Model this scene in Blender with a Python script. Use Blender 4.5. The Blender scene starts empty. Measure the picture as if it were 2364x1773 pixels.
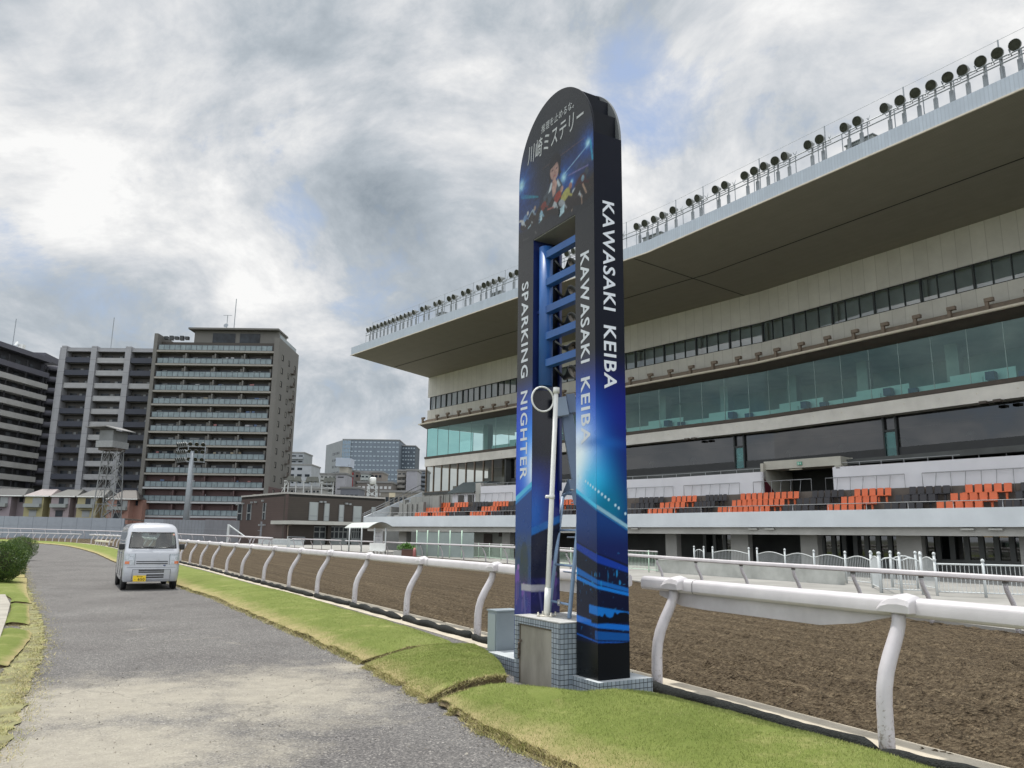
import bpy, bmesh, math, random
import numpy as np
from mathutils import Vector, Matrix
random.seed(7); RNG = np.random.default_rng(11)
S = bpy.context.scene
COL = S.collection
# ------------------------------------------------------------------ camera
F, CX, CY, HC = 1776., 1182., 886.5, 1.65
_roll = math.radians(0.72); _pit = math.atan((1236-886.5)/F)
FW = np.array([0, math.cos(_pit), math.sin(_pit)]); _r0 = np.array([1., 0, 0]); _u0 = np.cross(_r0, FW)
RT = math.cos(_roll)*_r0+math.sin(_roll)*_u0; UP = math.cos(_roll)*_u0-math.sin(_roll)*_r0
cam = bpy.data.cameras.new('camera'); co = bpy.data.objects.new('camera', cam); COL.objects.link(co)
cam.lens = 36*F/2364; cam.sensor_width = 36; cam.clip_start = .05; cam.clip_end = 3000
co.matrix_world = Matrix(((RT[0], UP[0], -FW[0], 0), (RT[1], UP[1], -FW[1], 0), (RT[2], UP[2], -FW[2], HC), (0, 0, 0, 1)))
S.camera = co
# ------------------------------------------------------------------ light
SUN = Vector((-.22, .34, 1.0)).normalized()
sl = bpy.data.lights.new('sun', 'SUN'); sl.energy = 3.0; sl.angle = math.radians(2.5); sl.color = (1, .965, .9)
so = bpy.data.objects.new('sun', sl); COL.objects.link(so); so.rotation_euler = SUN.to_track_quat('Z', 'Y').to_euler()
S.view_settings.view_transform = 'Standard'; S.view_settings.look = 'None'; S.view_settings.gamma = 1
S.view_settings.exposure = 0.50
S.cycles.max_bounces = 7; S.cycles.transparent_max_bounces = 12; S.cycles.caustics_reflective = False; S.cycles.caustics_refractive = False
# calibrated view rays: turn a point of the photograph at a known height or distance into world metres
def ray(px, py): return FW+RT*(px-CX)/F+UP*(CY-py)/F
def G(px, py, z=0.):
    d = ray(px, py); t = (z-HC)/d[2]; return Vector((d[0]*t, d[1]*t, z))
def at(px, py, D):
    d = ray(px, py); t = D/d[1]; return Vector((d[0]*t, D, HC+d[2]*t))
# ------------------------------------------------------------------ sky
W = bpy.data.worlds.new('World'); S.world = W; W.use_nodes = True
class NT:
    def __init__(s, nt): s.nt = nt
    def n(s, t, **k):
        x = s.nt.nodes.new(t)
        for a, b in k.items():
            if a.startswith('i_'): x.inputs[a[2:].replace('_', ' ')].default_value = b
            elif a[0] == 'I': x.inputs[int(a[1:])].default_value = b
            else: setattr(x, a, b)
        return x
    def l(s, a, b): s.nt.links.new(a, b)
    def m(s, op, a, b=None, c=None):
        x = s.nt.nodes.new('ShaderNodeMath'); x.operation = op
        for i, v in enumerate((a, b, c)):
            if v is None: continue
            if isinstance(v, (int, float)): x.inputs[i].default_value = v
            else: s.l(v, x.inputs[i])
        return x.outputs[0]
    def ramp(s, fac, pts, interp='LINEAR'):
        x = s.nt.nodes.new('ShaderNodeValToRGB'); cr = x.color_ramp; cr.interpolation = interp
        while len(cr.elements) < len(pts): cr.elements.new(.5)
        for e, (p, c) in zip(cr.elements, pts):
            e.position = p; e.color = (c if len(c) == 4 else (*c, 1)) if not isinstance(c, (int, float)) else (c, c, c, 1)
        s.l(fac, x.inputs[0]); return x.outputs[0]
    def mix(s, f, a, b, t='MIX'):
        x = s.nt.nodes.new('ShaderNodeMix'); x.data_type = 'RGBA'; x.blend_type = t
        for i, v in ((0, f), (6, a), (7, b)):
            if isinstance(v, (int, float)): x.inputs[i].default_value = v
            elif isinstance(v, tuple): x.inputs[i].default_value = v if len(v) == 4 else (*v, 1)
            else: s.l(v, x.inputs[i])
        return x.outputs[2]
def make_sky():
    T = NT(W.node_tree); W.node_tree.nodes.clear()
    tc = T.n('ShaderNodeTexCoord'); sep = T.n('ShaderNodeSeparateXYZ'); T.l(tc.outputs['Generated'], sep.inputs[0])
    z = T.m('MAXIMUM', T.m('ADD', sep.outputs[2], .55), .05)
    cx = T.m('DIVIDE', sep.outputs[0], z); cy = T.m('DIVIDE', sep.outputs[1], z)
    cmb = T.n('ShaderNodeCombineXYZ'); T.l(cx, cmb.inputs[0]); T.l(cy, cmb.inputs[1])
    def fb(sc, det, ro, dist, offv):
        o_ = T.n('ShaderNodeVectorMath', operation='ADD'); T.l(cmb.outputs[0], o_.inputs[0]); o_.inputs[1].default_value = offv
        n = T.n('ShaderNodeTexNoise', i_Scale=sc, i_Detail=det, i_Roughness=ro, i_Distortion=dist); T.l(o_.outputs[0], n.inputs['Vector']); return n.outputs[0]
    big = fb(1.2, 6., .5, .2, (3.1, 7.7, 0)); puff = fb(3.3, 12., .63, .35, (7.3, 2.1, 3.3)); wisp = fb(7., 9., .62, .6, (1.3, 4.1, 9.))
    bil = T.m('SUBTRACT', 1., T.m('MULTIPLY', T.m('ABSOLUTE', T.m('SUBTRACT', fb(2.0, 8., .55, .3, (5., 1., 2.)), .5)), 4.6))
    def blob(px, py, c0, c1):
        d = Vector(ray(px, py)).normalized(); v = T.n('ShaderNodeVectorMath', operation='DOT_PRODUCT')
        T.l(tc.outputs['Generated'], v.inputs[0]); v.inputs[1].default_value = d
        r = T.n('ShaderNodeMapRange', interpolation_type='SMOOTHSTEP'); T.l(v.outputs['Value'], r.inputs[0]); r.inputs[1].default_value = math.cos(math.radians(c0)); r.inputs[2].default_value = math.cos(math.radians(c1))
        return r.outputs[0]
    # brightness of the cloud deck: noise plus the broad dark and bright regions of this sky
    b = T.m('MULTIPLY', T.m('SUBTRACT', puff, .5), 2.55)
    b = T.m('ADD', b, T.m('MULTIPLY', T.m('SUBTRACT', big, .5), .9))
    b = T.m('ADD', b, T.m('MULTIPLY', T.m('SUBTRACT', wisp, .5), .42))
    b = T.m('ADD', b, T.m('MULTIPLY', bil, .19))
    b = T.m('ADD', b, .525)
    for px, py, a0, a1, w in ((900, 210, 13, 1, -.20), (640, 100, 10, 2, -.08), (860, 480, 7, 1, -.12), (1120, 620, 7, 1, -.16), (380, 740, 9, 2, -.14), (760, 900, 10, 2, -.10), (1500, 420, 8, 2, -.04),
                              (120, 420, 14, 2, .05), (430, 560, 11, 1, .20), (1080, 420, 6, 1, .12), (1900, 200, 14, 3, .12), (60, 60, 9, 2, .04), (700, 640, 7, 1, .16), (1250, 120, 6, 1, .06)):
        b = T.m('ADD', b, T.m('MULTIPLY', blob(px, py, a0, a1), w))
    cloud = T.ramp(b, ((.0, (.20, .235, .27)), (.14, (.25, .285, .32)), (.40, (.335, .37, .405)), (.62, (.455, .475, .50)), (.84, (.585, .59, .595)), (1., (.68, .68, .675))))
    sky = T.n('ShaderNodeTexSky'); sky.sky_type = 'NISHITA'; sky.sun_disc = False
    sky.sun_elevation = math.asin(SUN.z); sky.sun_rotation = math.atan2(SUN.x, SUN.y); sky.air_density = 1.2; sky.dust_density = 1.5
    skc = T.mix(1., sky.outputs[0], (.11, .11, .11), 'MULTIPLY')
    skc = T.mix(.6, skc, (.27, .34, .50))
    h = T.m('ADD', T.m('MULTIPLY', T.m('SUBTRACT', puff, .5), -3.2), T.m('MULTIPLY', T.m('SUBTRACT', wisp, .5), -1.6))
    h = T.m('ADD', h, -.22)
    for px, py, a0, a1, w in ((690, 320, 4., .3, .60), (690, 490, 3., .3, .45), (1690, 50, 8, 1, .04), (1480, 230, 6, 1, .40), (1580, 110, 5, 1, .06), (250, 400, 4, 1, .25), (5, 560, 4, 1, .4), (1450, 300, 5, 1, .25)):
        h = T.m('ADD', h, T.m('MULTIPLY', blob(px, py, a0, a1), w))
    hole = T.ramp(h, ((.12, 0.), (.75, .85)))
    c = T.mix(hole, cloud, skc)
    el = T.n('ShaderNodeMapRange', I1=.0, I2=.2); T.l(sep.outputs[2], el.inputs[0])
    c = T.mix(T.m('MULTIPLY', T.m('SUBTRACT', 1., el.outputs[0]), .45), c, (.42, .465, .515))
    # brightness added to unseen sky behind the camera and overhead, to light the stand
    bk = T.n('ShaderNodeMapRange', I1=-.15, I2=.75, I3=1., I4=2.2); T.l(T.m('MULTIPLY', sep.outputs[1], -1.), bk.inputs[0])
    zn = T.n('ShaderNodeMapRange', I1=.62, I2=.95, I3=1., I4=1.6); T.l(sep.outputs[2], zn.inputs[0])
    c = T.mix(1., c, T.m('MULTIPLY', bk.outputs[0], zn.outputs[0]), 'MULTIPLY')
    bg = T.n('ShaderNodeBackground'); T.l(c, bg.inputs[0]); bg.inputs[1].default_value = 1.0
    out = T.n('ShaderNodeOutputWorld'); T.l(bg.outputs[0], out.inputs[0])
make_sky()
# ------------------------------------------------------------------ materials
MATS = {}
def mat(name, col, rough=.6, var=.12, scale=3., bump=0., bscale=40., metal=0., spec=.5, detail=5., world=False, col2=None, coat=0., stretch=None):
    if name in MATS: return MATS[name]
    m = bpy.data.materials.new(name); m.use_nodes = True; MATS[name] = m
    T = NT(m.node_tree); P = m.node_tree.nodes['Principled BSDF']
    P.inputs['Roughness'].default_value = rough; P.inputs['Metallic'].default_value = metal; P.inputs['Specular IOR Level'].default_value = spec
    P.inputs['Coat Weight'].default_value = coat
    if world: src = T.n('ShaderNodeNewGeometry').outputs['Position']
    else:
        tc = T.n('ShaderNodeTexCoord'); oi = T.n('ShaderNodeObjectInfo'); v = T.n('ShaderNodeVectorMath', operation='ADD')
        T.l(tc.outputs['Object'], v.inputs[0]); T.l(T.m('MULTIPLY', oi.outputs['Random'], 37.), v.inputs[1]); src = v.outputs[0]
    if stretch:
        mp = T.n('ShaderNodeVectorMath', operation='MULTIPLY'); T.l(src, mp.inputs[0]); mp.inputs[1].default_value = stretch; src = mp.outputs[0]
    n = T.n('ShaderNodeTexNoise', i_Scale=scale, i_Detail=detail, i_Roughness=.6); T.l(src, n.inputs['Vector'])
    c1 = tuple(max(0, c*(1-var)) for c in col); c2 = col2 or tuple(min(1, c*(1+var)) for c in col)
    cc = T.ramp(n.outputs[0], ((.3, c1), (.7, c2))); T.l(cc, P.inputs['Base Color'])
    T.l(T.m('ADD', T.m('MULTIPLY', n.outputs[0], .2), rough-.1), P.inputs['Roughness'])
    if bump:
        b = T.n('ShaderNodeTexNoise', i_Scale=bscale, i_Detail=4.); T.l(src, b.inputs['Vector'])
        bp = T.n('ShaderNodeBump', i_Strength=bump, i_Distance=.02); T.l(b.outputs[0], bp.inputs['Height']); T.l(bp.outputs[0], P.inputs['Normal'])
    return m
def glassmat(name, tint, refl=.9, ior=1.5, dark=0.):
    if name in MATS: return MATS[name]
    m = bpy.data.materials.new(name); m.use_nodes = True; MATS[name] = m; T = NT(m.node_tree); m.node_tree.nodes.clear()
    tr = T.n('ShaderNodeBsdfTransparent'); tr.inputs[0].default_value = (*tint, 1)
    gl = T.n('ShaderNodeBsdfGlossy'); gl.inputs['Roughness'].default_value = .02; gl.inputs[0].default_value = (refl, refl, refl, 1)
    fr = T.n('ShaderNodeFresnel'); fr.inputs[0].default_value = ior
    tc = T.n('ShaderNodeTexCoord'); nz = T.n('ShaderNodeTexNoise', i_Scale=.35, i_Detail=1.); T.l(tc.outputs['Object'], nz.inputs['Vector'])
    bp = T.n('ShaderNodeBump', i_Strength=.1, i_Distance=.05); T.l(nz.outputs[0], bp.inputs['Height']); T.l(bp.outputs[0], gl.inputs['Normal'])
    f = T.m('ADD', T.m('MULTIPLY', fr.outputs[0], 1.25), dark)
    mx = T.n('ShaderNodeMixShader'); T.l(f, mx.inputs[0]); T.l(tr.outputs[0], mx.inputs[1]); T.l(gl.outputs[0], mx.inputs[2])
    o = T.n('ShaderNodeOutputMaterial'); T.l(mx.outputs[0], o.inputs[0]); return m
def printmat(name, rough=.3):
    m = bpy.data.materials.new(name); m.use_nodes = True; T = NT(m.node_tree); P = m.node_tree.nodes['Principled BSDF']
    a = T.n('ShaderNodeAttribute', attribute_name='ink'); 
    tc = T.n('ShaderNodeTexCoord'); n = T.n('ShaderNodeTexNoise', i_Scale=2.2, i_Detail=5.); T.l(tc.outputs['Object'], n.inputs['Vector'])
    T.l(T.mix(1., a.outputs['Color'], T.ramp(n.outputs[0], ((.3, .92), (.7, 1.))), 'MULTIPLY'), P.inputs['Base Color'])
    T.l(T.m('ADD', T.m('MULTIPLY', n.outputs[0], .2), rough-.1), P.inputs['Roughness']); return m
def stripemat(name, col, dark, axis, period, width=.03, rough=.6, var=.06, bump=0.):
    """flat panel colour with narrow joints every `period` metres along a UV axis"""
    if name in MATS: return MATS[name]
    m = bpy.data.materials.new(name); m.use_nodes = True; MATS[name] = m; T = NT(m.node_tree); P = m.node_tree.nodes['Principled BSDF']
    uv = T.n('ShaderNodeUVMap'); sep = T.n('ShaderNodeSeparateXYZ'); T.l(uv.outputs[0], sep.inputs[0])
    fr = T.m('FRACT', T.m('DIVIDE', sep.outputs[axis], period)); j = T.m('LESS_THAN', fr, width/period)
    idx = T.m('FLOOR', T.m('DIVIDE', sep.outputs[axis], period)); wn = T.n('ShaderNodeTexWhiteNoise', noise_dimensions='1D'); T.l(idx, wn.inputs['W'])
    n = T.n('ShaderNodeTexNoise', i_Scale=.8, i_Detail=8., i_Roughness=.7); T.l(uv.outputs[0], n.inputs['Vector'])
    c = T.mix(T.m('MULTIPLY', wn.outputs[0], .6), tuple(c*(1-var) for c in col), tuple(min(1, c*(1+var)) for c in col))
    c = T.mix(1., c, T.ramp(n.outputs[0], ((.3, .84), (.65, 1.))), 'MULTIPLY')
    c = T.mix(j, c, dark); T.l(c, P.inputs['Base Color']); P.inputs['Roughness'].default_value = rough
    return m
# ------------------------------------------------------------------ mesh builder
ORG = {}
class MB:
    def __init__(s): s.v = []; s.f = []; s.mi = []; s.uv = []; s.cur = 0; s.sm = []
    def add(s, vs, fs, uv=None, smooth=False):
        o = len(s.v); s.v += [tuple(map(float, v)) for v in vs]
        for i, f in enumerate(fs):
            s.f.append([o+k for k in f]); s.mi.append(s.cur); s.sm.append(smooth)
            s.uv.append(uv[i] if uv else None)
        return s
    def box(s, c, size, rz=0., taper=1.):
        x, y, z = (k/2 for k in size); ca, sa = math.cos(rz), math.sin(rz); vs = []
        for dz in (-z, z):
            t = taper if dz > 0 else 1.
            for dx, dy in ((-x, -y), (x, -y), (x, y), (-x, y)):
                dx *= t; dy *= t; vs.append((c[0]+dx*ca-dy*sa, c[1]+dx*sa+dy*ca, c[2]+dz))
        return s.add(vs, BF)
    def beam(s, a, b, w, h=None, up=(0, 0, 1)):
        a = Vector(a); b = Vector(b); h = h or w; d = (b-a)
        if d.length < 1e-6: return s
        d.normalize(); u = Vector(up)
        if abs(d.dot(u)) > .98: u = Vector((1, 0, 0))
        r = d.cross(u).normalized(); u = r.cross(d); vs = []
        for p in (a, b):
            for i, j in ((-1, -1), (1, -1), (1, 1), (-1, 1)): vs.append(p+r*i*w/2+u*j*h/2)
        return s.add(vs, BF)
    def prism(s, poly, z0, z1, smooth=False):
        n = len(poly); vs = [(p[0], p[1], z0) for p in poly]+[(p[0], p[1], z1) for p in poly]
        fs = [list(range(n))[::-1], list(range(n, 2*n))]+[[i, (i+1) % n, n+(i+1) % n, n+i] for i in range(n)]
        return s.add(vs, fs)
    def tube(s, pts, r, seg=8, cap=True, smooth=True, sq=1.):
        pts = [Vector(p) for p in pts]; n = len(pts); rr = r if isinstance(r, (list, tuple)) else [r]*n; vs = []; fs = []
        pu = None
        for i, p in enumerate(pts):
            d = (pts[min(i+1, n-1)]-pts[max(i-1, 0)]).normalized()
            u = pu if pu is not None else (Vector((0, 0, 1)) if abs(d.z) < .9 else Vector((1, 0, 0)))
            x = d.cross(u).normalized(); u = x.cross(d).normalized(); pu = u
            for k in range(seg):
                a = 2*math.pi*k/seg; vs.append(p+x*math.cos(a)*rr[i]+u*math.sin(a)*rr[i]*sq)
        for i in range(n-1):
            for k in range(seg): fs.append([i*seg+k, i*seg+(k+1) % seg, (i+1)*seg+(k+1) % seg, (i+1)*seg+k])
        s.add(vs, fs, smooth=smooth)
        if cap:
            o = len(s.v)-len(vs)
            s.f.append([o+k for k in range(seg)][::-1]); s.f.append([o+(n-1)*seg+k for k in range(seg)]); s.mi += [s.cur]*2; s.sm += [False]*2; s.uv += [None]*2
        return s
    def grid(s, P, smooth=True, uvs=None, keep=None):
        """P[i][j] array (ni,nj,3)"""
        P = np.asarray(P, float); ni, nj = P.shape[:2]; fs = []; uv = [] if uvs is not None else None
        for i in range(ni-1):
            for j in range(nj-1):
                if keep is not None and not keep[i][j]: continue
                q = [(i, j), (i+1, j), (i+1, j+1), (i, j+1)]; fs.append([a*nj+b for a, b in q])
                if uvs is not None: uv.append([tuple(uvs[a][b]) for a, b in q])
        return s.add(P.reshape(-1, 3), fs, uv, smooth)
    def lathe(s, prof, c=(0, 0, 0), axis=(0, 0, 1), seg=12, smooth=True, cap=True):
        ax = Vector(axis).normalized(); q = Vector((0, 0, 1)).rotation_difference(ax); c = Vector(c); vs = []; fs = []
        for r, z in prof:
            for k in range(seg):
                a = 2*math.pi*k/seg; vs.append(c+q @ Vector((r*math.cos(a), r*math.sin(a), z)))
        for i in range(len(prof)-1):
            for k in range(seg): fs.append([i*seg+k, i*seg+(k+1) % seg, (i+1)*seg+(k+1) % seg, (i+1)*seg+k])
        s.add(vs, fs, smooth=smooth); o = len(s.v)-len(vs)
        for e, rev in ((0, 1), (len(prof)-1, 0)):
            if cap and prof[e][0] > 1e-4:
                l = [o+e*seg+k for k in range(seg)]; s.f.append(l[::-1] if rev else l); s.mi.append(s.cur); s.sm.append(False); s.uv.append(None)
        return s
    def build(s, name, m, parent=None, org=None, bevel=0., local=False, ink=None):
        me = bpy.data.meshes.new(name); o = bpy.data.objects.new(name, me)
        og = Vector((0, 0, 0)) if local else (ORG[parent.name] if parent else (Vector(org) if org else Vector((0, 0, 0))))
        me.from_pydata([(a-og.x, b-og.y, c-og.z) for a, b, c in s.v], [], s.f)
        for x in (m if isinstance(m, (list, tuple)) else [m]): me.materials.append(x)
        me.polygons.foreach_set('material_index', s.mi); me.polygons.foreach_set('use_smooth', s.sm)
        if any(u is not None for u in s.uv):
            ul = me.uv_layers.new(name='UVMap'); k = 0
            for f, u in zip(s.f, s.uv):
                for i in range(len(f)):
                    if u is not None: ul.data[k].uv = u[i]
                    k += 1
        if ink is not None:
            at_ = me.color_attributes.new('ink', 'FLOAT_COLOR', 'POINT'); a = np.ones((len(s.v), 4), np.float32); a[:, :3] = ink; at_.data.foreach_set('color', a.ravel())
        me.update(); COL.objects.link(o)
        if parent: o.parent = parent
        elif org: o.location = org
        if bevel:
            b = o.modifiers.new('bevel', 'BEVEL'); b.width = bevel; b.segments = 2; b.limit_method = 'ANGLE'; b.angle_limit = .6
        ORG[o.name] = og; return o
BF = [[0, 3, 2, 1], [4, 5, 6, 7], [0, 1, 5, 4], [1, 2, 6, 5], [2, 3, 7, 6], [3, 0, 4, 7]]
def tag(o, label=None, cat=None, group=None, kind=None):
    for k, v in (('label', label), ('category', cat), ('group', group), ('kind', kind)):
        if v: o[k] = v
    return o
def thing(name, label, cat, loc=(0, 0, 0), group=None, rz=0.):
    o = bpy.data.objects.new(name, None); COL.objects.link(o); o.location = loc; o.rotation_euler = (0, 0, rz); o.empty_display_size = .2
    ORG[o.name] = Vector(loc); return tag(o, label, cat, group)
def copy_tree(o, parent=None):
    c = o.copy(); COL.objects.link(c); c.parent = parent; ORG[c.name] = ORG.get(o.name, Vector())
    for ch in list(o.children): copy_tree(ch, c)
    return c
ORD = 'first second third fourth fifth sixth seventh eighth ninth tenth eleventh twelfth thirteenth fourteenth fifteenth sixteenth seventeenth eighteenth nineteenth twentieth'.split()
TENS = {2: 'twent', 3: 'thirt', 4: 'fort', 5: 'fift', 6: 'sixt', 7: 'sevent', 8: 'eight', 9: 'ninet'}
def nth(i):
    if i < 19: return ORD[i]
    n = i+1
    if n > 99: return 'hundred and '+nth(n-101) if n > 100 else 'hundredth'
    return TENS[n//10]+('ieth' if n % 10 == 0 else 'y-'+ORD[n % 10-1])
# straight-kink-straight plan line with parallel offsets (positive towards the track)
class Bent:
    def __init__(s, A, K, B):
        s.A, s.K = Vector(A), Vector(K); s.dl = (s.K-s.A).normalized(); s.dr = (Vector(B)-s.K).normalized(); s.L = (s.K-s.A).length
        s.nl = Vector((s.dl.y, -s.dl.x)); s.nr = Vector((s.dr.y, -s.dr.x)); m = (s.nl+s.nr).normalized(); s.m = m/m.dot(s.nl)
    def P(s, t, off=0.): return s.K+s.m*off+(s.dl if t < s.L else s.dr)*(t-s.L)
    def hit(s, px, off=0.):
        r = ray(px, 1100); o = Vector((0, 0)); best = None
        for d, sg in ((s.dr, 1), (s.dl, -1)):
            K = s.K+s.m*off; n = Vector((-d.y, d.x)); rr = Vector((r[0], r[1])); den = rr.dot(n)
            if abs(den) < 1e-9: continue
            p = rr*(K.dot(n)/den); t = (p-K).dot(d)
            if t*sg >= 0: return s.L+t
        return s.L
    def sz(s, px, py, off=0.):
        t = s.hit(px, off); p = s.P(t, off); return t, at(px, py, p.y).z
def extr(mb, path, sec, s0, s1, close=True, cuts=(), uv=True):
    """sweep a closed (off,z) section along the bent line; s0 may be a function of off"""
    f0 = s0 if callable(s0) else (lambda o: s0)
    e1 = s1 if callable(s1) else (lambda o: s1)
    mids = [path.L] if (max(f0(o) for o, z in sec) < path.L-.01 and min(e1(o) for o, z in sec) > path.L+.01) else []
    cols = [f0]+[(lambda o, c=c: c) for c in mids]+[e1]; n = len(sec); vs = []; uvv = []
    per = [0.]
    for i in range(n): a, b = sec[i], sec[(i+1) % n]; per.append(per[-1]+math.hypot(a[0]-b[0], a[1]-b[1]))
    for c in cols:
        for o, z in sec: p = path.P(c(o), o); vs.append((p.x, p.y, z))
    fs = []; uvs = []
    for k in range(len(cols)-1):
        for i in range(n if close else n-1):
            j = (i+1) % n; fs.append([k*n+i, (k+1)*n+i, (k+1)*n+j, k*n+j])
            sa, sb = cols[k](sec[i][0]), cols[k+1](sec[i][0])
            uvs.append([(sa, per[i]), (sb, per[i]), (sb, per[i+1]), (sa, per[i+1])])
    if close:
        fs.append(list(range(n))); uvs.append([(0, 0)]*n); e = (len(cols)-1)*n; fs.append([e+i for i in range(n)][::-1]); uvs.append([(0, 0)]*n)
    mb.add(vs, fs, uvs); return mb
def slab(mb, path, s0, s1, o0, o1, z0, z1): return extr(mb, path, [(o0, z0), (o1, z0), (o1, z1), (o0, z1)], s0, s1)
def text_mesh(txt, X, Y, org, length, height, bold=.0, depth=.004, shear=0.):
    """lettering as real thin geometry: X reading direction, Y cap direction (unit world vectors), org = start at baseline"""
    cu = bpy.data.curves.new('lettering', 'FONT'); cu.body = txt; cu.offset = bold; cu.extrude = 0.; cu.shear = shear; cu.resolution_u = 3; cu.space_character = 1.12
    ob = bpy.data.objects.new('lettering_source', cu); COL.objects.link(ob); bpy.context.view_layer.update()
    me = bpy.data.meshes.new_from_object(ob.evaluated_get(bpy.context.evaluated_depsgraph_get())); bpy.data.objects.remove(ob)
    co_ = np.zeros(len(me.vertices)*3); me.vertices.foreach_get('co', co_); co_ = co_.reshape(-1, 3)
    mn, mx = co_.min(0), co_.max(0); X, Y, org = Vector(X), Vector(Y), Vector(org)
    vs = [org+X*((c[0]-mn[0])/(mx[0]-mn[0])*length)+Y*((c[1]-mn[1])/(mx[1]-mn[1])*height) for c in co_]
    fs = [list(p.vertices) for p in me.polygons]; bpy.data.meshes.remove(me); return vs, fs
# ------------------------------------------------------------------ ground noise
def _h(i, j, sd): 
    n = (i.astype(np.int64)*374761393+j.astype(np.int64)*668265263+sd*1442695) & 0x7fffffff
    n = ((n ^ (n >> 13))*1274126177) & 0x7fffffff; return ((n ^ (n >> 16)) & 0xffff)/65535.
def vn(x, y, sd=0):
    i, j = np.floor(x), np.floor(y); fx, fy = x-i, y-j; fx = fx*fx*(3-2*fx); fy = fy*fy*(3-2*fy)
    return (_h(i, j, sd)*(1-fx)+_h(i+1, j, sd)*fx)*(1-fy)+(_h(i, j+1, sd)*(1-fx)+_h(i+1, j+1, sd)*fx)*fy
def fbm(x, y, o=4, sd=0): return sum(vn(x*2**k, y*2**k, sd+k)*.5**k for k in range(o))/sum(.5**k for k in range(o))
class PL:
    """smooth plan curve through points, N = normal to the right of travel"""
    def __init__(s, pts, sub=6):
        p = [Vector(q) for q in pts]; out = []
        for i in range(len(p)-1):
            a, b, c, d = p[max(i-1, 0)], p[i], p[i+1], p[min(i+2, len(p)-1)]
            for k in range(sub):
                t = k/sub; out.append(.5*((2*b)+(c-a)*t+(2*a-5*b+4*c-d)*t*t+(3*b-a-3*c+d)*t**3))
        out.append(p[-1]); s.p = out; s.s = [0.]
        for a, b in zip(out, out[1:]): s.s.append(s.s[-1]+(b-a).length)
        s.L = s.s[-1]
    def seg(s, t):
        t = min(max(t, 0), s.L-1e-6); i = int(np.searchsorted(s.s, t, side='right'))-1; return i, (t-s.s[i])/(s.s[i+1]-s.s[i])
    def T(s, t):
        i, f = s.seg(t); a = s.p[max(i-1, 0)]; b = s.p[min(i+2, len(s.p)-1)]; return (b-a).normalized()
    def P(s, t, off=0.):
        i, f = s.seg(t); q = s.p[i].lerp(s.p[i+1], f); d = s.T(t); return q+Vector((d.y, -d.x))*off
    def near(s, q):
        q = Vector(q); best = (1e9, 0)
        for i in range(len(s.p)-1):
            a, b = s.p[i], s.p[i+1]; f = min(1, max(0, (q-a).dot(b-a)/(b-a).length_squared)); d = (a.lerp(b, f)-q).length
            if d < best[0]: best = (d, s.s[i]+f*(b-a).length)
        return best[1]
    def hit(s, px, off=0.):
        r = ray(px, 1300); rr = Vector((r[0], r[1])).normalized(); n = Vector((-rr.y, rr.x)); prev = None
        for k in range(int(s.L/.25)+1):
            q = s.P(k*.25, off); v = q.dot(n)
            if prev is not None and v*prev <= 0 and q.dot(rr) > 0: return k*.25-.25*abs(v)/(abs(v)+abs(prev)+1e-9)
            prev = v
        return 0.
NR = PL([(7.6, -2.2), (6.5, -.2), (3., 6.4), (-.5, 13.), (-2.05, 15.75), (-3.6, 18.5), (-5.1, 21.), (-6.55, 23.45), (-8.1, 26.1), (-9.8, 29.), (-11.4, 31.8), (-13., 34.6), (-14.6, 37.3), (-16.2, 39.9), (-18, 42.9), (-27, 57.5), (-39.5, 78.5), (-50.5, 94.2), (-58.5, 104.), (-68.5, 114.5), (-82, 127), (-103, 141)])
FR = PL([(11.3, 9.), (9.6, 14.), (8., 18.3), (6.4, 22.6), (4.2, 31.), (-.6, 47.), (-10.3, 64.), (-17, 76.), (-25, 89.), (-40, 112)])
FC = PL([(21, 9.5), (13.6, 22.3), (6.4, 35.), (-.7, 50.), (-8, 63)])          # apron fence
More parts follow.
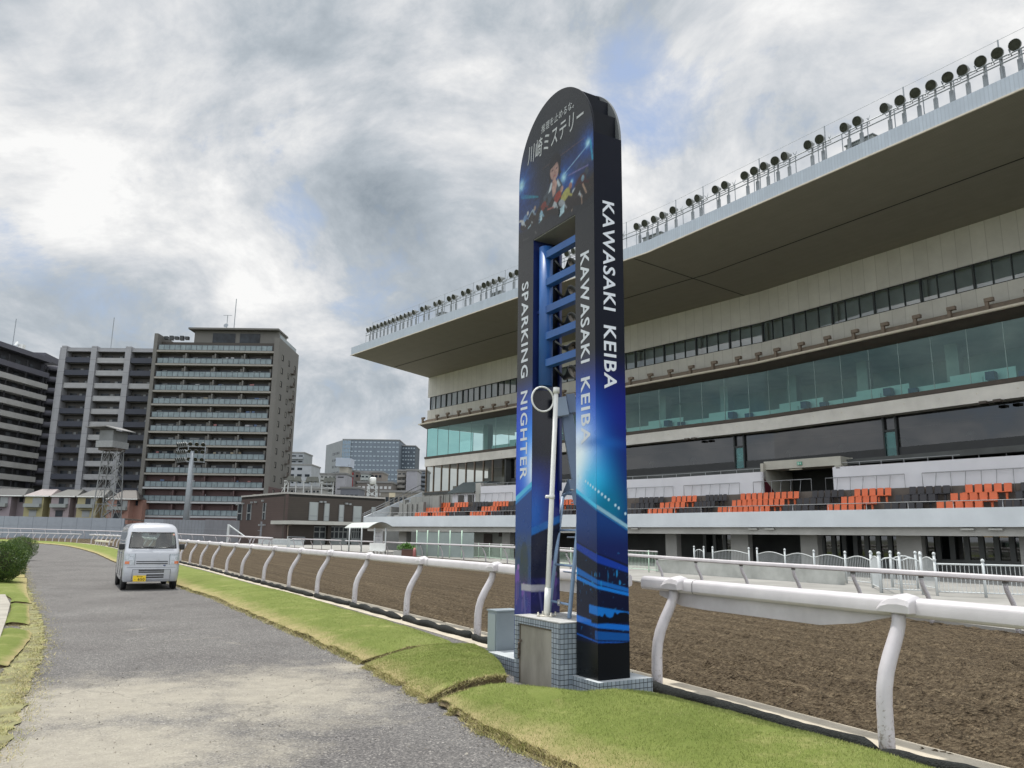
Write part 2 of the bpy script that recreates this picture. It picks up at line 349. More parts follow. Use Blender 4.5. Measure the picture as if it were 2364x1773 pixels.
# ------------------------------------------------------------------ setting: ground, road, banks, dirt
M_ground = mat('ground_soil', (.12, .125, .09), .95, .25, .3, world=True)
def asphalt():
    m = bpy.data.materials.new('asphalt'); m.use_nodes = True; T = NT(m.node_tree); P = m.node_tree.nodes['Principled BSDF']
    pos = T.n('ShaderNodeNewGeometry').outputs['Position']
    def nz(sc, d=4., r=.6, st=None):
        v = pos
        if st: mp = T.n('ShaderNodeVectorMath', operation='MULTIPLY'); T.l(pos, mp.inputs[0]); mp.inputs[1].default_value = st; v = mp.outputs[0]
        n = T.n('ShaderNodeTexNoise', i_Scale=sc, i_Detail=d, i_Roughness=r); T.l(v, n.inputs['Vector']); return n.outputs[0]
    vo = T.n('ShaderNodeTexVoronoi', i_Scale=75.); T.l(pos, vo.inputs['Vector'])
    c = T.ramp(vo.outputs['Color'], ((.0, (.05, .05, .052)), (.5, (.095, .091, .089)), (.8, (.15, .145, .14)), (1., (.31, .295, .275))))
    c = T.mix(1., c, T.ramp(nz(.5, 7., .65), ((.3, (.86, .84, .84)), (.7, (1.32, 1.32, 1.30)))), 'MULTIPLY')
    # pale sand swept over the road in front of the finish post, a few scuffs farther up, dry margin on the left
    sep = T.n('ShaderNodeSeparateXYZ'); T.l(pos, sep.inputs[0]); X, Y = sep.outputs[0], sep.outputs[1]
    def ell(cx_, cy_, rx, ry, ang=0.):
        ca, sa = math.cos(ang), math.sin(ang); dx = T.m('SUBTRACT', X, cx_); dy = T.m('SUBTRACT', Y, cy_)
        u = T.m('DIVIDE', T.m('ADD', T.m('MULTIPLY', dx, ca), T.m('MULTIPLY', dy, sa)), rx); w = T.m('DIVIDE', T.m('SUBTRACT', T.m('MULTIPLY', dy, ca), T.m('MULTIPLY', dx, sa)), ry)
        return T.m('SUBTRACT', 1., T.m('SQRT', T.m('ADD', T.m('MULTIPLY', u, u), T.m('MULTIPLY', w, w))))
    s = T.m('MAXIMUM', ell(-2.35, 8.6, 1.5, 2.4, .45), ell(-3.9, 8.1, 2.2, 1.9, .2)); s = T.m('MAXIMUM', s, ell(-3.2, 6.2, 2.2, 1.5, .1)); s = T.m('MAXIMUM', s, ell(-1.9, 10.2, .8, .5, 0.))
    for a in ((-4.9, 12.6, .6, .12, .6), (-4.2, 12.2, .5, .1, -.7), (-6.4, 13.6, .5, .14, 1.1), (-7.2, 12.4, .5, .12, .3)): s = T.m('MAXIMUM', s, T.m('MULTIPLY', ell(*a), .36))
    s = T.m('ADD', T.m('MULTIPLY', s, 1.3), T.m('MULTIPLY', T.m('SUBTRACT', nz(2.1, 8., .7), .5), 1.8))
    g = T.m('ADD', T.m('MULTIPLY', T.m('SUBTRACT', nz(38., 4., .7), .5), 3.), T.m('MULTIPLY', T.m('SUBTRACT', vo.outputs['Distance'], .35), .6))
    s = T.m('ADD', s, T.m('MULTIPLY', g, .42))
    c = T.mix(T.ramp(s, ((.22, 0.), (.95, .66))), c, T.ramp(nz(6., 6.), ((.3, (.30, .275, .225)), (.7, (.40, .37, .30)))))
    # cracks
    v2 = T.n('ShaderNodeTexVoronoi', feature='DISTANCE_TO_EDGE', i_Scale=.16); w2 = T.n('ShaderNodeVectorMath', operation='ADD')
    nn = T.n('ShaderNodeTexNoise', i_Scale=1.4, i_Detail=6.); T.l(pos, nn.inputs['Vector']); T.l(pos, w2.inputs[0]); sc = T.n('ShaderNodeVectorMath', operation='MULTIPLY'); T.l(nn.outputs['Color'], sc.inputs[0]); sc.inputs[1].default_value = (1.3,)*3; T.l(sc.outputs[0], w2.inputs[1]); T.l(w2.outputs[0], v2.inputs['Vector'])
    c = T.mix(T.ramp(v2.outputs['Distance'], ((.0, .35), (.002, 0.))), c, (.04, .038, .036))
    T.l(c, P.inputs['Base Color']); P.inputs['Roughness'].default_value = .9; P.inputs['Specular IOR Level'].default_value = .3
    bp = T.n('ShaderNodeBump', i_Strength=.55, i_Distance=.01); T.l(T.m('ADD', vo.outputs['Distance'], nz(25.)), bp.inputs['Height']); T.l(bp.outputs[0], P.inputs['Normal']); return m
def grassmat():
    m = bpy.data.materials.new('mown_grass'); m.use_nodes = True; T = NT(m.node_tree); P = m.node_tree.nodes['Principled BSDF']
    pos = T.n('ShaderNodeNewGeometry').outputs['Position']; uv = T.n('ShaderNodeUVMap'); sep = T.n('ShaderNodeSeparateXYZ'); T.l(uv.outputs[0], sep.inputs[0])
    def nz(sc, d=5., r=.65):
        n = T.n('ShaderNodeTexNoise', i_Scale=sc, i_Detail=d, i_Roughness=r); T.l(pos, n.inputs['Vector']); return n.outputs[0]
    c = T.ramp(nz(1.2), ((.3, (.125, .155, .034)), (.55, (.175, .205, .052)), (.75, (.24, .255, .09))))
    c = T.mix(T.ramp(nz(60., 3.), ((.35, .0), (.75, .6))), c, (.09, .14, .018))
    c = T.mix(T.ramp(nz(2.6, 7., .7), ((.55, 0.), (.78, .55))), c, (.40, .35, .16))
    e = T.m('ADD', sep.outputs[1], T.m('MULTIPLY', T.m('SUBTRACT', nz(3., 6.), .5), .35))
    c = T.mix(T.ramp(e, ((.0, .85), (.09, .4), (.2, 0.))), c, (.36, .29, .15))
    T.l(c, P.inputs['Base Color']); P.inputs['Roughness'].default_value = .9; P.inputs['Specular IOR Level'].default_value = .2
    bp = T.n('ShaderNodeBump', i_Strength=.9, i_Distance=.02); T.l(T.m('ADD', nz(90., 3.), nz(14., 4.)), bp.inputs['Height']); T.l(bp.outputs[0], P.inputs['Normal']); return m
M_asph = asphalt(); M_grass = grassmat()
M_sod = mat('sod_edge', (.15, .115, .06), .95, .5, 14., 1., 60., world=True)
M_verge = mat('dry_verge', (.20, .175, .105), .95, .45, 3.2, 1., 60., world=True, col2=(.30, .30, .13), detail=9.)
M_sand = mat('sandy_concrete', (.42, .375, .30), .9, .22, 2., .4, 50., world=True)
M_apron = mat('apron_paving', (.26, .255, .24), .85, .2, .6, .2, 30., world=True)
def dirtmat():
    m = bpy.data.materials.new('track_dirt'); m.use_nodes = True; T = NT(m.node_tree); P = m.node_tree.nodes['Principled BSDF']
    pos = T.n('ShaderNodeNewGeometry').outputs['Position']; rot = T.n('ShaderNodeMapping'); rot.inputs['Rotation'].default_value = (0, 0, -math.radians(118)); T.l(pos, rot.inputs['Vector'])
    def nz(sc, d=5., r=.65, st=None):
        v = pos
        if st: mp = T.n('ShaderNodeVectorMath', operation='MULTIPLY'); T.l(rot.outputs[0], mp.inputs[0]); mp.inputs[1].default_value = st; v = mp.outputs[0]
        n = T.n('ShaderNodeTexNoise', i_Scale=sc, i_Detail=d, i_Roughness=r); T.l(v, n.inputs['Vector']); return n.outputs[0]
    fur = nz(1., 5., .55, (.11, 4.6, 1.)); lump = nz(16., 5., .55); v1 = T.n('ShaderNodeTexVoronoi', i_Scale=34.); T.l(pos, v1.inputs['Vector'])
    c = T.ramp(lump, ((.3, (.046, .033, .020)), (.5, (.108, .082, .053)), (.70, (.172, .136, .09))))
    c = T.mix(1., c, T.ramp(fur, ((.35, (.70, .69, .67)), (.65, (1.18, 1.18, 1.16)))), 'MULTIPLY')
    c = T.mix(1., c, T.ramp(v1.outputs['Color'], ((0., .72), (.4, .97), (1., 1.10))), 'MULTIPLY'); c = T.mix(T.ramp(v1.outputs['Distance'], ((.5, 0.), (.8, .22))), c, (.03, .022, .015))
    T.l(c, P.inputs['Base Color']); P.inputs['Roughness'].default_value = .95; P.inputs['Specular IOR Level'].default_value = .15
    vo = T.n('ShaderNodeTexVoronoi', i_Scale=26.); T.l(pos, vo.inputs['Vector'])
    bp = T.n('ShaderNodeBump', i_Strength=1., i_Distance=.06); T.l(T.m('ADD', T.m('MULTIPLY', fur, .9), T.m('ADD', lump, T.m('MULTIPLY', v1.outputs['Distance'], -.7))), bp.inputs['Height']); T.l(bp.outputs[0], P.inputs['Normal']); return m
M_dirt = dirtmat()
g = MB().box((0, 1000, -.4), (5000, 5000, .5)); tag(g.build('ground', M_ground), kind='structure')
EDGE = [(4.2, -2.), (2.6, 2.0), (1.5, 4.1), (.41, 6.01), (-.27, 7.09), (-.72, 8.0), (-1.25, 9.2), (-1.85, 10.4), (-2.68, 11.84), (-4.23, 14.49), (-5.98, 17.5), (-7.6, 20.3), (-9.56, 23.3), (-14.5, 31.5), (-20.9, 41.7), (-30.1, 57.1), (-41, 74), (-50, 86.5), (-58, 94.5), (-75, 107)]
LEDGE = [(-2.3, -2.), (-2.7, 2.), (-3.3, 4.9), (-3.92, 6.44), (-4.28, 7.13), (-5.96, 10.28), (-7.42, 12.88), (-10.3, 17.4), (-15.9, 26.1), (-23.5, 38.3), (-36, 59), (-50.8, 82), (-62, 90), (-78, 99)]
LE = PL(LEDGE, 4)
def ribbon(a, b, z, name, m, kind='structure', n=60, jit=0., **k):
    a = PL(a) if not isinstance(a, PL) else a; b = PL(b) if not isinstance(b, PL) else b
    P = np.array([[(*(a.P(a.L*i/n).lerp(b.P(b.L*i/n), j/2)), z) for j in range(3)] for i in range(n+1)]); P[:, :, :2] += (fbm(P[:, :, 0]*6.5, P[:, :, 1]*6.5, 4, 40)[..., None]-.5)*jit; mb = MB(); mb.grid(P, smooth=False, uvs=[[(i*.5, .5) for j in range(3)] for i in range(n+1)]); o = mb.build(name, m, **k); return tag(o, kind=kind)
ribbon([(x-.9, y-.3) for x, y in LEDGE], [(7.6, -2.2), (6.5, -.2), (3., 6.4), (-.5, 13.), (-3.6, 18.5), (-9.8, 29.), (-16.2, 39.9), (-27, 57.5), (-39.5, 78.5), (-50.5, 94.2), (-58.5, 104.), (-82, 127)], 0., 'road', M_asph, n=90)
# banks of thick turf with cut edges
def bank(E, Q, H, nt, nv, name, e0=.06, e1=.1, ends=(True, True), jag=.10):
    e = PL(E, 5); q = PL(Q, 5); P = np.zeros((nt+1, nv+1, 3)); uvs = []
    te = [e.near(Vector(p)) for p in E]; tq = [q.near(Vector(p)) for p in Q]; idx = np.linspace(0, len(E)-1, nt+1)
    # denser close to the viewer
    for i, t in enumerate(idx):
        k = min(int(t), len(E)-2); f = t-k; a = e.P(te[k]+(te[k+1]-te[k])*f); b = q.P(tq[k]+(tq[k+1]-tq[k])*f); row = []
        for j in range(nv+1):
            v = j/nv; p = a.lerp(b, v); P[i, j, :2] = p
            prof = e0+(H-e0)*math.sin(min(1., v/.62)*math.pi/2)**.8 if v < .62 else e1+(H-e1)*math.cos((v-.62)/.38*math.pi/2)
            P[i, j, 2] = prof; row.append((t*.5, v*1.))
        uvs.append(row)
    L0 = min(6, nt)
    for i in range(nt+1):
        for end, dist in ((ends[0], i), (ends[1], nt-i)):
            if end and dist < L0: P[i, :, 2] *= .82+.18*math.sin(dist/L0*math.pi/2)
    P[:, :, 2] += (fbm(P[:, :, 0]*2.2, P[:, :, 1]*2.2, 4, 5)-.5)*.05+(fbm(P[:, :, 0]*14, P[:, :, 1]*14, 2, 9)-.5)*.014
    P[:, 0, :2] += ((fbm(P[:, 0, 0]*5, P[:, 0, 1]*5, 4, 3)-.5)*jag)[:, None]; P[:, 0, 2] = np.maximum(P[:, 0, 2], .03)
    mb = MB(); mb.grid(P, uvs=uvs); mb.cur = 1
    def wall(line, outw):
        lo = line.copy(); mid = line.copy(); lo[:, 2] = -.03; mid[:, 2] = line[:, 2]*.45; mid[:, :2] -= outw*.035; lo[:, :2] += outw*.05
        w = np.stack([line, mid, lo]); w[1:, :, :2] += ((fbm(w[1:, :, 0]*19, w[1:, :, 1]*19, 3, 2)-.5)*.05)[:, :, None]; mb.grid(w, smooth=False)
    for line, inner in ((P[:, 0], P[:, 1]), (P[:, -1], P[:, -2]), (P[0], P[1]), (P[-1], P[-2])):
        d = line[:, :2]-inner[:, :2]; d /= (np.linalg.norm(d, axis=1)[:, None]+1e-9); wall(line.copy(), d)
    o = mb.build(name, [M_grass, M_sod]); tag(o, kind='structure'); return P
B1 = bank(EDGE[7:], [(-.66, 11.5), (-1.3, 13.15), (-3.05, 16.3), (-4.45, 18.9), (-5.75, 21.2), (-7.65, 24.2), (-12.3, 32.2), (-18.7, 42.7), (-27.7, 57.3), (-40.2, 78.5), (-51., 93.6), (-59.3, 103.5), (-83, 126)], .19, 420, 26, 'grass_bank', .06, .05)
B2 = bank([(-1.8, 10.22), (-1.25, 9.15), (-.76, 8.15)], [(-.5, 11.3), (-.18, 10.1), (-.02, 8.85)], .22, 70, 40, 'grass_bank', .045, .17)
B3 = bank([(-.68, 7.97), (-.1, 6.85), (.41, 6.01), (1.5, 4.1), (2.6, 2.0)], [(.12, 8.2), (.86, 8.17), (1.62, 8.40), (2.80, 6.5), (5.0, 2.2)], .21, 170, 60, 'grass_bank', .06, .025)
# left verge: worn dry edge, then cut turf pads, then a concrete-rimmed pit
VO = [(-3.1, -2.), (-3.4, 2.), (-4.0, 4.9), (-4.5, 6.6), (-5.0, 7.6), (-6.35, 10.4), (-8.1, 13.3), (-10.9, 17.8), (-16.4, 26.6), (-24.2, 38.9), (-36.6, 59.6), (-51.3, 83), (-62.4, 91), (-78.4, 100)]
ribbon(VO, LEDGE, .012, 'dry_verge', M_verge, n=2600, jit=.14)
ribbon([(-40, -2.), (-40, 20.), (-60, 50), (-90, 70), (-110, 90)], VO, -.02, 'grass_verge', M_grass, n=60)
for E_, Q_ in (([(-4.6, 6.2), (-5.35, 8.1), (-5.9, 9.25)], [(-6.8, 6.0), (-7.1, 7.9), (-7.4, 9.4)]), ([(-6.05, 9.8), (-7.3, 12.3), (-7.9, 13.2)], [(-6.75, 9.7), (-7.8, 12.25), (-8.4, 13.3)]),
               ([(-8.3, 13.9), (-9.6, 16.), (-10.4, 17.3)], [(-8.85, 14.0), (-10.1, 16.2), (-11.0, 17.6)]), ([(-10.7, 17.9), (-11.7, 19.4), (-13.6, 22.4), (-16.3, 26.8)], [(-11.25, 18.0), (-12.35, 19.6), (-15.6, 22.9), (-19, 27.2)]), ([(-16.6, 27.2), (-24.3, 39.4), (-50, 82)], [(-20, 27.6), (-29, 40.2), (-58, 84)])):
    bank([Vector(q) for q in E_], [Vector(q) for q in Q_], .075, 60, 16, 'grass_bank', .03, .03, jag=.03)
pit = thing('drainage_pit', 'dark sunken pit with a grey concrete rim in the left grass verge', 'pit', (-11.4, 16.2, 0))
pp = [(-7.1, 11.2), (-9., 14.35), (-10.75, 17.2), (-12.4, 19.6), (-15.5, 19.4), (-12., 12.)]
pin = [(-7.5, 11.5), (-9.22, 14.4), (-10.97, 17.15), (-12.5, 19.3), (-15.1, 19.1), (-11.85, 12.3)]
mb = MB()
for i in range(6):
    j = (i+1) % 6; mb.add([(*pp[i], -.1), (*pp[j], -.1), (*pin[j], -.1), (*pin[i], -.1), (*pp[i], .075), (*pp[j], .075), (*pin[j], .075), (*pin[i], .075)], BF)
mb.build('rim', mat('kerb_concrete', (.30, .28, .24), .9, .2, 3., .3), pit)
MB().add([(*p, .02) for p in pin], [list(range(6))]).build('water', mat('pit_water', (.05, .05, .045), .08, .5, 1.5, .3, 3.), pit)
# dirt track
def dirt():
    ts = []; t = 3.
    while t < NR.L: ts.append(t); d = max(0., NR.P(t).length-6); t += .026+.0045*max(0., d)**1.15
    ws = []; w = .34
    while w < 60: ws.append(w); w += .03+.015*max(0, w-1.8)**1.06
    P = np.zeros((len(ts), len(ws), 3))
    for i, t in enumerate(ts):
        a = NR.P(t); T_ = NR.T(t); N = Vector((T_.y, -T_.x))
        for j, w in enumerate(ws): P[i, j, :2] = a+N*w
    x, y = P[:, :, 0], P[:, :, 1]; w = np.array(ws)[None, :]; t = np.array(ts)[:, None]
    r = np.hypot(x, y); fade = np.clip(1.4-r/28, .12, 1.)
    cl = vn(x*14, y*14, 1); c2 = fbm(x*6+9, y*6, 3, 15); z = cl**1.5*.040+.013*np.sin(w*26+fbm(t*.6+0*x, w*1.5+0*x, 2, 44)*9)+np.clip(c2-.35, 0, 1)*.12-.06+(fbm(t*.5+0*x, w*3.+0*x, 3, 4)-.5)*.04+(vn(x*29, y*29, 6)-.5)*.022
    hoof = vn(x*4.2, y*4.2, 8); z -= np.clip(hoof-.72, 0, 1)*.22
    P[:, :, 2] = -.035+z*fade+.055*np.clip((w-.34)/.25, 0, 1)*np.ones_like(x)
    P[:, 0, 2] = -.06; edge = (fbm(t*4+0*x, 0*x+.5, 4, 12)-.5)*.10; 
    N = (P[:, 1, :2]-P[:, 0, :2]); N /= np.linalg.norm(N, axis=1)[:, None]; P[:, :6, :2] += N[:, None, :]*edge[:, :6, None]
    mb = MB(); mb.grid(P); tag(mb.build('dirt_track', M_dirt), kind='structure')
dirt()
# strip of sandy concrete under the inner rail
ts = np.linspace(1., NR.L, 260); mb = MB()
mb.grid(np.array([[(*NR.P(t, o), .006) for o in (-.34, .52)] for t in ts]), smooth=False); tag(mb.build('kerb_strip', M_sand), kind='structure')
# paved apron between the outer rail and the stand
ap = [FR.P(t, .15) for t in np.linspace(0, FR.L, 60)]; mb = MB()
mb.grid(np.array([[(p.x, p.y, .045), (p.x+60, p.y+45, .045)] for p in ap]), smooth=False)
mb.grid(np.array([[(p.x, p.y, -.1), (p.x, p.y, .045)] for p in ap]), smooth=False); tag(mb.build('apron', M_apron), kind='structure')
# ------------------------------------------------------------------ running rails
M_rail = mat('white_rail_plastic', (.50, .478, .495), .42, .06, 2.6, .12, 160., col2=(.58, .556, .572), detail=9.)
M_post = mat('white_post_enamel', (.46, .438, .46), .6, .08, 3., .35, 260., col2=(.56, .537, .56), detail=9.)
def muddy(m, h):
    T = NT(m.node_tree); P = m.node_tree.nodes['Principled BSDF']; old = P.inputs['Base Color'].links[0].from_socket; g_ = T.n('ShaderNodeNewGeometry'); sp = T.n('ShaderNodeSeparateXYZ'); T.l(g_.outputs['Position'], sp.inputs[0])
    n = T.n('ShaderNodeTexNoise', i_Scale=34., i_Detail=6., i_Roughness=.7); T.l(g_.outputs['Position'], n.inputs['Vector']); k = T.m('ADD', T.m('SUBTRACT', n.outputs[0], .52), T.m('MULTIPLY', T.m('SUBTRACT', h, sp.outputs[2]), .30)); T.l(T.mix(T.ramp(k, ((.02, 0.), (.12, .75))), old, (.15, .115, .08)), P.inputs['Base Color'])
muddy(M_post, .22)
M_scr = mat('dark_bolt', (.12, .12, .12), .5)
def railbeam(path, s0, s1, off, zt, w=.19, h=.155, n=None):
    sec = [(-.5, -.30), (-.42, -.46), (-.2, -.5), (.2, -.5), (.42, -.46), (.5, -.3), (.5, .22), (.40, .44), (.16, .5), (-.16, .5), (-.40, .44), (-.5, .22)]
    n = n or max(2, int((s1-s0)/1.)); P = []
    for s in np.linspace(s0, s1, n+1):
        p = path.P(s); T_ = path.T(s); N = Vector((T_.y, -T_.x)); P.append([(*(p+N*(off+a*w)), zt-h/2+b*h) for a, b in sec]+[(*(p+N*(off+sec[0][0]*w)), zt-h/2+sec[0][1]*h)])
    mb = MB(); mb.grid(np.array(P)); o = len(mb.v)-len(P)*13
    for e, rv in ((0, False), (len(P)-1, True)):
        l = [o+e*13+k for k in range(12)]; mb.f.append(l if rv else l[::-1]); mb.mi.append(0); mb.sm.append(False); mb.uv.append(None)
    return mb
def spost(path, s, reach, zt, r=.06, seg=12):
    p = path.P(s); T_ = path.T(s); N = Vector((T_.y, -T_.x)); mb = MB(); k = zt/1.19; pts = []
    for z, f in ((-.1, 0), (.15, 0), (.38, .02), (.5, .08), (.62, .22), (.74, .45), (.84, .68), (.92, .85), (.99, .96), (1.075, 1.)): pts.append((*(p+N*reach*f), z*k))
    return mb.tube(pts, [r*1.02, r*1.02, r, r, r, r*.98, r*.96, r*.93, r*.9, r*.9], seg)
def capmesh(path, s, off, zt, L=.30, side=-1):
    """wedge shaped bracket cap clasping the rail over a post"""
    p = path.P(s); T_ = path.T(s); N = Vector((T_.y, -T_.x)); mb = MB(); prof = [(-.5, .0), (-.5, .30), (-.38, .62), (-.12, .92), (.15, 1.), (.42, .9), (.5, .72), (.5, .0)]; vs = []
    for o, sc in ((-.085, .5), (-.065, .86), (-.01, 1.0), (.06, 1.08), (.10, 1.0)):
        for a, b in prof: q = p+T_*(-a*L)+N*(off+o); vs.append((q.x, q.y, zt-.12+b*.145*sc))
    n = len(prof); fs = [[i*n+k, i*n+(k+1) % n, (i+1)*n+(k+1) % n, (i+1)*n+k] for i in range(4) for k in range(n)]+[list(range(n))[::-1], [4*n+k for k in range(n)]]
    return mb.add(vs, fs, smooth=False)
def rail(label, path, s0, s1, posts, reach, zt, name='running_rail', big=True, r=.06, joints=()):
    o = path.P((s0+s1)/2); t = thing(name, label, 'rail', (o.x, o.y, 0), 'white racecourse rails')
    sg = 1 if reach > 0 else -1
    railbeam(path, s0, s1, reach+(.10 if big else .03)*sg, zt, w=.19 if big else .14, h=.155 if big else .11).build('rail_beam', M_rail, t)
    if big:
        for s in posts[1:12:2]:
            for ds in (-.30,): railbeam(path, s+ds-.006, s+ds+.006, reach+.10*sg, zt+.0015, .194, .159, n=1).build('joint_sleeve', mat('joint_grey', (.20, .195, .20), .5), t)
    for s in posts[:100]:
        p = spost(path, s, reach, zt-(0. if big else .08), r, 12 if big else 6).build('post', M_post, t)
        if big:
            cp = capmesh(path, s, reach, zt).build('bracket_cap', M_rail, p, bevel=.008)
        else: MB().box((*(path.P(s)+Vector((path.T(s).y, -path.T(s).x))*reach), zt-.13), (.09, .05, .05), 0).build('bracket', M_scr, p)
    return t
RCH, ZT = .27, 1.185
sA = NR.near((-.53, 13.01)); sR2 = NR.near((2.97, 6.45)); sR1 = NR.hit(1511); STEP = 3.13
rightposts = [sR2-2*3.05, sR2-3.05, sR2, sR1]
rail('thick white running rail nearest the camera, right of the finish post', NR, .3, NR.hit(1493, RCH+.10), rightposts, RCH, ZT)
lf = [sA]+[NR.near(q) for q in ((-2.03, 15.69), (-3.59, 18.49), (-5.1, 20.94), (-6.55, 23.3), (-8.14, 26.07), (-9.82, 29.09), (-11.4, 31.7), (-13.1, 34.7), (-14.6, 37.3), (-16.1, 39.7))]
s = lf[-1]+3.15; send = NR.near(G(222, 1255.8).xy)
while s < send-1: lf.append(s); s += 3.3
rail('long thick white running rail curving away left from the finish post', NR, sR1+1.05, send+.4, lf, RCH, ZT)
# deep lower flap boards at the broken ends beside the post
for a, b in ((sR1+.35, sR2+.1), (sR1+1.08, sR1+3.4)):
    mb = MB(); P = []
    for k in range(9):
        f = k/8; s = a+(b-a)*f; p = NR.P(s, RCH+.07); q = NR.P(s, RCH+.15); d = .15*min(1, 5*f+.3, 5*(1-f)+.02); P.append([(*p, ZT-.15), (*p, ZT-.16-d), (*q, ZT-.16-d), (*q, ZT-.15)])
    mb.grid(np.array(P), smooth=False); p = NR.P((a+b)/2); tag(mb.build('flap_board', M_post, org=(p.x, p.y, 0)), 'pale tapered flap board slung under the white rail, '+('right' if a > sR1-5 and b < sR1+.1 or a < sR1+.4 else 'left')+' of the finish post', 'board', 'flap boards under the rail')
s = NR.near(G(189, 1254).xy); ls = []; e = s
while e < NR.L-1: ls.append(e+.3); e += 3.3
rail('distant white inner rail on the bend beyond the gap, far left behind the shrubs', NR, s-.3, NR.L-.2, ls, RCH, ZT, big=False, r=.055)
def fpx(px): return FR.hit(px)
fp_ = [FR.hit(x) for x in (2334, 2140, 1983, 1845, 1725, 1620, 1529)]
sg0 = fp_[-1]; k = sg0+3.
e1 = FR.hit(801); e2 = FR.hit(791); e3 = FR.hit(676)
while k < e1-1: fp_.append(k); k += 3.3
rail('thin white outer rail across the dirt track, before the stand', FR, .5, e1, fp_, -.2, 1.04, 'outer_rail', big=False, r=.045)
rail('short piece of thin white outer rail in front of the brown building', FR, e2, e3, [e2+.6+3.1*i for i in range(int((e3-e2)/3.1)+1)], -.2, 1.04, 'outer_rail', big=False, r=.045)
# outer rail far round the bend
OR = PL([(-28.7, 95), (-36.1, 100), (-47.6, 112), (-62, 125), (-94.4, 145), (-125, 160)])
t = thing('outer_rail', 'faint white outer rail of the far bend before the boundary wall', 'rail', (-60, 124, 0), 'white racecourse rails')
ors = np.linspace(0, OR.L, 30); zz = lambda s: np.interp(s, [0, OR.near((-36.1, 100)), OR.near((-47.6, 112)), OR.near((-62, 125)), OR.near((-94.4, 145)), OR.L], [1.0, 1.12, 1.28, 1.5, 1.8, 1.9])
MB().tube([(*OR.P(s), zz(s)) for s in ors], .085, 6).build('rail_beam', M_rail, t)
for s in np.arange(.4, OR.L, 4.): MB().tube([(*OR.P(s, .3), -.1), (*OR.P(s, .25), zz(s)*.6), (*OR.P(s), zz(s))], .045, 5).build('post', M_post, t)
# low loose rail section leaning in front of the bend
t = thing('spare_rail_section', 'cream spare rail section propped low on short legs beside the far rail gap', 'rail', (*G(238, 1266).xy, 0))
a, b = at(222, 1248, 88), at(256, 1251, 82); MB().beam(a, b, .28, .16).build('rail_beam', mat('cream_rail', (.78, .72, .6), .5), t)
for f in (.15, .5, .9): p = a.lerp(b, f); MB().beam((p.x, p.y, -.1), (p.x, p.y, p.z), .1).build('leg', M_post, t)
# black netting rolls on the kerb
M_net = mat('black_netting', (.016, .018, .017), .85, .5, 30., 1., 70., spec=.25)
seq = sorted([sR2-6.1, sR2-3.05, sR2, sR1+.15, sR1+1.9]+lf[:26]); names = []
M_net.node_tree.nodes['Principled BSDF'].inputs['Roughness'].default_value = .6
allp = seq; cnt = 0
for a, b in zip(allp, allp[1:]):
    if abs(a-(sR1+.15)) < .01: continue
    if b-a < .8: continue
    segs = [(a+.02, b-.04)]
    for (u, v) in segs:
        n = max(6, int((v-u)/.07)) if u < lf[6] else 12; pts = []; rs = []
        for i in range(n+1):
            f = i/n; s = u+(v-u)*f; q = NR.P(s, -.10+.02*math.sin(s*5.1)); rr = .058*(1+.34*abs(math.sin(s*3.7))-.17+.05*math.sin(s*29.+1)); e = min(f, 1-f)*n
            rr *= min(1., .45+.35*e); pts.append((q.x, q.y, .045+.010*math.sin(s*7))); rs.append(rr)
        p = NR.P((u+v)/2); cnt += 1
        o = MB().tube(pts, rs, 12 if u < lf[6] else 7).build('sand_roll', M_net, org=(p.x, p.y, 0))
        lab = {0: 'black netting sand roll on the kerb at the bottom right corner', 1: 'black netting sand roll right of the nearest rail post', 2: 'long black netting sand roll between the tiled plinth and the nearest rail post'}.get(cnt-1)
        tag(o, lab or 'black netting sand roll at the foot of the left rail, %s from the finish post' % nth(cnt-4), 'sand roll', 'netting rolls along the kerb')
# ------------------------------------------------------------------ finish post tower
C0 = Vector((.92, 8.31)); DV = Vector((-.5, .866)).normalized(); NV = Vector((.866, .5)).normalized(); ER = -DV      # DV away along the front, NV into the depth
def Q3(x, n, z): p = C0+DV*(1.71-x)+NV*n; return (p.x, p.y, z)    # x: 0..1.71 from the viewer's left on the front, n depth
def B3d(mb, x0, x1, n0, n1, z0, z1): return mb.add([Q3(x0, n0, z0), Q3(x1, n0, z0), Q3(x1, n1, z0), Q3(x0, n1, z0), Q3(x0, n0, z1), Q3(x1, n0, z1), Q3(x1, n1, z1), Q3(x0, n1, z1)], BF)
M_pr = printmat('printed_vinyl', .27); M_pr.node_tree.nodes['Principled BSDF'].inputs['Specular IOR Level'].default_value = .42; M_prs = printmat('printed_vinyl_side', .5); M_prs.node_tree.nodes['Principled BSDF'].inputs['Specular IOR Level'].default_value = .12
M_blk = mat('black_vinyl', (.008, .010, .015), .5, .3, 2., spec=.12)
M_navy = mat('blue_paint', (.02, .09, .30), .4, .12, 2., col2=(.025, .115, .36))
M_dkblue = mat('dark_blue_vinyl', (.008, .02, .11), .4, .2, 2.)
M_let = mat('pale_lettering', (.60, .64, .70), .4, .04, 5.)
M_letg = mat('grey_lettering', (.42, .44, .46), .4, .06, 8.)
def sstep(a, b, x): t = np.clip((x-a)/(b-a), 0, 1); return t*t*(3-2*t)
def lerp(c, d, t): return c*(1-t[..., None])+np.array(d)*t[..., None]
def poly(c, x, z, pts, col, soft=1.):
    ins = np.zeros(x.shape, bool); n = len(pts)
    for i in range(n):
        (x0, y0), (x1, y1) = pts[i], pts[(i+1) % n]
        if y0 == y1: continue
        ins ^= ((y0 > z) != (y1 > z)) & (x < (x1-x0)*(z-y0)/(y1-y0)+x0)
    c[ins] = c[ins]*(1-soft)+np.array(col)*soft
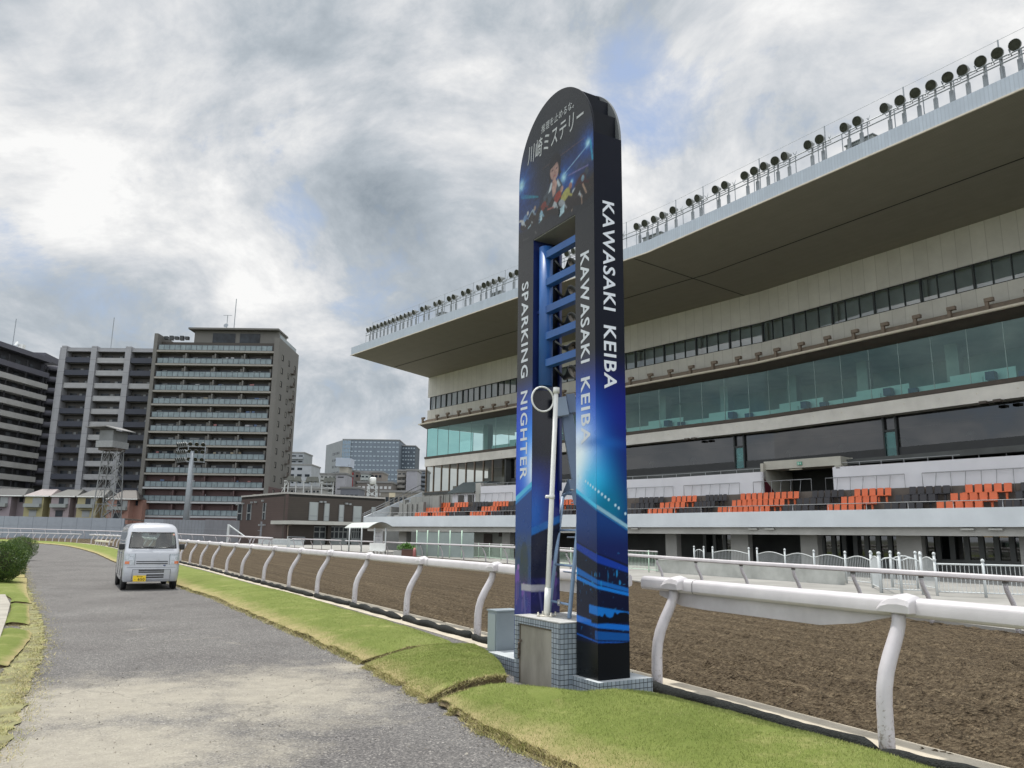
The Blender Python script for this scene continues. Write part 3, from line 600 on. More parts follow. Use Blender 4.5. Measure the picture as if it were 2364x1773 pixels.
def ell(c, x, z, cx, cz, rx, rz, col, a=1., ang=0.):
    dx, dz = x-cx, z-cz; ca, sa = math.cos(ang), math.sin(ang); m = ((dx*ca+dz*sa)/rx)**2+((dz*ca-dx*sa)/rz)**2 < 1; c[m] = c[m]*(1-a)+np.array(col)*a
def line(c, x, z, a, b, w, col, al=1.):
    ax, az = a; bx, bz = b; L = (bx-ax)**2+(bz-az)**2; t = np.clip(((x-ax)*(bx-ax)+(z-az)*(bz-az))/L, 0, 1); d = np.hypot(x-ax-t*(bx-ax), z-az-t*(bz-az)); m = np.clip(1.5-d/w, 0, 1)*al; c[:] = lerp(c, col, m)
def glow(c, x, z, cx, cz, r, col, p=1.5, rx=1.):
    d = np.hypot((x-cx)/rx, z-cz)/r; m = np.exp(-(d**p)*2.2); c[:] = lerp(c, col, np.clip(m, 0, 1))
BG = (.018, .019, .021)
def star(c, x, z, cx, cz, r):
    glow(c, x, z, cx, cz, r*1.5, (.01, .04, .25), 1.6); a = np.arctan2(z-cz, x-cx); d = np.hypot(x-cx, z-cz)/r
    m = np.exp(-d*2.6)*(.55+.45*np.abs(np.sin(a*4.5+1))**3)*1.3; c[:] = lerp(c, (.02, .22, .75), np.clip(m, 0, .95)); glow(c, x, z, cx, cz, r*.38, (.45, .78, .92), 2)
def header(x, z):
    c = np.zeros(x.shape+(3,)); c[:] = BG; n = fbm(x*9, z*9, 4, 3); 
    m = sstep(.75, 1.6, x)*sstep(5.75, 6.0, z)*(1-sstep(6.15, 6.45, z+(.0*x))); c = lerp(c, (.012, .03, .13), m*.9)
    m = (1-sstep(.0, .75, x))*sstep(5.6, 5.75, z)*(1-sstep(5.95, 6.35, z)); c = lerp(c, (.01, .035, .16), m*.95)
    c = lerp(c, (.06, .07, .075), (sstep(1.15, 1.5, x)*sstep(5.95, 6.0, z)*(1-sstep(6.05, 6.16, z))*n)*.8)
    for k in range(5): line(c, x, z, (.0, 5.80+.035*k), (.52, 5.86+.02*k), .006, (.02, .06, .2), .7)
    poly(c, x, z, [(.05, 6.19), (.05, 6.12), (.5, 5.97), (.5, 5.99)], (.02, .28, .38), .7)
    star(c, x, z, .06, 6.31, .26); star(c, x, z, 1.085, 6.005, .2); star(c, x, z, 1.60, 6.235, .17); star(c, x, z, 1.26, 5.88, .09)
    line(c, x, z, (1.11, 6.05), (1.575, 6.20), .006, (.35, .6, .9), .9); line(c, x, z, (1.19, 5.99), (1.60, 5.95), .006, (.35, .3, .6), .6)
    line(c, x, z, (1.65, 6.24), (1.69, 5.99), .014, (.02, .35, .6), .9); line(c, x, z, (.585, 6.335), (1.55, 6.33), .003, (.22, .12, .1), .6)
    # figure resting the chin on one hand
    poly(c, x, z, [(.60, 5.70), (.62, 5.93), (.74, 5.99), (.80, 6.04), (.98, 6.04), (1.06, 5.93), (1.05, 5.70)], (.055, .07, .09))
    ell(c, x, z, .89, 6.27, .135, .155, (.012, .010, .010)); poly(c, x, z, [(.77, 6.3), (.74, 6.05), (.80, 6.06), (.83, 6.25)], (.012, .01, .01)); poly(c, x, z, [(.97, 6.3), (1.03, 6.1), (.98, 6.06), (.95, 6.2)], (.012, .01, .01))
    ell(c, x, z, .875, 6.185, .098, .125, (.40, .25, .22), 1, .15); poly(c, x, z, [(.77, 6.33), (.99, 6.33), (.985, 6.235), (.93, 6.285), (.86, 6.255), (.775, 6.235)], (.015, .012, .012))
    ell(c, x, z, .835, 6.205, .022, .009, (.06, .03, .03)); ell(c, x, z, .925, 6.20, .022, .009, (.06, .03, .03)); line(c, x, z, (.885, 6.19), (.882, 6.145), .004, (.33, .17, .14), .8); ell(c, x, z, .882, 6.115, .026, .008, (.36, .07, .07))
    poly(c, x, z, [(.735, 5.93), (.80, 6.06), (.83, 6.03), (.80, 5.95)], (.55, .62, .68)); poly(c, x, z, [(.95, 6.05), (1.02, 5.93), (.97, 5.93), (.93, 6.0)], (.5, .6, .68))
    poly(c, x, z, [(.83, 6.06), (.90, 6.07), (.94, 6.0), (.90, 5.87), (.84, 5.84), (.82, 5.95)], (.48, .30, .26)); 
    for k in range(3): line(c, x, z, (.845+.022*k, 6.05), (.85+.02*k, 5.98), .003, (.3, .15, .12), .8)
    # riders
    def rider(cx, cz, s, top, cap, num=None, pants=(.45, .5, .55)):
        ell(c, x, z, cx+.05*s, cz-.16*s, .26*s, .13*s, (.022, .016, .012)); poly(c, x, z, [(cx+.1*s, cz-.1*s), (cx+.33*s, cz+.06*s), (cx+.40*s, cz-.02*s), (cx+.26*s, cz-.2*s)], (.028, .02, .015))
        ell(c, x, z, cx, cz, .13*s, .075*s, top, 1, .5); ell(c, x, z, cx-.09*s, cz-.09*s, .09*s, .05*s, pants, 1, -.5); ell(c, x, z, cx+.13*s, cz+.09*s, .042*s, .05*s, cap); line(c, x, z, (cx-.05*s, cz-.1*s), (cx+.03*s, cz-.2*s), .012*s, pants)
        line(c, x, z, (cx+.06*s, cz), (cx+.16*s, cz-.06*s), .016*s, top)
        if num: poly(c, x, z, [(cx-.14*s, cz-.16*s), (cx-.02*s, cz-.13*s), (cx-.03*s, cz-.25*s), (cx-.15*s, cz-.28*s)], (.40, .58, .68))
    rider(1.44, 5.80, 1.0, (.05, .012, .012), (.04, .05, .07)); ell(c, x, z, 1.49, 5.83, .03, .04, (.2, .32, .42)); line(c, x, z, (1.49, 5.75), (1.56, 5.62), .012, (.40, .27, .2))
    line(c, x, z, (1.28, 5.62), (1.26, 5.5), .008, (.3, .22, .16)); line(c, x, z, (1.46, 5.62), (1.47, 5.52), .01, (.3, .2, .15))
    rider(.94, 5.80, .80, (.30, .045, .025), (.40, .24, .21)); rider(1.12, 5.76, .86, (.38, .36, .10), (.34, .17, .14), 1, (.30, .33, .37)); rider(.61, 5.80, .68, (.19, .035, .022), (.03, .03, .03), 1, (.25, .45, .6)); rider(.33, 5.80, .62, (.25, .34, .44), (.36, .27, .22), 1); rider(.16, 5.80, .56, (.12, .22, .42), (.5, .5, .5))
    poly(c, x, z, [(.0, 5.80), (.12, 5.77), (.13, 5.79), (.02, 5.83)], (.5, .5, .5)); line(c, x, z, (.72, 5.72), (.86, 5.70), .009, (.35, .12, .1))
    line(c, x, z, (.12, 5.505), (.26, 5.50), .003, (.10, .10, .10)); line(c, x, z, (.42, 5.53), (.45, 5.49), .004, (.25, .25, .25), .7)
    c *= (.55+.75*fbm(x*34, z*34, 3, 77))[..., None]; c *= .80; return c
def rightleg(x, z, side=False):
    """x 1.33..1.71 on the front, continuing 1.71..2.12 round the corner on the side"""
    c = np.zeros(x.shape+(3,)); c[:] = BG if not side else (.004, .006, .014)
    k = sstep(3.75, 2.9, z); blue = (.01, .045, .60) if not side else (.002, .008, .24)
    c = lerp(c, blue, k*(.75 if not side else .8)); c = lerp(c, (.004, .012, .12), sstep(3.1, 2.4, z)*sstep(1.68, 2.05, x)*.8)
    gx = 1.40; d = np.hypot((x-gx)/.40, (z-2.60)/.56); c = lerp(c, (.01, .30, 1.), np.exp(-d**2*1.3)); d = np.hypot((x-1.38)/.25, (z-2.46)/.42); c = lerp(c, (.95, 1., 1.), np.exp(-d**2.4*.9))
    d = np.hypot((x-1.62)/.30, (z-2.18)/.38); c = lerp(c, (.01, .50, .85), np.exp(-d**2*1.3)*.95); d = np.hypot((x-1.85)/.3, (z-1.95)/.30); c = lerp(c, (.0, .15, .27), np.exp(-d**2*1.5)*.95); d = np.hypot((x-1.72)/.32, (z-2.66)/.06); c = lerp(c, (.01, .12, .45), np.exp(-d**2)*.7)
    for i in range(17):
        f = i/16; cx, cz = 1.375+f*.72, 2.31-.415*f+.02*math.sin(f*3.)
        if i not in (2, 12, 15): ell(c, x, z, cx, cz, .013, .016, (.55, .75, .85), .85)
    zl = 2.16-(x-1.334)*.50; zl = np.where(x > 1.71, 1.975-(x-1.71)*.50, zl)
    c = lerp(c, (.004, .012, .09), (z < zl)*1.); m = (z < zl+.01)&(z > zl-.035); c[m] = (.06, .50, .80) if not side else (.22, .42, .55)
    m = (z < zl-.04)&(z > zl-.055); c[m] = (.01, .15, .4)
    low = z < zl-.06; c = lerp(c, (.006, .05, .22), low*sstep(1.5, 1.85, z)*.7)
    def band(a0, a1, b0, b1, c0, c1, col, x0=1.3, al=1.):
        t = np.where(x < 1.71, (x-1.334)/.376, 1+(x-1.71)/.41); up = np.where(t < 1, a0+(b0-a0)*t, b0+(c0-b0)*(t-1)); dn = np.where(t < 1, a1+(b1-a1)*t, b1+(c1-b1)*(t-1)); m = (z < up)&(z > dn)&(x > x0); c[m] = c[m]*(1-al)+np.array(col)*al
    c[(z < np.where(x < 1.71, 1.60-(x-1.334)*.32, 1.48-(x-1.71)*.3))] = (.003, .006, .03)
    band(1.58, 1.51, 1.464, 1.379, 1.328, 1.271, (.004, .035, .30)); band(1.513, 1.50, 1.379, 1.37, 1.271, 1.262, (.0, .01, .06))
    band(1.32, 1.25, 1.205, 1.16, 1.11, 1.068, (.006, .11, .42)); band(1.23, 1.191, 1.146, 1.113, 1.062, 1.029, (.006, .17, .62))
    band(.96, .885, .933, .842, .864, .76, (.006, .15, .55), 1.56); band(.818, .751, .773, .718, .728, .672, (.006, .13, .55)); band(.70, .62, .687, .60, .644, .57, (.004, .08, .33), 1.66, .9)
    band(.63, .615, .585, .573, .56, .55, (.006, .09, .45)); c[z < .56] = (.003, .004, .006)
    r = vn(x*60, z*40, 5); m = (z < 1.5)&(z > .6)&(r > .93); c[m] = c[m]*.4+np.array((.02, .16, .4))*.6; m = (vn(x*80, z*12, 8) > .86)&(z > 1.12)&(z < 1.30); c[m] = (.01, .20, .50)
    m = (z < .88)&(z > .76)&(x > 1.6)&(vn(x*30, x*0, 2)*.07+.80 > z); c[m] = (.002, .004, .012)
    return c
def leftleg(x, z, inner=False):
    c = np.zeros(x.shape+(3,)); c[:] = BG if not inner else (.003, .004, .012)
    if not inner:
        c = lerp(c, (.01, .05, .60), sstep(3.7, 3.0, z)*.85); d = np.hypot((x-.40)/.30, (z-2.62)/.55); c = lerp(c, (.02, .32, 1.), np.exp(-d**2*1.2)); d = np.hypot((x-.45)/.17, (z-2.46)/.28); c = lerp(c, (.85, .95, 1.), np.exp(-d**2*1.1))
        zl = 2.13+(x-.0)*.45; c = lerp(c, (.01, .05, .22), (z < zl)*1.); m = (z < zl)&(z > zl-.10); c[m] = (.08, .45, .72); m = (z < zl-.06)&(z > zl-.10); c[m] = (.02, .2, .55)
        n = fbm(x*12, z*7, 4, 21); t = sstep(1.75, 1.5, z)*sstep(.9, 1.1, z); c = lerp(c, (.055, .075, .085), t*n*1.2); ell(c, x, z, .22, 1.28, .10, .30, (.03, .036, .014), .45); c = lerp(c, (.055, .025, .20), sstep(1.25, 1.0, z)*(z > .6)*n)
    else:
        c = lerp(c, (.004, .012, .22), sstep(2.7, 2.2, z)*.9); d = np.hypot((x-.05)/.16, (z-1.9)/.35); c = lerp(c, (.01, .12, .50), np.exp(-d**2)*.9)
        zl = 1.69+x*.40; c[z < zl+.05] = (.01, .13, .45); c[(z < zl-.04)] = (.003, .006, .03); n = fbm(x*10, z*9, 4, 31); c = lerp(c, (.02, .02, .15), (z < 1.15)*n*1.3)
    for (cx, cz, s) in (((.06, 1.15, 1.), (.2, .98, .7)) if not inner else ((.28, 1.20, 1.), (.33, 1.1, .8))):
        ell(c, x, z, cx, cz, .05*s, .10*s, (.14, .07, .33)); ell(c, x, z, cx+.02*s, cz+.12*s, .025*s, .035*s, (.28, .16, .42)); ell(c, x, z, cx+.01, cz-.16*s, .035*s, .12*s, (.07, .06, .22)); line(c, x, z, (cx-.02, cz-.1), (cx-.02, cz-.32*s), .012, (.10, .08, .28))
    m = (z > 1.02-.02)&(z < 1.075) & ((x > .16) if not inner else (x < .27)); c[m] = (.36, .36, .42)
    line(c, x, z, (.22, 1.0) if not inner else (.12, 1.0), (.26, .7) if not inner else (.17, .7), .01, (.12, .12, .32), .8)
    c = lerp(c, (.006, .03, .20), (z < .72)*.8*np.ones_like(z)); return c
def ssaa(paint, X, Z, dx, dz): return sum(paint(X+a*dx, Z+b*dz) for a in (-1, 0, 1) for b in (-1, 0, 1))/9.
def panel(xs, zs, nf, paint, parent, name='printed_panel', pos=None, m=None):
    X, Z = np.meshgrid(xs, zs, indexing='ij'); c = ssaa(paint, X, Z, (xs[1]-xs[0])/3, (zs[1]-zs[0])/3); P = np.zeros(X.shape+(3,))
    for i in range(len(xs)):
        for j in range(len(zs)): P[i, j] = pos(X[i, j], Z[i, j])
    mb = MB(); mb.grid(P, smooth=False); return mb.build(name, m or M_pr, parent, ink=c.reshape(-1, 3))
tw = thing('finish_post_tower', 'tall black and blue arched finish post tower printed with large pale lettering', 'finish post', (*(C0+DV*.85+NV*.2), .2))
ZP = .2; AR = 6.33; AC = .855; AH = .93
def hw(z): return AC if z <= AR else math.sqrt(max(1e-5, AC*AC-(z-AR)**2*(AC/AH)**2))
# solid legs and head
for x0, x1 in ((0., .38), (1.332, 1.71)):
    mb = MB(); B3d(mb, x0+.002, x1-.002, .004, .408, ZP, 5.43); mb.build('leg', M_blk, tw)
mb = MB(); B3d(mb, .002, 1.708, .03, .408, 5.432, AR); mb.build('head', M_blk, tw)
mb = MB()
for z0, z1 in ((AR, 6.65), (6.65, 6.92), (6.92, 7.09), (7.09, 7.18)):
    w = hw(z1)-.015; B3d(mb, AC-w, AC+w, .035, .375, z0, z1)
mb.build('stepped_top', M_blk, tw)
M_soff = mat('soffit_panel', (.19, .19, .17), .6, .15, 1.5); mb = MB(); B3d(mb, .38, 1.332, .006, .404, 5.418, 5.43); sf = mb.build('opening_soffit', M_soff, tw)
MB().lathe([(.0, -.03), (.05, -.03), (.06, 0)], Q3(1.12, .22, 5.42), seg=12).build('lamp_dome', mat('frosted_white', (.6, .58, .5), .4), sf)
# arched face plates
zs = list(np.linspace(5.43, AR, 80))+list(AR+(np.sin(np.linspace(0, math.pi/2, 90)[1:]))*(AH-.001))
nx = 150; T_ = np.linspace(-1, 1, nx); P = np.zeros((nx, len(zs), 3)); X = np.zeros((nx, len(zs))); Z = np.zeros_like(X)
for j, z in enumerate(zs):
    for i, t in enumerate(T_): X[i, j] = AC+hw(z)*t; Z[i, j] = z; P[i, j] = Q3(X[i, j], 0., z)
mb = MB(); mb.grid(P, smooth=False); ink = ssaa(header, X, Z, .0038, .0038).reshape(-1, 3); fp_head = mb.build('printed_panel', M_pr, tw, ink=ink)
def archplate(n0, n1, name, m, z0=AR-.9):
    zz_ = [z0]+list(AR+np.sin(np.linspace(0, math.pi/2, 40))*AH); pts = [(AC+hw(z), z) for z in zz_]+[(AC-hw(z), z) for z in zz_[::-1]]; mb = MB(); n = len(pts)
    mb.add([Q3(x, n0, z) for x, z in pts]+[Q3(x, n1, z) for x, z in pts], [list(range(n)), list(range(n, 2*n))[::-1]]+[[i, n+i, n+(i+1) % n, (i+1) % n] for i in range(n)]); return mb.build(name, m, tw)
M_plate = mat('grey_edge_metal', (.15, .16, .165), .45, .08, 4.)
archplate(.003, .03, 'front_plate', M_blk, 5.432); archplate(.38, .412, 'back_plate', M_plate, AR+.01)
lp = lambda n: (lambda x, z: Q3(x, n, z))
zl = np.arange(ZP, 5.431, .0095); zl[-1] = 5.43
pr = panel(np.linspace(1.33, 1.71, 44), zl, 0, rightleg, tw, pos=lp(0.))
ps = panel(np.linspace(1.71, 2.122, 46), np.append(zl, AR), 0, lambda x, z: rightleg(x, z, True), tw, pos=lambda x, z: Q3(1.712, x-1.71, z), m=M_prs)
pl = panel(np.linspace(0, .382, 32), zl, 0, leftleg, tw, pos=lp(0.))
pi_ = panel(np.linspace(0, .41, 30), np.linspace(ZP, 3.45, 200), 0, lambda x, z: leftleg(x, z, True), tw, pos=lambda x, z: Q3(.384, x, z))
mb = MB(); B3d(mb, .3835, .386, .0, .30, 3.45, 5.42); mb.build('inner_lining', M_dkblue, tw)
mb = MB(); B3d(mb, .386, .43, .375, .412, 2.2, 5.415); mb.build('back_rib', M_dkblue, tw)
def lettering(txt, x, n, z0, z1, capw, side=False, parent=None, bold=.018):
    if not side: vs, fs = text_mesh(txt, (0, 0, -1), ER.to_3d(), Q3(x, -.003, z0), z0-z1, capw, bold)
    else: vs, fs = text_mesh(txt, (0, 0, -1), NV.to_3d(), Q3(1.7145, n, z0), z0-z1, capw, bold)
    MB().add(vs, fs).build('lettering', M_let, parent)
lettering('KAWASAKI', 1.437, 0, 4.89, 3.575, .172, parent=pr); lettering('KEIBA', 1.437, 0, 3.405, 2.655, .172, parent=pr)
lettering('SPARKING', .103, 0, 4.905, 3.63, .168, parent=pl); lettering('NIGHTER', .103, 0, 3.455, 2.335, .168, parent=pl)
lettering('KAWASAKI', 0, .118, 5.49, 4.17, .172, True, ps); lettering('KEIBA', 0, .118, 3.99, 3.26, .172, True, ps)
vs, fs = text_mesh('推理を止めるな。', ER.to_3d(), (0, 0, 1), Q3(.565, -.003, 6.84), .75, .115, .006, shear=.12); MB().add(vs, fs).build('lettering', M_letg, fp_head)
vs, fs = text_mesh('川崎ミステリー', ER.to_3d(), (0, 0, 1), Q3(.22, -.003, 6.53), 1.30, .27, .010, shear=.15); MB().add(vs, fs).build('lettering', M_letg, fp_head)
vs, fs = text_mesh('3', ER.to_3d(), (0, 0, 1), Q3(.965, -.003, 5.545), .045, .075, .02, shear=.15); MB().add(vs, fs).build('lettering', M_blk, fp_head)
vs, fs = text_mesh('2', ER.to_3d(), (0, 0, 1), Q3(.505, -.003, 5.625), .04, .06, .02, shear=.15); MB().add(vs, fs).build('lettering', M_dkblue, fp_head)
# louvre bars, column and lamps in the opening
MB().tube([Q3(.50, .12, 3.48), Q3(.50, .12, 5.30)], .088, 20).build('column', M_navy, tw)
mb = MB(); B3d(mb, .386, .52, .06, .18, 4.43, 4.47); mb.build('bracket', M_dkblue, tw)
M_lamp = mat('lamp_housing', (.05, .055, .055), .35, .2, 4., metal=.3); M_lampb = mat('lamp_face', (.25, .22, .18), .2)
for i, z in enumerate((5.15, 4.78, 4.42, 4.075, 3.73)):
    mb = MB(); B3d(mb, .44, 1.335, .07, .17, z-.02, z+.075); mb.build('louvre_bar', M_navy, tw, bevel=.004)
    c = Vector(Q3(.575, .42, z-.085)); ax = Vector((ER.x*.8+NV.x*.15, ER.y*.8+NV.y*.15, -.25 if i == 3 else .28)).normalized()
    la = MB().lathe([(.022, -.10), (.032, -.09), (.036, -.04), (.05, -.01), (.082, .05), (.098, .085), (.10, .092), (.093, .092), (.07, .05)], c, ax, 16, cap=False).build('lamp', M_lamp, tw)
    MB().lathe([(0, .06), (.074, .06)], c, ax, 14).build('lamp_glass', M_lampb, la); MB().beam(c-ax*.09, Q3(.50, .25, z), .025).build('arm', M_lamp, la)
# ------------------------------------------------------------------ tiled plinth and pedestal
def tilemat():
    m = bpy.data.materials.new('blue_grey_tiles'); m.use_nodes = True; T = NT(m.node_tree); P = m.node_tree.nodes['Principled BSDF']
    uv = T.n('ShaderNodeUVMap'); sep = T.n('ShaderNodeSeparateXYZ'); T.l(uv.outputs[0], sep.inputs[0]); t = .052
    jo = []
    for k in (0, 1): f = T.m('FRACT', T.m('DIVIDE', sep.outputs[k], t)); jo.append(T.m('LESS_THAN', T.m('MINIMUM', f, T.m('SUBTRACT', 1., f)), .065))
    j = T.m('MAXIMUM', jo[0], jo[1]); fl = T.n('ShaderNodeVectorMath', operation='FLOOR'); dv = T.n('ShaderNodeVectorMath', operation='SCALE'); T.l(uv.outputs[0], dv.inputs[0]); dv.inputs['Scale'].default_value = 1/t; T.l(dv.outputs[0], fl.inputs[0])
    wn = T.n('ShaderNodeTexWhiteNoise'); T.l(fl.outputs[0], wn.inputs['Vector']); c = T.ramp(wn.outputs[0], ((0., (.215, .255, .30)), (1., (.31, .355, .40))))
    T.l(T.mix(j, c, (.03, .035, .04)), P.inputs['Base Color']); T.l(T.m('ADD', T.m('MULTIPLY', j, .6), .28), P.inputs['Roughness'])
    bp = T.n('ShaderNodeBump', i_Strength=.5, i_Distance=.004, invert=True); T.l(j, bp.inputs['Height']); T.l(bp.outputs[0], P.inputs['Normal']); return m
M_tile = tilemat(); M_slabtop = mat('plinth_top', (.40, .43, .45), .7, .15, 4., .2, 40.)
def tilebox(mb, x0, x1, n0, n1, z0, z1, hole=None):
    """walls with metre UVs in the tower frame; hole = (x0,x1,z1) opening in the n0 face"""
    def face(a, b, za, zb, u0, u1):
        mb.add([(*a, za), (*b, za), (*b, zb), (*a, zb)], [[0, 1, 2, 3]], [[(u0, za), (u1, za), (u1, zb), (u0, zb)]])
    q = lambda x, n: Q3(x, n, 0)[:2]
    if hole:
        h0, h1, hz = hole; face(q(x0, n0), q(h0, n0), z0, z1, x0, h0); face(q(h1, n0), q(x1, n0), z0, z1, h1, x1); face(q(h0, n0), q(h1, n0), hz, z1, h0, h1)
        face(q(h0, n0+.05), q(h0, n0), z0, hz, 0, .05); face(q(h1, n0), q(h1, n0+.05), z0, hz, 0, .05)
    else: face(q(x0, n0), q(x1, n0), z0, z1, x0, x1)
    face(q(x1, n0), q(x1, n1), z0, z1, n0, n1); face(q(x1, n1), q(x0, n1), z0, z1, x0, x1); face(q(x0, n1), q(x0, n0), z0, z1, n0, n1)
t = thing('tiled_plinth', 'low blue grey tiled plinth carrying the finish post tower', 'plinth', (*(C0+DV*.85+NV*.3), 0), )
mb = MB(); tilebox(mb, -.55, 1.80, -.06, .64, -.05, .197); mb.build('tiled_wall', M_tile, t)
mb = MB(); mb.add([Q3(-.55, -.06, .197), Q3(1.80, -.06, .197), Q3(1.80, .64, .197), Q3(-.55, .64, .197)], [[0, 1, 2, 3]]); mb.build('top_slab', M_slabtop, t)
t = thing('tiled_pedestal', 'blue grey tiled pedestal with a weathered metal hatch, under the white ring pole', 'pedestal', (*(C0+DV*.85), 0))
mb = MB(); PX0, PX1, PN0, PN1, PZ = .37, 1.318, -.212, .62, .73; tilebox(mb, PX0, PX1, PN0, PN1, -.05, PZ, (.44, 1.16, .655)); mb.build('tiled_wall', M_tile, t)
mb = MB(); B3d(mb, PX0-.004, PX1+.004, PN0-.004, PN1, PZ, PZ+.012); mb.build('top_slab', mat('pedestal_top', (.36, .36, .35), .85, .25, 6., .3, 60., col2=(.46, .46, .45)), t)
mb = MB(); B3d(mb, .44, 1.16, PN0+.03, PN0+.05, -.05, .655); dr = mb.build('hatch_door', mat('weathered_hatch', (.26, .245, .205), .8, .3, 2.5, .2, 30., col2=(.34, .325, .28), stretch=(1, 1, .35)), t)
mb = MB(); B3d(mb, .445, .462, PN0+.02, PN0+.03, 0, .65); B3d(mb, 1.138, 1.155, PN0+.02, PN0+.03, 0, .65); B3d(mb, .462, 1.138, PN0+.02, PN0+.03, .635, .65); mb.build('frame', mat('rusty_frame', (.13, .11, .085), .8, .4, 8.), dr)
mb = MB()
for k in range(7): a = Q3(.455+.008*math.sin(k*2), PN0+.006, .44-.025*k); b = Q3(.46+.01*math.sin(k*2+1), PN0+.004, .42-.025*k); mb.tube([a, b], .011, 6)
B3d(mb, .445, .50, PN0+.01, PN0+.02, .455, .475); mb.build('chain_latch', mat('rust', (.10, .075, .06), .8, .5, 20.), dr)
# ------------------------------------------------------------------ pole with ring
M_white = mat('white_pole_paint', (.74, .75, .73), .45, .06, 3., .1, 90.); base = Vector(Q3(1.71-1.007, .02, PZ+.012))
t = thing('ring_pole', 'slim white pole with a ring at the top, bolted on the tiled pedestal', 'pole', base)
top = Vector((.538, 9.19, 3.36)); pz = lambda z: base.lerp(top, (z-base.z)/(top.z-base.z))
MB().tube([base, pz(1.72), top], [.031, .0295, .028], 16).build('shaft', M_white, t); MB().tube([base+Vector((0, 0, .03)), pz(1.06)], .037, 16).build('sleeve', M_white, t)
MB().tube([pz(3.35), pz(3.42)], .040, 16).build('cap', M_white, t)
cl = MB().tube([pz(2.08), pz(2.13)], .036, 14).build('clamp', M_white, t); MB().tube([pz(2.105), pz(2.105)+Vector((-.075, -.02, 0))], .018, 8).build('bolt', M_white, cl)
rc = Vector((.375, 9.185, 3.275)); e1_ = Vector((-.90, -.43, 0)); pts = [rc+e1_*.148*math.cos(a)+Vector((0, 0, 1))*.150*math.sin(a) for a in np.linspace(0, 2*math.pi, 41)]
mb = MB(); mb.tube(pts, .0115, 8, cap=False); mb.build('ring', M_white, t)
fl = MB(); fl.lathe([(.085, 0), (.085, .012)], base, seg=18); fl.build('base_flange', mat('dirty_cream', (.52, .49, .42), .7, .2, 20.), t)
for a in range(4): q = base+Vector((.11*math.cos(a*1.57+.4), .11*math.sin(a*1.57+.4), 0)); MB().lathe([(.016, 0), (.016, .02), (.009, .02), (.009, .05)], q, seg=8).build('anchor_bolt', mat('dirty_cream', (0, 0, 0)), t)
# ------------------------------------------------------------------ pale blue ladder
M_lb = mat('pale_blue_enamel', (.20, .30, .46), .42, .10, 3., .1, 60., col2=(.25, .36, .53)); M_lb2 = mat('slate_blue_enamel', (.15, .205, .31), .45, .1, 2.)
la0 = G(1267, 1417, PZ+.012); lb0 = Vector((.675, 8.975, PZ+.012)); t = thing('ladder', 'pale blue tubular ladder leaning from the tiled pedestal inside the finish post', 'ladder', (la0+lb0)/2)
la1 = at(1299, 1147, la0.y+.28); lb1 = la1+(lb0-la0)*.92
MB().tube([la0, la1], .024, 12).build('stringer', M_lb, t); MB().tube([lb0, lb1], .024, 12).build('stringer', M_lb, t)
for px, py in ((1286, 1224), (1279, 1303), (1270.5, 1386)):
    f = (at(px, py, la0.y+.1).z-la0.z)/(la1.z-la0.z); MB().tube([la0.lerp(la1, f), lb0.lerp(lb1, f)], .0135, 8).build('rung', M_lb, t)
for k, f in enumerate((.32, .62, .93)): a = la0.lerp(la1, f)+Vector((.14, .24, .03)); b = lb0.lerp(lb1, f)+Vector((.14, .24, .03)); MB().tube([a, b], .010, 6).build('rear_rung', M_lb2, t)
MB().tube([la1, la1+Vector((.05, .03, .05)), la1+Vector((.22, .03, .055))], .024, 10).build('top_bend', M_lb, t)
mb = MB(); a = la1+Vector((.02, .02, .03)); mb.add([a+Vector((-.03, 0, 0)), a+Vector((.12, 0, -.01)), a+Vector((.13, 0, .13)), a+Vector((.05, 0, .2)), a+Vector((-.03, .02, 0)), a+Vector((.12, .02, -.01)), a+Vector((.13, .02, .13)), a+Vector((.05, .02, .2))], BF); mb.build('top_bracket', M_lb2, t)
cl = MB().tube([(la0.lerp(lb0, .5)+Vector((0, -.03, .13))), (la0.lerp(lb0, .5)+Vector((0, .03, .17)))], .018, 8).build('rung_clamp', mat('galvanised', (.42, .43, .43), .4, .1, metal=.5), t)
# inclined mirror arm behind the right leg
q = lambda px, py, D: at(px, py, D)
t = thing('mirror_arm', 'slate blue steel box arm leaning inside the finish post opening, above the ladder', 'mirror arm', (*Q3(1.25, .42, 0)[:2], PZ+.012))
D_ = 9.62; a = q(1348, 1185, D_); b = q(1302, 925, D_+.12); MB().beam(a, b, .155, .12, up=(0, 1, 0)).build('arm', M_lb2, t, bevel=.006)
MB().beam(q(1300.5, 961, D_-.06), q(1292.5, 919, D_-.04), .145, .10, up=(0, 1, 0)).build('head_box', mat('pale_slate_enamel', (.26, .33, .44), .45, .08, 2.), t, bevel=.004)
MB().beam(q(1323, 955, D_+.08), q(1316, 912, D_+.1), .11, .14, up=(0, 1, 0)).build('head_box', M_lb2, t, bevel=.004)
mb = MB(); pA = [q(1312.5, 1108, D_-.12), q(1345, 1103, D_-.12), q(1345, 1170, D_-.12), q(1325, 1165, D_-.12)]; mb.add(pA+[p+Vector((.01, .06, 0)) for p in pA], [[0, 1, 2, 3], [7, 6, 5, 4], [0, 4, 5, 1], [1, 5, 6, 2], [2, 6, 7, 3], [3, 7, 4, 0]]); mb.build('foot_bracket', M_lb2, t)
MB().beam((*Q3(1.27, .42, 0)[:2], PZ+.01), a+Vector((0, 0, .1)), .1, .1).build('foot', M_lb2, t)
MB().tube([q(1316, 1130, D_-.16), q(1324, 1131, D_-.16)], .008, 6).build('bolt', mat('galvanised', (0, 0, 0)), t)
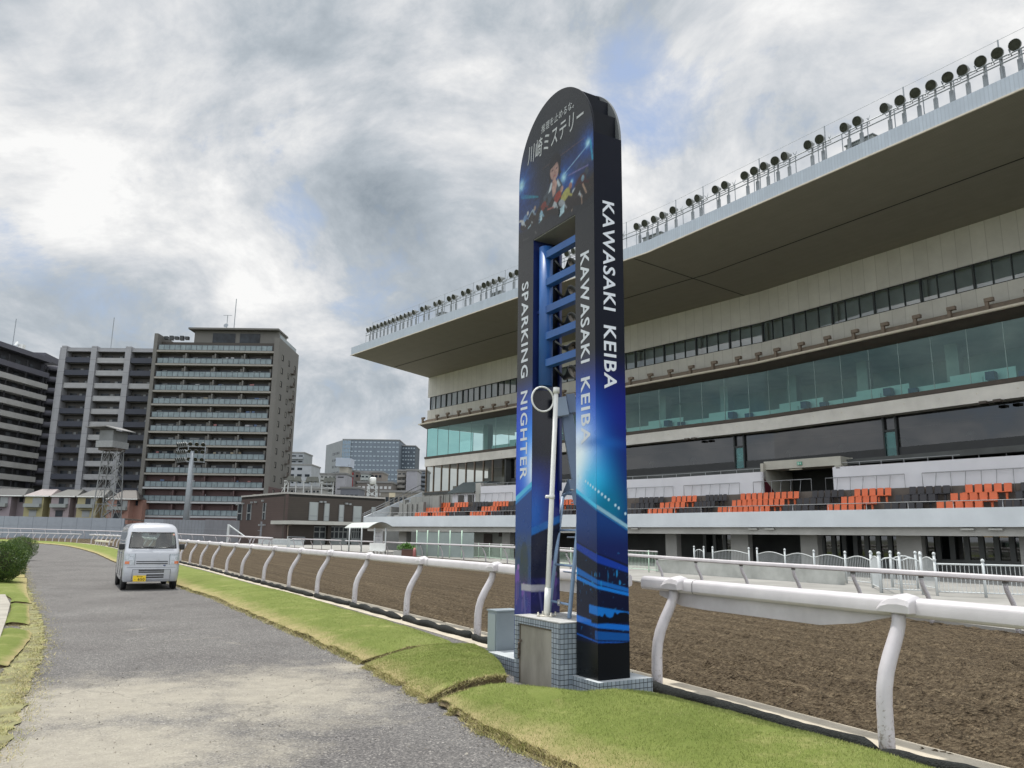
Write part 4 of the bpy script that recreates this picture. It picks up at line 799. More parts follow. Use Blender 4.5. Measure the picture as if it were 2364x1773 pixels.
# ------------------------------------------------------------------ cabinet
M_cab = mat('pale_blue_cabinet', (.22, .265, .30), .45, .08, 2., .05, 40., col2=(.26, .305, .34)); c1 = Vector((-.16, 10.36)); d1 = (Vector((-.32, 10.60))-c1).normalized()*.20
t = thing('electrical_cabinet', 'pale blue grey electrical cabinet on the left side of the finish post', 'cabinet', (c1.x+.05, c1.y+.1, .1))
w1 = NV*.34; d1 = DV*.24*1.; c1 = c1-NV*.0
def cab(z0, z1, g=0.): return [(*(c1-w1*g-d1*0+Vector((0, 0))), z0), (*(c1+w1), z0), (*(c1+w1+d1), z0), (*(c1+d1), z0), (*(c1), z1), (*(c1+w1), z1), (*(c1+w1+d1), z1), (*(c1+d1), z1)]
MB().add(cab(.08, .672), BF).build('body', M_cab, t, bevel=.004)
e = NV*.012+DV*.012; MB().add([(p[0]+(1 if i in (1, 2, 5, 6) else -1)*NV.x*.012+(1 if i in (2, 3, 6, 7) else -1)*DV.x*.012, p[1]+(1 if i in (1, 2, 5, 6) else -1)*NV.y*.012+(1 if i in (2, 3, 6, 7) else -1)*DV.y*.012, p[2]) for i, p in enumerate(cab(.672, .69))], BF).build('lid', M_cab, t)
c2 = c1-NV*.003; MB().add([(*(c2+DV*.02), .12), (*(c2+DV*.22), .12), (*(c2+DV*.22), .64), (*(c2+DV*.02), .64), (*(c2+DV*.02-NV*.008), .12), (*(c2+DV*.22-NV*.008), .12), (*(c2+DV*.22-NV*.008), .64), (*(c2+DV*.02-NV*.008), .64)], BF).build('door', mat('cabinet_door', (.31, .36, .385), .45, .06, 2.), t)
MB().box((*(c1+w1*.5+d1*.5), .04), (.36, .26, .08), math.atan2(NV.y, NV.x)).build('footing', M_slabtop, t)
# ------------------------------------------------------------------ grandstand
FP = Bent((-9.3, 84.), (17.4, 52.), (26.4, 37.8)); TP = Bent((-12.9, 68.4), (7.5, 50.), (21.4, 32.4)); SE = 80.
M_conc = mat('stand_concrete', (.40, .395, .37), .8, .15, .7, .1, 30., world=True, col2=(.47, .465, .44))
M_pale = mat('parapet_paint', (.62, .66, .69), .6, .07, .8, world=True, detail=8., col2=(.66, .70, .73))
M_lilac = mat('pale_wall_paint', (.66, .66, .70), .65, .06, .6, world=True, detail=8., col2=(.70, .70, .74))
M_wallp = stripemat('panel_wall', (.62, .61, .575), (.42, .41, .385), 0, .80, .035)
M_soffit = stripemat('ribbed_soffit', (.26, .25, .205), (.19, .185, .15), 1, .11, .045, .7)
M_fascia = stripemat('ribbed_fascia', (.50, .565, .655), (.40, .455, .53), 0, .16, .04, .45)
M_cream = mat('cream_trim', (.66, .61, .52), .6, .1, 2.)
M_brown = mat('brown_steel', (.21, .165, .13), .6, .2, 3.); M_dkbrown = mat('dark_brown_panel', (.075, .06, .05), .6, .2, 2.)
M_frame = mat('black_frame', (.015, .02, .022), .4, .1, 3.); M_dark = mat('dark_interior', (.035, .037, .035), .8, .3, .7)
M_steel = mat('galvanised_steel', (.27, .295, .32), .6, .12, 5., metal=.3); M_rails = mat('handrail_steel', (.30, .31, .32), .4, .1, 5., metal=.4)
G_teal = glassmat('teal_glass', (.60, .84, .81), .80, 1.5, .05); [setattr(n.inputs[0], 'default_value', (.60, .80, .79, 1)) for n in G_teal.node_tree.nodes if n.type == 'BSDF_GLOSSY']; G_dark = glassmat('smoked_glass', (.22, .26, .27), .75, 1.5, .08); G_win = glassmat('window_glass', (.62, .68, .70), .8, 1.5, .12)
st = thing('grandstand', 'long curved grey grandstand with a deep overhanging roof and glazed boxes', 'grandstand', (8, 62, 0))
t1 = lambda o: 3.68*max(0., o)/11.2
mb = MB(); extr(mb, FP, [(-16, 18.9), (-.2, 18.74), (11.2, 19.0), (11.2, 19.3), (11.0, 19.75), (-16, 19.85)], t1, SE); rf = mb.build('roof', M_soffit, st)
mb = MB(); extr(mb, FP, [(11.2, 19.06), (11.24, 19.06), (11.24, 19.80), (11.05, 19.80), (11.05, 19.757), (11.2, 19.757)], lambda o: 3.68, SE)
a = FP.P(3.68, 11.22); b = FP.P(0, -.2); mb.add([(a.x, a.y, 19.0), (b.x, b.y, 18.75), (b.x, b.y, 19.55), (a.x, a.y, 19.8)], [[0, 1, 2, 3]], [[(0, 0), (12, 0), (12, 1), (0, 1)]]); mb.build('fascia', M_fascia, rf)
mb = MB(); slab(mb, FP, 3.6, SE, 11.2, 11.27, 18.985, 19.055); mb.build('drip_edge', M_cream, rf)
mb = MB(); slab(mb, FP, 2.2, SE, 5.52, 5.58, 18.84, 18.866); k = FP.L-1.2; mb.beam((*FP.P(k, .05), 18.735), (*FP.P(k, 11.1), 18.985), .06, .02); mb.build('soffit_seam', M_dark, rf)
mb = MB(); extr(mb, FP, [(0, 16.51), (0, 18.745), (-.25, 18.745), (-.25, 16.51)], 0., SE); mb.build('upper_wall', M_wallp, st)
mb = MB(); extr(mb, FP, [(0, 13.3), (0, 15.06), (-.25, 15.06), (-.25, 13.3)], 0., SE); mb.build('middle_wall', M_wallp, st)
mb = MB(); e0 = FP.P(0, 0); e1_ = FP.P(0, -12.); 
for z0, z1 in ((13.3, 15.06), (16.51, 18.745)): mb.add([(*e0, z0), (*e1_, z0), (*e1_, z1), (*e0, z1)], [[0, 1, 2, 3]], [[(0, 0), (12, 0), (12, 2), (0, 2)]])
mb.build('end_wall', M_wallp, st)
# window band: one window per pane
bays = [(.46, 'w'), (3.43, ''), (6.41, 'w'), (9.28, ''), (12.24, 'w'), (15.11, ''), (18.1, 'w'), (21.1, ''), (24.05, 'w'), (27.05, ''), (30.05, 'w'), (33., ''), (36.05, 'w'), (39., ''), (41.72, 'w'), (44.25, ''), (47.2, 'w'), (50.1, ''), (53., 'w'), (55.95, ''), (58.9, 'w'), (61.9, ''), (64.9, 'w'), (67.9, ''), (70.9, 'w'), (73.9, '')]
M_blind = mat('white_blind', (.50, .52, .50), .7, .1, 1.)
mb = MB(); slab(mb, FP, 0, SE, -.7, -.5, 15.0, 16.6); slab(mb, FP, 0, SE, -.5, -.05, 15.0, 15.055); slab(mb, FP, 0, SE, -.5, -.05, 16.515, 16.6); bk = mb.build('window_band_backing', mat('window_backing', (.70, .74, .75), .8, .2, .6), st)  # pale backing colour stands in for cloud reflected in the panes
nw = 0
for (a, w), (b, _) in zip(bays, bays[1:]):
    p = (b-a)/3
    for i in range(3):
        s0 = a+p*i+(.07 if i == 0 else .03); s1 = a+p*(i+1)-.03; mb = MB()
        extr(mb, FP, [(-.10, 15.11), (-.10, 16.46)], s0, s1, close=False); g = mb.build('window', G_win, st)
        mb = MB(); fw_ = .05; slab(mb, FP, s0-.03, s1+.03, -.14, -.03, 16.46, 16.508); slab(mb, FP, s0-.03, s1+.03, -.14, -.03, 15.062, 15.115); slab(mb, FP, s1, s1+.045, -.14, -.02, 15.115, 16.46)
        if i == 0: slab(mb, FP, s0-.10, s0, -.14, .01, 15.115, 16.46)
        mb.build('frame', M_frame, g)
        if w and i == 0: mb = MB(); slab(mb, FP, s0, s0+.28*p, -.22, -.18, 15.12, 16.44); mb.build('blind', M_blind, g)
        nw += 1
# cornice with gutter brackets
mb = MB(); extr(mb, FP, [(0, 13.36), (.96, 13.36), (1.02, 13.40), (1.02, 13.50), (.90, 13.50), (.86, 13.44), (0, 13.44)], -.15, SE); mb.build('cornice', M_cream, st)
mb = MB(); extr(mb, FP, [(.30, 13.355), (0, 13.355), (0, 12.98), (.30, 13.08), (.9, 13.34)], 0., SE); mb.build('cornice_underside', M_dkbrown, st)
mb = MB(); slab(mb, FP, .2, SE, .42, .55, 13.56, 13.84); slab(mb, FP, .2, SE, .30, .34, 13.80, 13.94); mb.build('blind_rail', M_brown, st)
for s in [.15, 2.85, 4.79, 6.76, 8.65, 10.61, 12.51, 14.53]+[16.5+1.95*i for i in range(7)]+[30.12, 32.11, 34.08, 36.03, 38.05, 40.07, 41.69, 43.23, 45.15, 47.09, 49.01, 50.94, 52.87, 54.81, 56.77]+[58.7+1.94*i for i in range(9)]:
    mb = MB(); slab(mb, FP, s-.09, s+.09, .56, .74, 13.5, 14.06); slab(mb, FP, s-.09, s+.36, .56, .80, 14.0, 14.2); mb.build('gutter_bracket', M_brown, st)
# teal glazed floor
mb = MB()
slab(mb, FP, .3, SE, -9., -.3, 9.72, 9.93); slab(mb, FP, .3, SE, -9., -.05, 13.1, 13.3); slab(mb, FP, 9., SE, -9.2, -7.2, 9.93, 13.1); fl_ = mb.build('glazed_floor', mat('room_grey', (.36, .39, .38), .8, .2, .5), st)
M_desk = mat('pale_counter', (.80, .88, .86), .5, .06, 1.); M_seatblue = mat('navy_chair', (.04, .06, .14), .6)
mb = MB(); s = 10.3
while s < SE-6: 
    slab(mb, FP, s, s+3.6, -1.05, -.95, 9.93, 10.42); slab(mb, FP, s+1.4, s+4.9, -2.1, -2.0, 9.93, 10.95); slab(mb, FP, s, s+4.9, -2.4, -1.05, 9.93, 10.02); s += 5.94
mb.build('counter', M_desk, fl_)
mb = MB(); s = 12.
while s < SE-6: mb.box((*FP.P(s+2.15, -1.5), 10.5), (.45, .5, .45), -.9); mb.box((*FP.P(s+4.1, -.7), 10.15), (.45, .4, .35), -.9); s += 5.94
mb.build('chairs_behind_glass', M_seatblue, fl_)
for s in [b for b, w in bays if w][1:]: mb = MB(); mb.box((*FP.P(s, -3.4), 11.5), (.7, .7, 3.2), -.87); mb.build('inner_column', M_conc, fl_)
gj = [.12, 2.1, 4.1, 6.1, 8.1, 10.1, 12.1, 14.1, 16.1, 18.1, 20.2, 22.2, 24.2, 26.3, 28.35, 30.42, 32.43, 34.43, 36.44, 38.4, 40.4, 41.99, 43.65, 45.67, 47.58, 49.49, 51.36, 53.3, 55.27, 57.14, 59.1, 61., 63., 65., 67., 69., 71., 73., 75.]
M_seal = mat('glass_joint', (.30, .42, .41), .3)
for a, b in zip(gj, gj[1:]):
    mb = MB(); extr(mb, FP, [(-.02, 9.94), (-.02, 13.0)], a+.012, b-.012, close=False); g = mb.build('glass_panel', G_teal, st)
    mb = MB(); slab(mb, FP, b-.012, b+.012, -.06, -.005, 9.94, 13.0); mb.build('glass_joint', M_seal, g)
a, b = FP.P(.1, -.02), FP.P(.1, -6.); mb = MB(); mb.add([(*a, 9.94), (*b, 9.94), (*b, 13.1), (*a, 13.1)], [[0, 1, 2, 3]]); g = mb.build('glass_panel', G_teal, st); mb = MB(); mb.beam((*a, 9.9), (*a, 13.15), .07); mb.beam((*b, 9.9), (*b, 13.15), .07); mb.build('frame', M_frame, g)
mb = MB(); slab(mb, FP, -.15, SE, -.2, .12, 9.70, 9.93); mb.build('window_sill', M_dkbrown, st)
mb = MB(); slab(mb, FP, -.1, SE, -9., .06, 8.88, 9.68); bd = mb.build('concrete_band', mat('white_band_concrete', (.70, .68, .64), .8, .12, .9, .1, 20., world=True, detail=9.), st)
mb = MB()
for k in range(38): p = FP.P(1.+2.02*k, .07); mb.box((*p, 9.36), (.05, .05, .05), -.9)
mb.build('tie_hole', M_cream, bd)
# recessed lower storey
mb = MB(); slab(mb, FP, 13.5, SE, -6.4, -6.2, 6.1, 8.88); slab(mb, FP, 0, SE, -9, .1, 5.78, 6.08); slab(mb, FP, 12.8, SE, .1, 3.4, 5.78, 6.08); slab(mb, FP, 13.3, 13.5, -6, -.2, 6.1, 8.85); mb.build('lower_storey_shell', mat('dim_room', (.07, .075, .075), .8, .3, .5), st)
mb = MB(); extr(mb, FP, [(-.75, 7.0), (-.75, 8.88)], 13.6, SE, close=False); mb.build('lower_glazing', G_dark, st)
mb = MB(); slab(mb, FP, 13.6, SE, -.80, -.70, 6.08, 7.0); mb.build('dado_panel', mat('black_dado', (.03, .032, .035), .5, .2, 1.), st)
for px in ((1698, 1720), (2048, 2077)):
    s0, s1 = FP.hit(px[0], -.6), FP.hit(px[1], -.6); mb = MB(); slab(mb, FP, s0-.05, s0+.05, -.72, -.58, 6.08, 8.87); slab(mb, FP, s1-.05, s1+.05, -.72, -.58, 6.08, 8.87); slab(mb, FP, s0, s1, -.72, -.6, 7.95, 8.08)
    d_ = mb.build('glass_door', M_frame, st); mb = MB(); slab(mb, FP, s0+.05, s1-.05, -.69, -.66, 6.1, 7.95); mb.build('pane', G_teal, d_)
mb = MB()
for k in range(14): p = FP.P(17+4.1*k, -2.6); mb.lathe([(.30, 0), (.16, .22), (.12, .24)], (*p, 7.5), seg=10); mb.beam((*p, 6.1), (*p, 7.55), .04)
mb.build('table_lamp', mat('lamp_shade_fabric', (.6, .56, .48), .7), st)
mb = MB()
for px, py in ((1590, 1019), (1606, 1021), (2289, 932), (2323, 940)):
    s, z = FP.sz(px, py, .3); mb.box((*FP.P(s, .3), 8.80), (.35, .35, .14), -.9)
mb.build('speaker', M_dkbrown, st)
# glazed corner on the left with upright mullions and rooms behind
mb = MB(); slab(mb, FP, 3., 13.3, -6.2, -6., 6.1, 8.88); slab(mb, FP, .5, 6., -3.4, -3.2, 6.1, 6.9); mb.build('corner_room', mat('warm_room', (.38, .36, .32), .8, .3, .4), st)
for i in range(9):
    s0 = .05+1.45*i; mb = MB(); extr(mb, FP, [(-.1, 6.1), (-.1, 8.88)], s0+.05, s0+1.4, close=False); g = mb.build('corner_window', glassmat('grey_glass', (.62, .64, .60), .6, 1.4, .02), st)
    mb = MB(); slab(mb, FP, s0-.05, s0+.05, -.16, .0, 6.08, 8.87); slab(mb, FP, s0+.05, s0+1.4, -.14, -.04, 6.08, 6.16); mb.build('mullion', M_brown, g)
mb = MB(); slab(mb, FP, 9.4, 13.2, -.75, -.65, 6.08, 7.2); mb.build('balustrade_panel', mat('pale_panel', (.33, .33, .31), .6, .1, 2.), st)
# base walls below the glazed corner
M_form = stripemat('board_marked_concrete', (.34, .34, .32), (.20, .20, .19), 0, .9, .06, .85)
mb = MB(); slab(mb, FP, -1.4, 9.2, -.35, .0, 4.2, 5.8)
for k in range(9): slab(mb, FP, -1.2+1.15*k, -1.0+1.15*k, .0, .12, 4.2, 5.7)
mb.build('base_wall', M_form, st)
mb = MB(); slab(mb, FP, 9.2, 10.8, -1.6, -1.5, 4.2, 5.8); mb.build('base_recess', M_dark, st)
# ------------------------------------------------------------------ terrace
ZR = (3.52, 3.08, 2.66); OR_ = (-3.15, -2.35, -1.55); TE = 60.; T0 = 0.
tsec = [(-.12, 2.26), (0., 2.26), (0., 3.09), (-.12, 3.09), (-.12, 2.5), (-1.2, 2.5), (-1.2, 2.64), (-2.0, 2.64), (-2.0, 3.06), (-2.8, 3.06), (-2.8, 3.50), (-3.6, 3.50), (-3.6, 4.3), (-8., 4.3), (-8., 2.26)]
def tst(o): return 0. if o > -.2 else .9+.0*o
mb = MB(); extr(mb, TP, [(-.16, 2.26), (0., 2.26), (0., 3.09), (-.16, 3.09)], 0, TE); mb.build('terrace_parapet', M_pale, st)
mb = MB(); extr(mb, TP, tsec[4:13]+[(-8., 4.3), (-8., 2.28), (-.2, 2.28)], .25, TE); mb.build('terrace_steps', mat('terrace_brown', (.13, .11, .095), .85, .25, 1.5, .1, 20.), st)
s_v0, s_v1 = TP.hit(1765, -3.9), TP.hit(1925, -3.9); s_j = TP.hit(1180, -3.9)
for k, (a, b) in enumerate(((TP.hit(1112, -3.9), s_v0), (s_v1, TE))):
    mb = MB(); extr(mb, TP, [(-4.05, 4.3), (-3.8, 4.3), (-3.8, 5.60), (-4.05, 5.60)], a, b); w_ = mb.build('terrace_back_wall', M_lilac, st)
    mb = MB(); slab(mb, TP, a, b, -4.2, -4.14, 5.83, 5.86); s = a+.2
    while s < b: mb.beam((*TP.P(s, -4.17), 5.55), (*TP.P(s, -4.17), 5.84), .03); s += 1.2
    mb.build('handrail', M_rails, w_)
# entrance through the back wall
mb = MB(); a, b = s_v0, s_v1; slab(mb, TP, a-.1, b+.4, -5.6, -4.05, 5.72, 6.22); slab(mb, TP, a-.2, a+.0, -7.5, -3.8, 4.3, 6.1); slab(mb, TP, b, b+.2, -7.5, -4.06, 4.3, 5.75); extr(mb, TP, [(-3.8, 5.62), (-5.5, 6.24), (-5.6, 6.0), (-3.8, 5.5)], b+.2, b+.45)
vt = mb.build('entrance_surround', mat('cream_concrete', (.42, .41, .36), .75, .1, 1., world=True), st)
mb = MB(); slab(mb, TP, a, b, -9., -7.4, 4.3, 6.1); slab(mb, TP, b+.2, TE, -7.2, -7., 4.3, 6.05); slab(mb, TP, a, b, -7.4, -3.62, 4.28, 4.33); mb.build('entrance_passage', M_dark, vt)
p = TP.P((a+b)/2+.1, -4.0); an = math.atan2(TP.dr.y, TP.dr.x); sg = MB().box((*p, 5.96), (.30, .06, .2), an).build('exit_sign', mat('green_sign', (.10, .33, .24), .4), vt)
vs, fs = text_mesh('◨ →', TP.dr.to_3d(), (0, 0, 1), (*(p+TP.nr*.034-TP.dr*.11), 5.90), .22, .12, 0.); MB().add(vs, fs).build('pictogram', M_white, sg)
MB().box((*TP.P((a+b)/2-.3, -4.3), 5.66), (.8, .1, .06), an).build('ceiling_lamp', mat('fluorescent_cover', (.75, .73, .62), .4), vt)
p0, p1 = TP.P(a-.0, -3.79), TP.P(a+.02, -5.4); mb = MB(); mb.add([(*TP.P(a+.01, -3.85), 4.3), (*TP.P(a+.01, -5.2), 4.3), (*TP.P(a+.01, -3.85), 5.2)], [[0, 1, 2]]); mb.build('maroon_panel', mat('maroon', (.10, .015, .025), .5), vt)
# left end of the terrace: raked side wall, stairs and low walls
dI = (-TP.nl).normalized()
def L3(l, s, z): q = TP.P(s, -l); return (q.x, q.y, z)
mb = MB(); mb.add([L3(0, 0, 2.26), L3(6.2, 0, 2.26), L3(6.2, 0, 5.5), L3(0, 0, 3.09), L3(0, .16, 2.26), L3(6.2, .16, 2.26), L3(6.2, .16, 5.5), L3(0, .16, 3.09)], [[0, 1, 2, 3], [7, 6, 5, 4], [0, 4, 5, 1], [1, 5, 6, 2], [2, 6, 7, 3], [3, 7, 4, 0]]); mb.build('raked_side_wall', M_pale, st)
mb = MB()
for h_ in (.35, .75): mb.tube([L3(0, -.1, 3.09+h_*.3), L3(6.3, -.1, 5.5+h_)], .03, 6)
for k in range(7): mb.tube([L3(.2+k, -.1, 3.1+.39*k), L3(.2+k, -.1, 3.5+.44*k)], .022, 5)
mb.build('side_handrail', M_rails, st)
mb = MB()
for s0, s1, l0, l1, z0, z1 in ((2.0, 5.2, 2.2, 2.5, 2.5, 4.35), (2.6, 2.9, 2.1, 2.5, 2.5, 4.6), (5.2, 6.4, 2.9, 3.1, 2.5, 4.9), (1.0, 1.2, 2.0, 5., 2.5, 4.0), (2.0, 5.0, 3.4, 3.6, 3.0, 4.9)): slab(mb, TP, s0, s1, -l1, -l0, z0, z1)
for k in range(4): slab(mb, TP, 2.35+.62*k, 2.62+.62*k, -2.18, -2.05, 2.6, 4.2)
mb.build('stair_walls', M_form, st)
mb = MB()
for k in range(12): slab(mb, TP, .3, 2.2, -.6-.42*(k+1), -.6-.42*k, 2.28, 2.5+.2*k)
mb.build('side_stairs', M_conc, st)
# small kiosk with a dark pitched roof on the terrace
ks = TP.hit(1050, -4.2); ke = TP.hit(1104, -4.2); kz = 4.3
mb = MB(); slab(mb, TP, ks, ke, -6.4, -4.0, 3.6, 5.15); kk = mb.build('kiosk_wall', M_lilac, st)
mb = MB(); extr(mb, TP, [(-3.7, 5.1), (-3.7, 5.2), (-5.4, 6.15), (-6.6, 6.15), (-6.6, 6.05)], ks-.25, ke+.1); mb.build('kiosk_roof', stripemat('dark_ribbed_roof', (.10, .125, .13), (.06, .075, .08), 0, .3, .04, .5), kk)
mb = MB(); L_ = ke-ks
for a, b in ((.26, .50), (.68, .92)): slab(mb, TP, ks+L_*a, ks+L_*b, -3.99, -3.94, 4.15, 4.95)
mb.build('kiosk_window', mat('bronze_window', (.05, .045, .04), .2), kk)
mb = MB(); slab(mb, TP, ke+.15, ke+.75, -6.4, -3.8, 3.6, 5.9); mb.build('pier', M_conc, st)
# beam, soffit and ground floor under the terrace
mb = MB(); slab(mb, TP, .3, TE, -.9, -.3, 1.87, 2.262); mb.build('edge_beam', M_conc, st)
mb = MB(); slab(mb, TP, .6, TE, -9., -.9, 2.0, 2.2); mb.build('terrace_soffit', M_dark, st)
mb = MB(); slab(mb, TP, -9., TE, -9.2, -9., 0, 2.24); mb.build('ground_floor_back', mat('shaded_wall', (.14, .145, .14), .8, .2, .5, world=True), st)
for px, w in ((1545, .9), (1700, 1.2), (1858, 1.0), (2085, 1.2), (2362, .9), (1020, .7), (1170, .8), (935, 1.0)): s = TP.hit(px, -2.2); mb = MB(); slab(mb, TP, s-w/2, s+w/2, -2.7, -2.2, 0, 2.05); mb.build('column', M_conc, st)
mb = MB(); a, b = TP.hit(1060, -3.4), TP.hit(1172, -3.4); slab(mb, TP, a, b, -3.6, -3.4, 0, 1.95); mb.build('white_partition', mat('pale_partition', (.33, .34, .31), .7, .08, .8), st)
mb = MB(); s = TP.hit(1129, -3.35); slab(mb, TP, s-.45, s+.45, -3.38, -3.32, 0, 1.75); slab(mb, TP, s+1.2, s+2., -3.38, -3.32, 1.55, 1.9); mb.build('partition_door', M_dkbrown, st)
M_gf = mat('door_frame_grey', (.16, .17, .165), .5, .1, 2.)
for px0, px1, n in ((1890, 2070, 7), (2120, 2356, 7), (1622, 1690, 3)):
    a, b = TP.hit(px0, -4.5), TP.hit(px1, -4.5); w = (b-a)/n; mb = MB(); slab(mb, TP, a, b, -4.6, -4.5, 0, .75); mb.build('door_base', M_gf, st)
    for i in range(n):
        mb = MB(); extr(mb, TP, [(-4.55, .75), (-4.55, 2.0)], a+w*i+.12, a+w*(i+1)-.12, close=False); g = mb.build('glass_door', G_dark, st)
        mb = MB(); slab(mb, TP, a+w*i-.12, a+w*i+.12, -4.6, -4.46, 0.75, 2.0); mb.build('frame', M_gf, g)
mb = MB()
for px in (2268, 2300): s = TP.hit(px, -6.5); slab(mb, TP, s-.3, s+.3, -6.6, -6.5, 1.86, 1.89)
em = bpy.data.materials.new('warm_tube'); em.use_nodes = True; em.node_tree.nodes['Principled BSDF'].inputs['Emission Color'].default_value = (1, .55, .18, 1); em.node_tree.nodes['Principled BSDF'].inputs['Emission Strength'].default_value = .6; em.node_tree.nodes['Principled BSDF'].inputs['Base Color'].default_value = (.5, .3, .1, 1)
mb.build('tube_lamp', em, st)
mb = MB()
for px in (1468, 1738, 1776, 2227, 2292): s = TP.hit(px, -.28); slab(mb, TP, s-.35, s+.2, -.28, -.1, 2.12, 2.2)
mb.build('downlight', mat('offwhite_case', (.45, .45, .42), .5), st)
# front handrail and row handrails
mb = MB(); mb.tube([(*TP.P(s, -.45), 3.42) for s in np.linspace(.4, TE, 40)], .022, 6)
for s in np.arange(1., TE, 2.): mb.tube([(*TP.P(s, -.45), 2.5), (*TP.P(s, -.45), 3.42)], .014, 5)
mb.build('front_handrail', mat('polished_steel', (.6, .6, .6), .2, .05, 5., metal=.9), st)
def hoop(p0, p1, n):
    a, b = TP.hit(p0, -3.65), TP.hit(p1, -3.65); mb = MB(); mb.tube([(*TP.P(a, -3.65), 3.6), (*TP.P(a, -3.65), 5.0), (*TP.P(b, -3.65), 5.0), (*TP.P(b, -3.65), 3.6)], .022, 6)
    for k in range(1, n): s = a+(b-a)*k/n; mb.tube([(*TP.P(s, -3.65), 5.0), (*TP.P(s-.08*(k % 2), -3.5), 3.9)], .015, 5)
    mb.build('barrier_rail', M_rails, st)
for h_ in ((1030, 1092, 4), (1108, 1184, 5), (1448, 1553, 5), (1578, 1706, 6), (1738, 1872, 6), (1905, 2088, 6), (2129, 2380, 7)): hoop(*h_)
# ------------------------------------------------------------------ stadium seats, each one its own object
M_or = mat('orange_seat_plastic', (.74, .155, .055), .45, .12, 2., col2=(.80, .19, .075)); M_bk = mat('charcoal_seat_plastic', (.033, .032, .038), .45, .2, 2.)
def seatmesh(m, name):
    mb = MB(); w = .180
    prof = [(.21, .05), (.20, .40), (.16, .43), (-.13, .405), (-.155, .43), (-.20, .82), (-.225, .82)]; inn = [(.16, .385), (-.15, .375), (-.19, .43), (-.235, .80)]
    seat = [(.20, .43), (-.15, .405), (-.15, .375), (.20, .385)]; back = [(-.13, .42), (-.185, .82), (-.215, .82), (-.165, .40)]
    for sec in (seat, back):
        n = 4; vs = [(-w, -y, z) for y, z in sec]+[(w, -y, z) for y, z in sec]; mb.add(vs, [[0, 1, 2, 3], [7, 6, 5, 4]]+[[i, 4+i, 4+(i+1) % 4, (i+1) % 4] for i in range(4)])
    mb.box((0, -.02, .2), (.10, .10, .36)); mb.box((0, 0, .02), (.16, .2, .03)); o = mb.build('stadium_seat', m, local=True); o.modifiers.new('bevel', 'BEVEL').width = .012; return o
proto = {'o': seatmesh(M_or, 'o'), 'b': seatmesh(M_bk, 'b')}; usedp = set()
R1 = [('b', 1440, 1443)]
def zz3(x): return 1430+x/2.368
def zl4(x): return 940+x/4.74
rows = [[('o', zl4(325), zl4(465)), ('o', zl4(505), zl4(662)), ('b', zl4(705), zl4(875)), ('o', zl4(925), zl4(1100)), ('b', zl4(1150), zl4(1240)), ('o', 1286, 1325), ('b', 1340, 1375), ('o', 1385, 1425), ('b', zz3(95), zz3(230)), ('o', zz3(270), zz3(412)), ('b', zz3(455), zz3(575)), ('O', zz3(645), zz3(970)), ('b', zz3(1035), zz3(1215)), ('o', zz3(1265), zz3(1475)), ('b', zz3(1565), zz3(1797)), ('o', zz3(1870), zz3(2137)), ('b', 2348, 2470)],
        [('o', zl4(195), zl4(350)), ('o', zl4(388), zl4(543)), ('b', zl4(585), zl4(760)), ('o', zl4(800), zl4(975)), ('b', zl4(1020), zl4(1180)), ('o', 1255, 1293), ('b', 1304, 1340), ('o', 1355, 1395), ('b', zz3(50), zz3(175)), ('o', zz3(205), zz3(347)), ('b', zz3(395), zz3(508)), ('O', zz3(597), zz3(888)), ('b', zz3(950), zz3(1135)), ('o', zz3(1190), zz3(1393)), ('b', zz3(1485), zz3(1712)), ('o', zz3(1785), zz3(2052)), ('b', zz3(2140), zz3(2400))],
        [('o', zl4(80), zl4(222)), ('o', zl4(268), zl4(415)), ('b', zl4(450), zl4(630)), ('o', zl4(675), zl4(850)), ('b', zl4(900), zl4(1050)), ('o', 1228, 1262), ('b', 1280, 1318), ('o', 1330, 1370), ('b', zz3(-15), zz3(110)), ('o', zz3(138), zz3(278)), ('b', zz3(310), zz3(430)), ('O', zz3(518), zz3(805)), ('b', zz3(870), zz3(1050)), ('o', zz3(1110), zz3(1308)), ('b', zz3(1420), zz3(1640)), ('o', zz3(1705), zz3(1967)), ('b', zz3(2040), zz3(2260))]]
rn = ('top', 'middle', 'front')
for r, blocks in enumerate(rows):
    oc = {'o': 0, 'b': 0}
    for c, x0, x1 in blocks:
        n = 10 if c == 'O' else 5; cc = c.lower(); a, b = TP.hit(x0, OR_[r]), TP.hit(x1, OR_[r]); bn = oc[cc]; oc[cc] += 1
        for i in range(n):
            s = a+(b-a)*(i+.5)/n; p = TP.P(s, OR_[r]); d = TP.dl if s < TP.L else TP.dr
            if cc in usedp: o = proto[cc].copy(); COL.objects.link(o)
            else: o = proto[cc]; usedp.add(cc)
            o.location = (p.x, p.y, ZR[r]-.02); o.rotation_euler = (0, 0, math.atan2(d.y, d.x)); o.scale = ((b-a)/n/.46, 1, 1)
            tag(o, '%s plastic seat, %s from left in the %s %s block of the %s row' % ('orange' if cc == 'o' else 'charcoal', nth(i), nth(bn), 'orange' if cc == 'o' else 'charcoal', rn[r]), 'stadium seat', '%s seats on the terrace' % ('orange' if cc == 'o' else 'charcoal'))
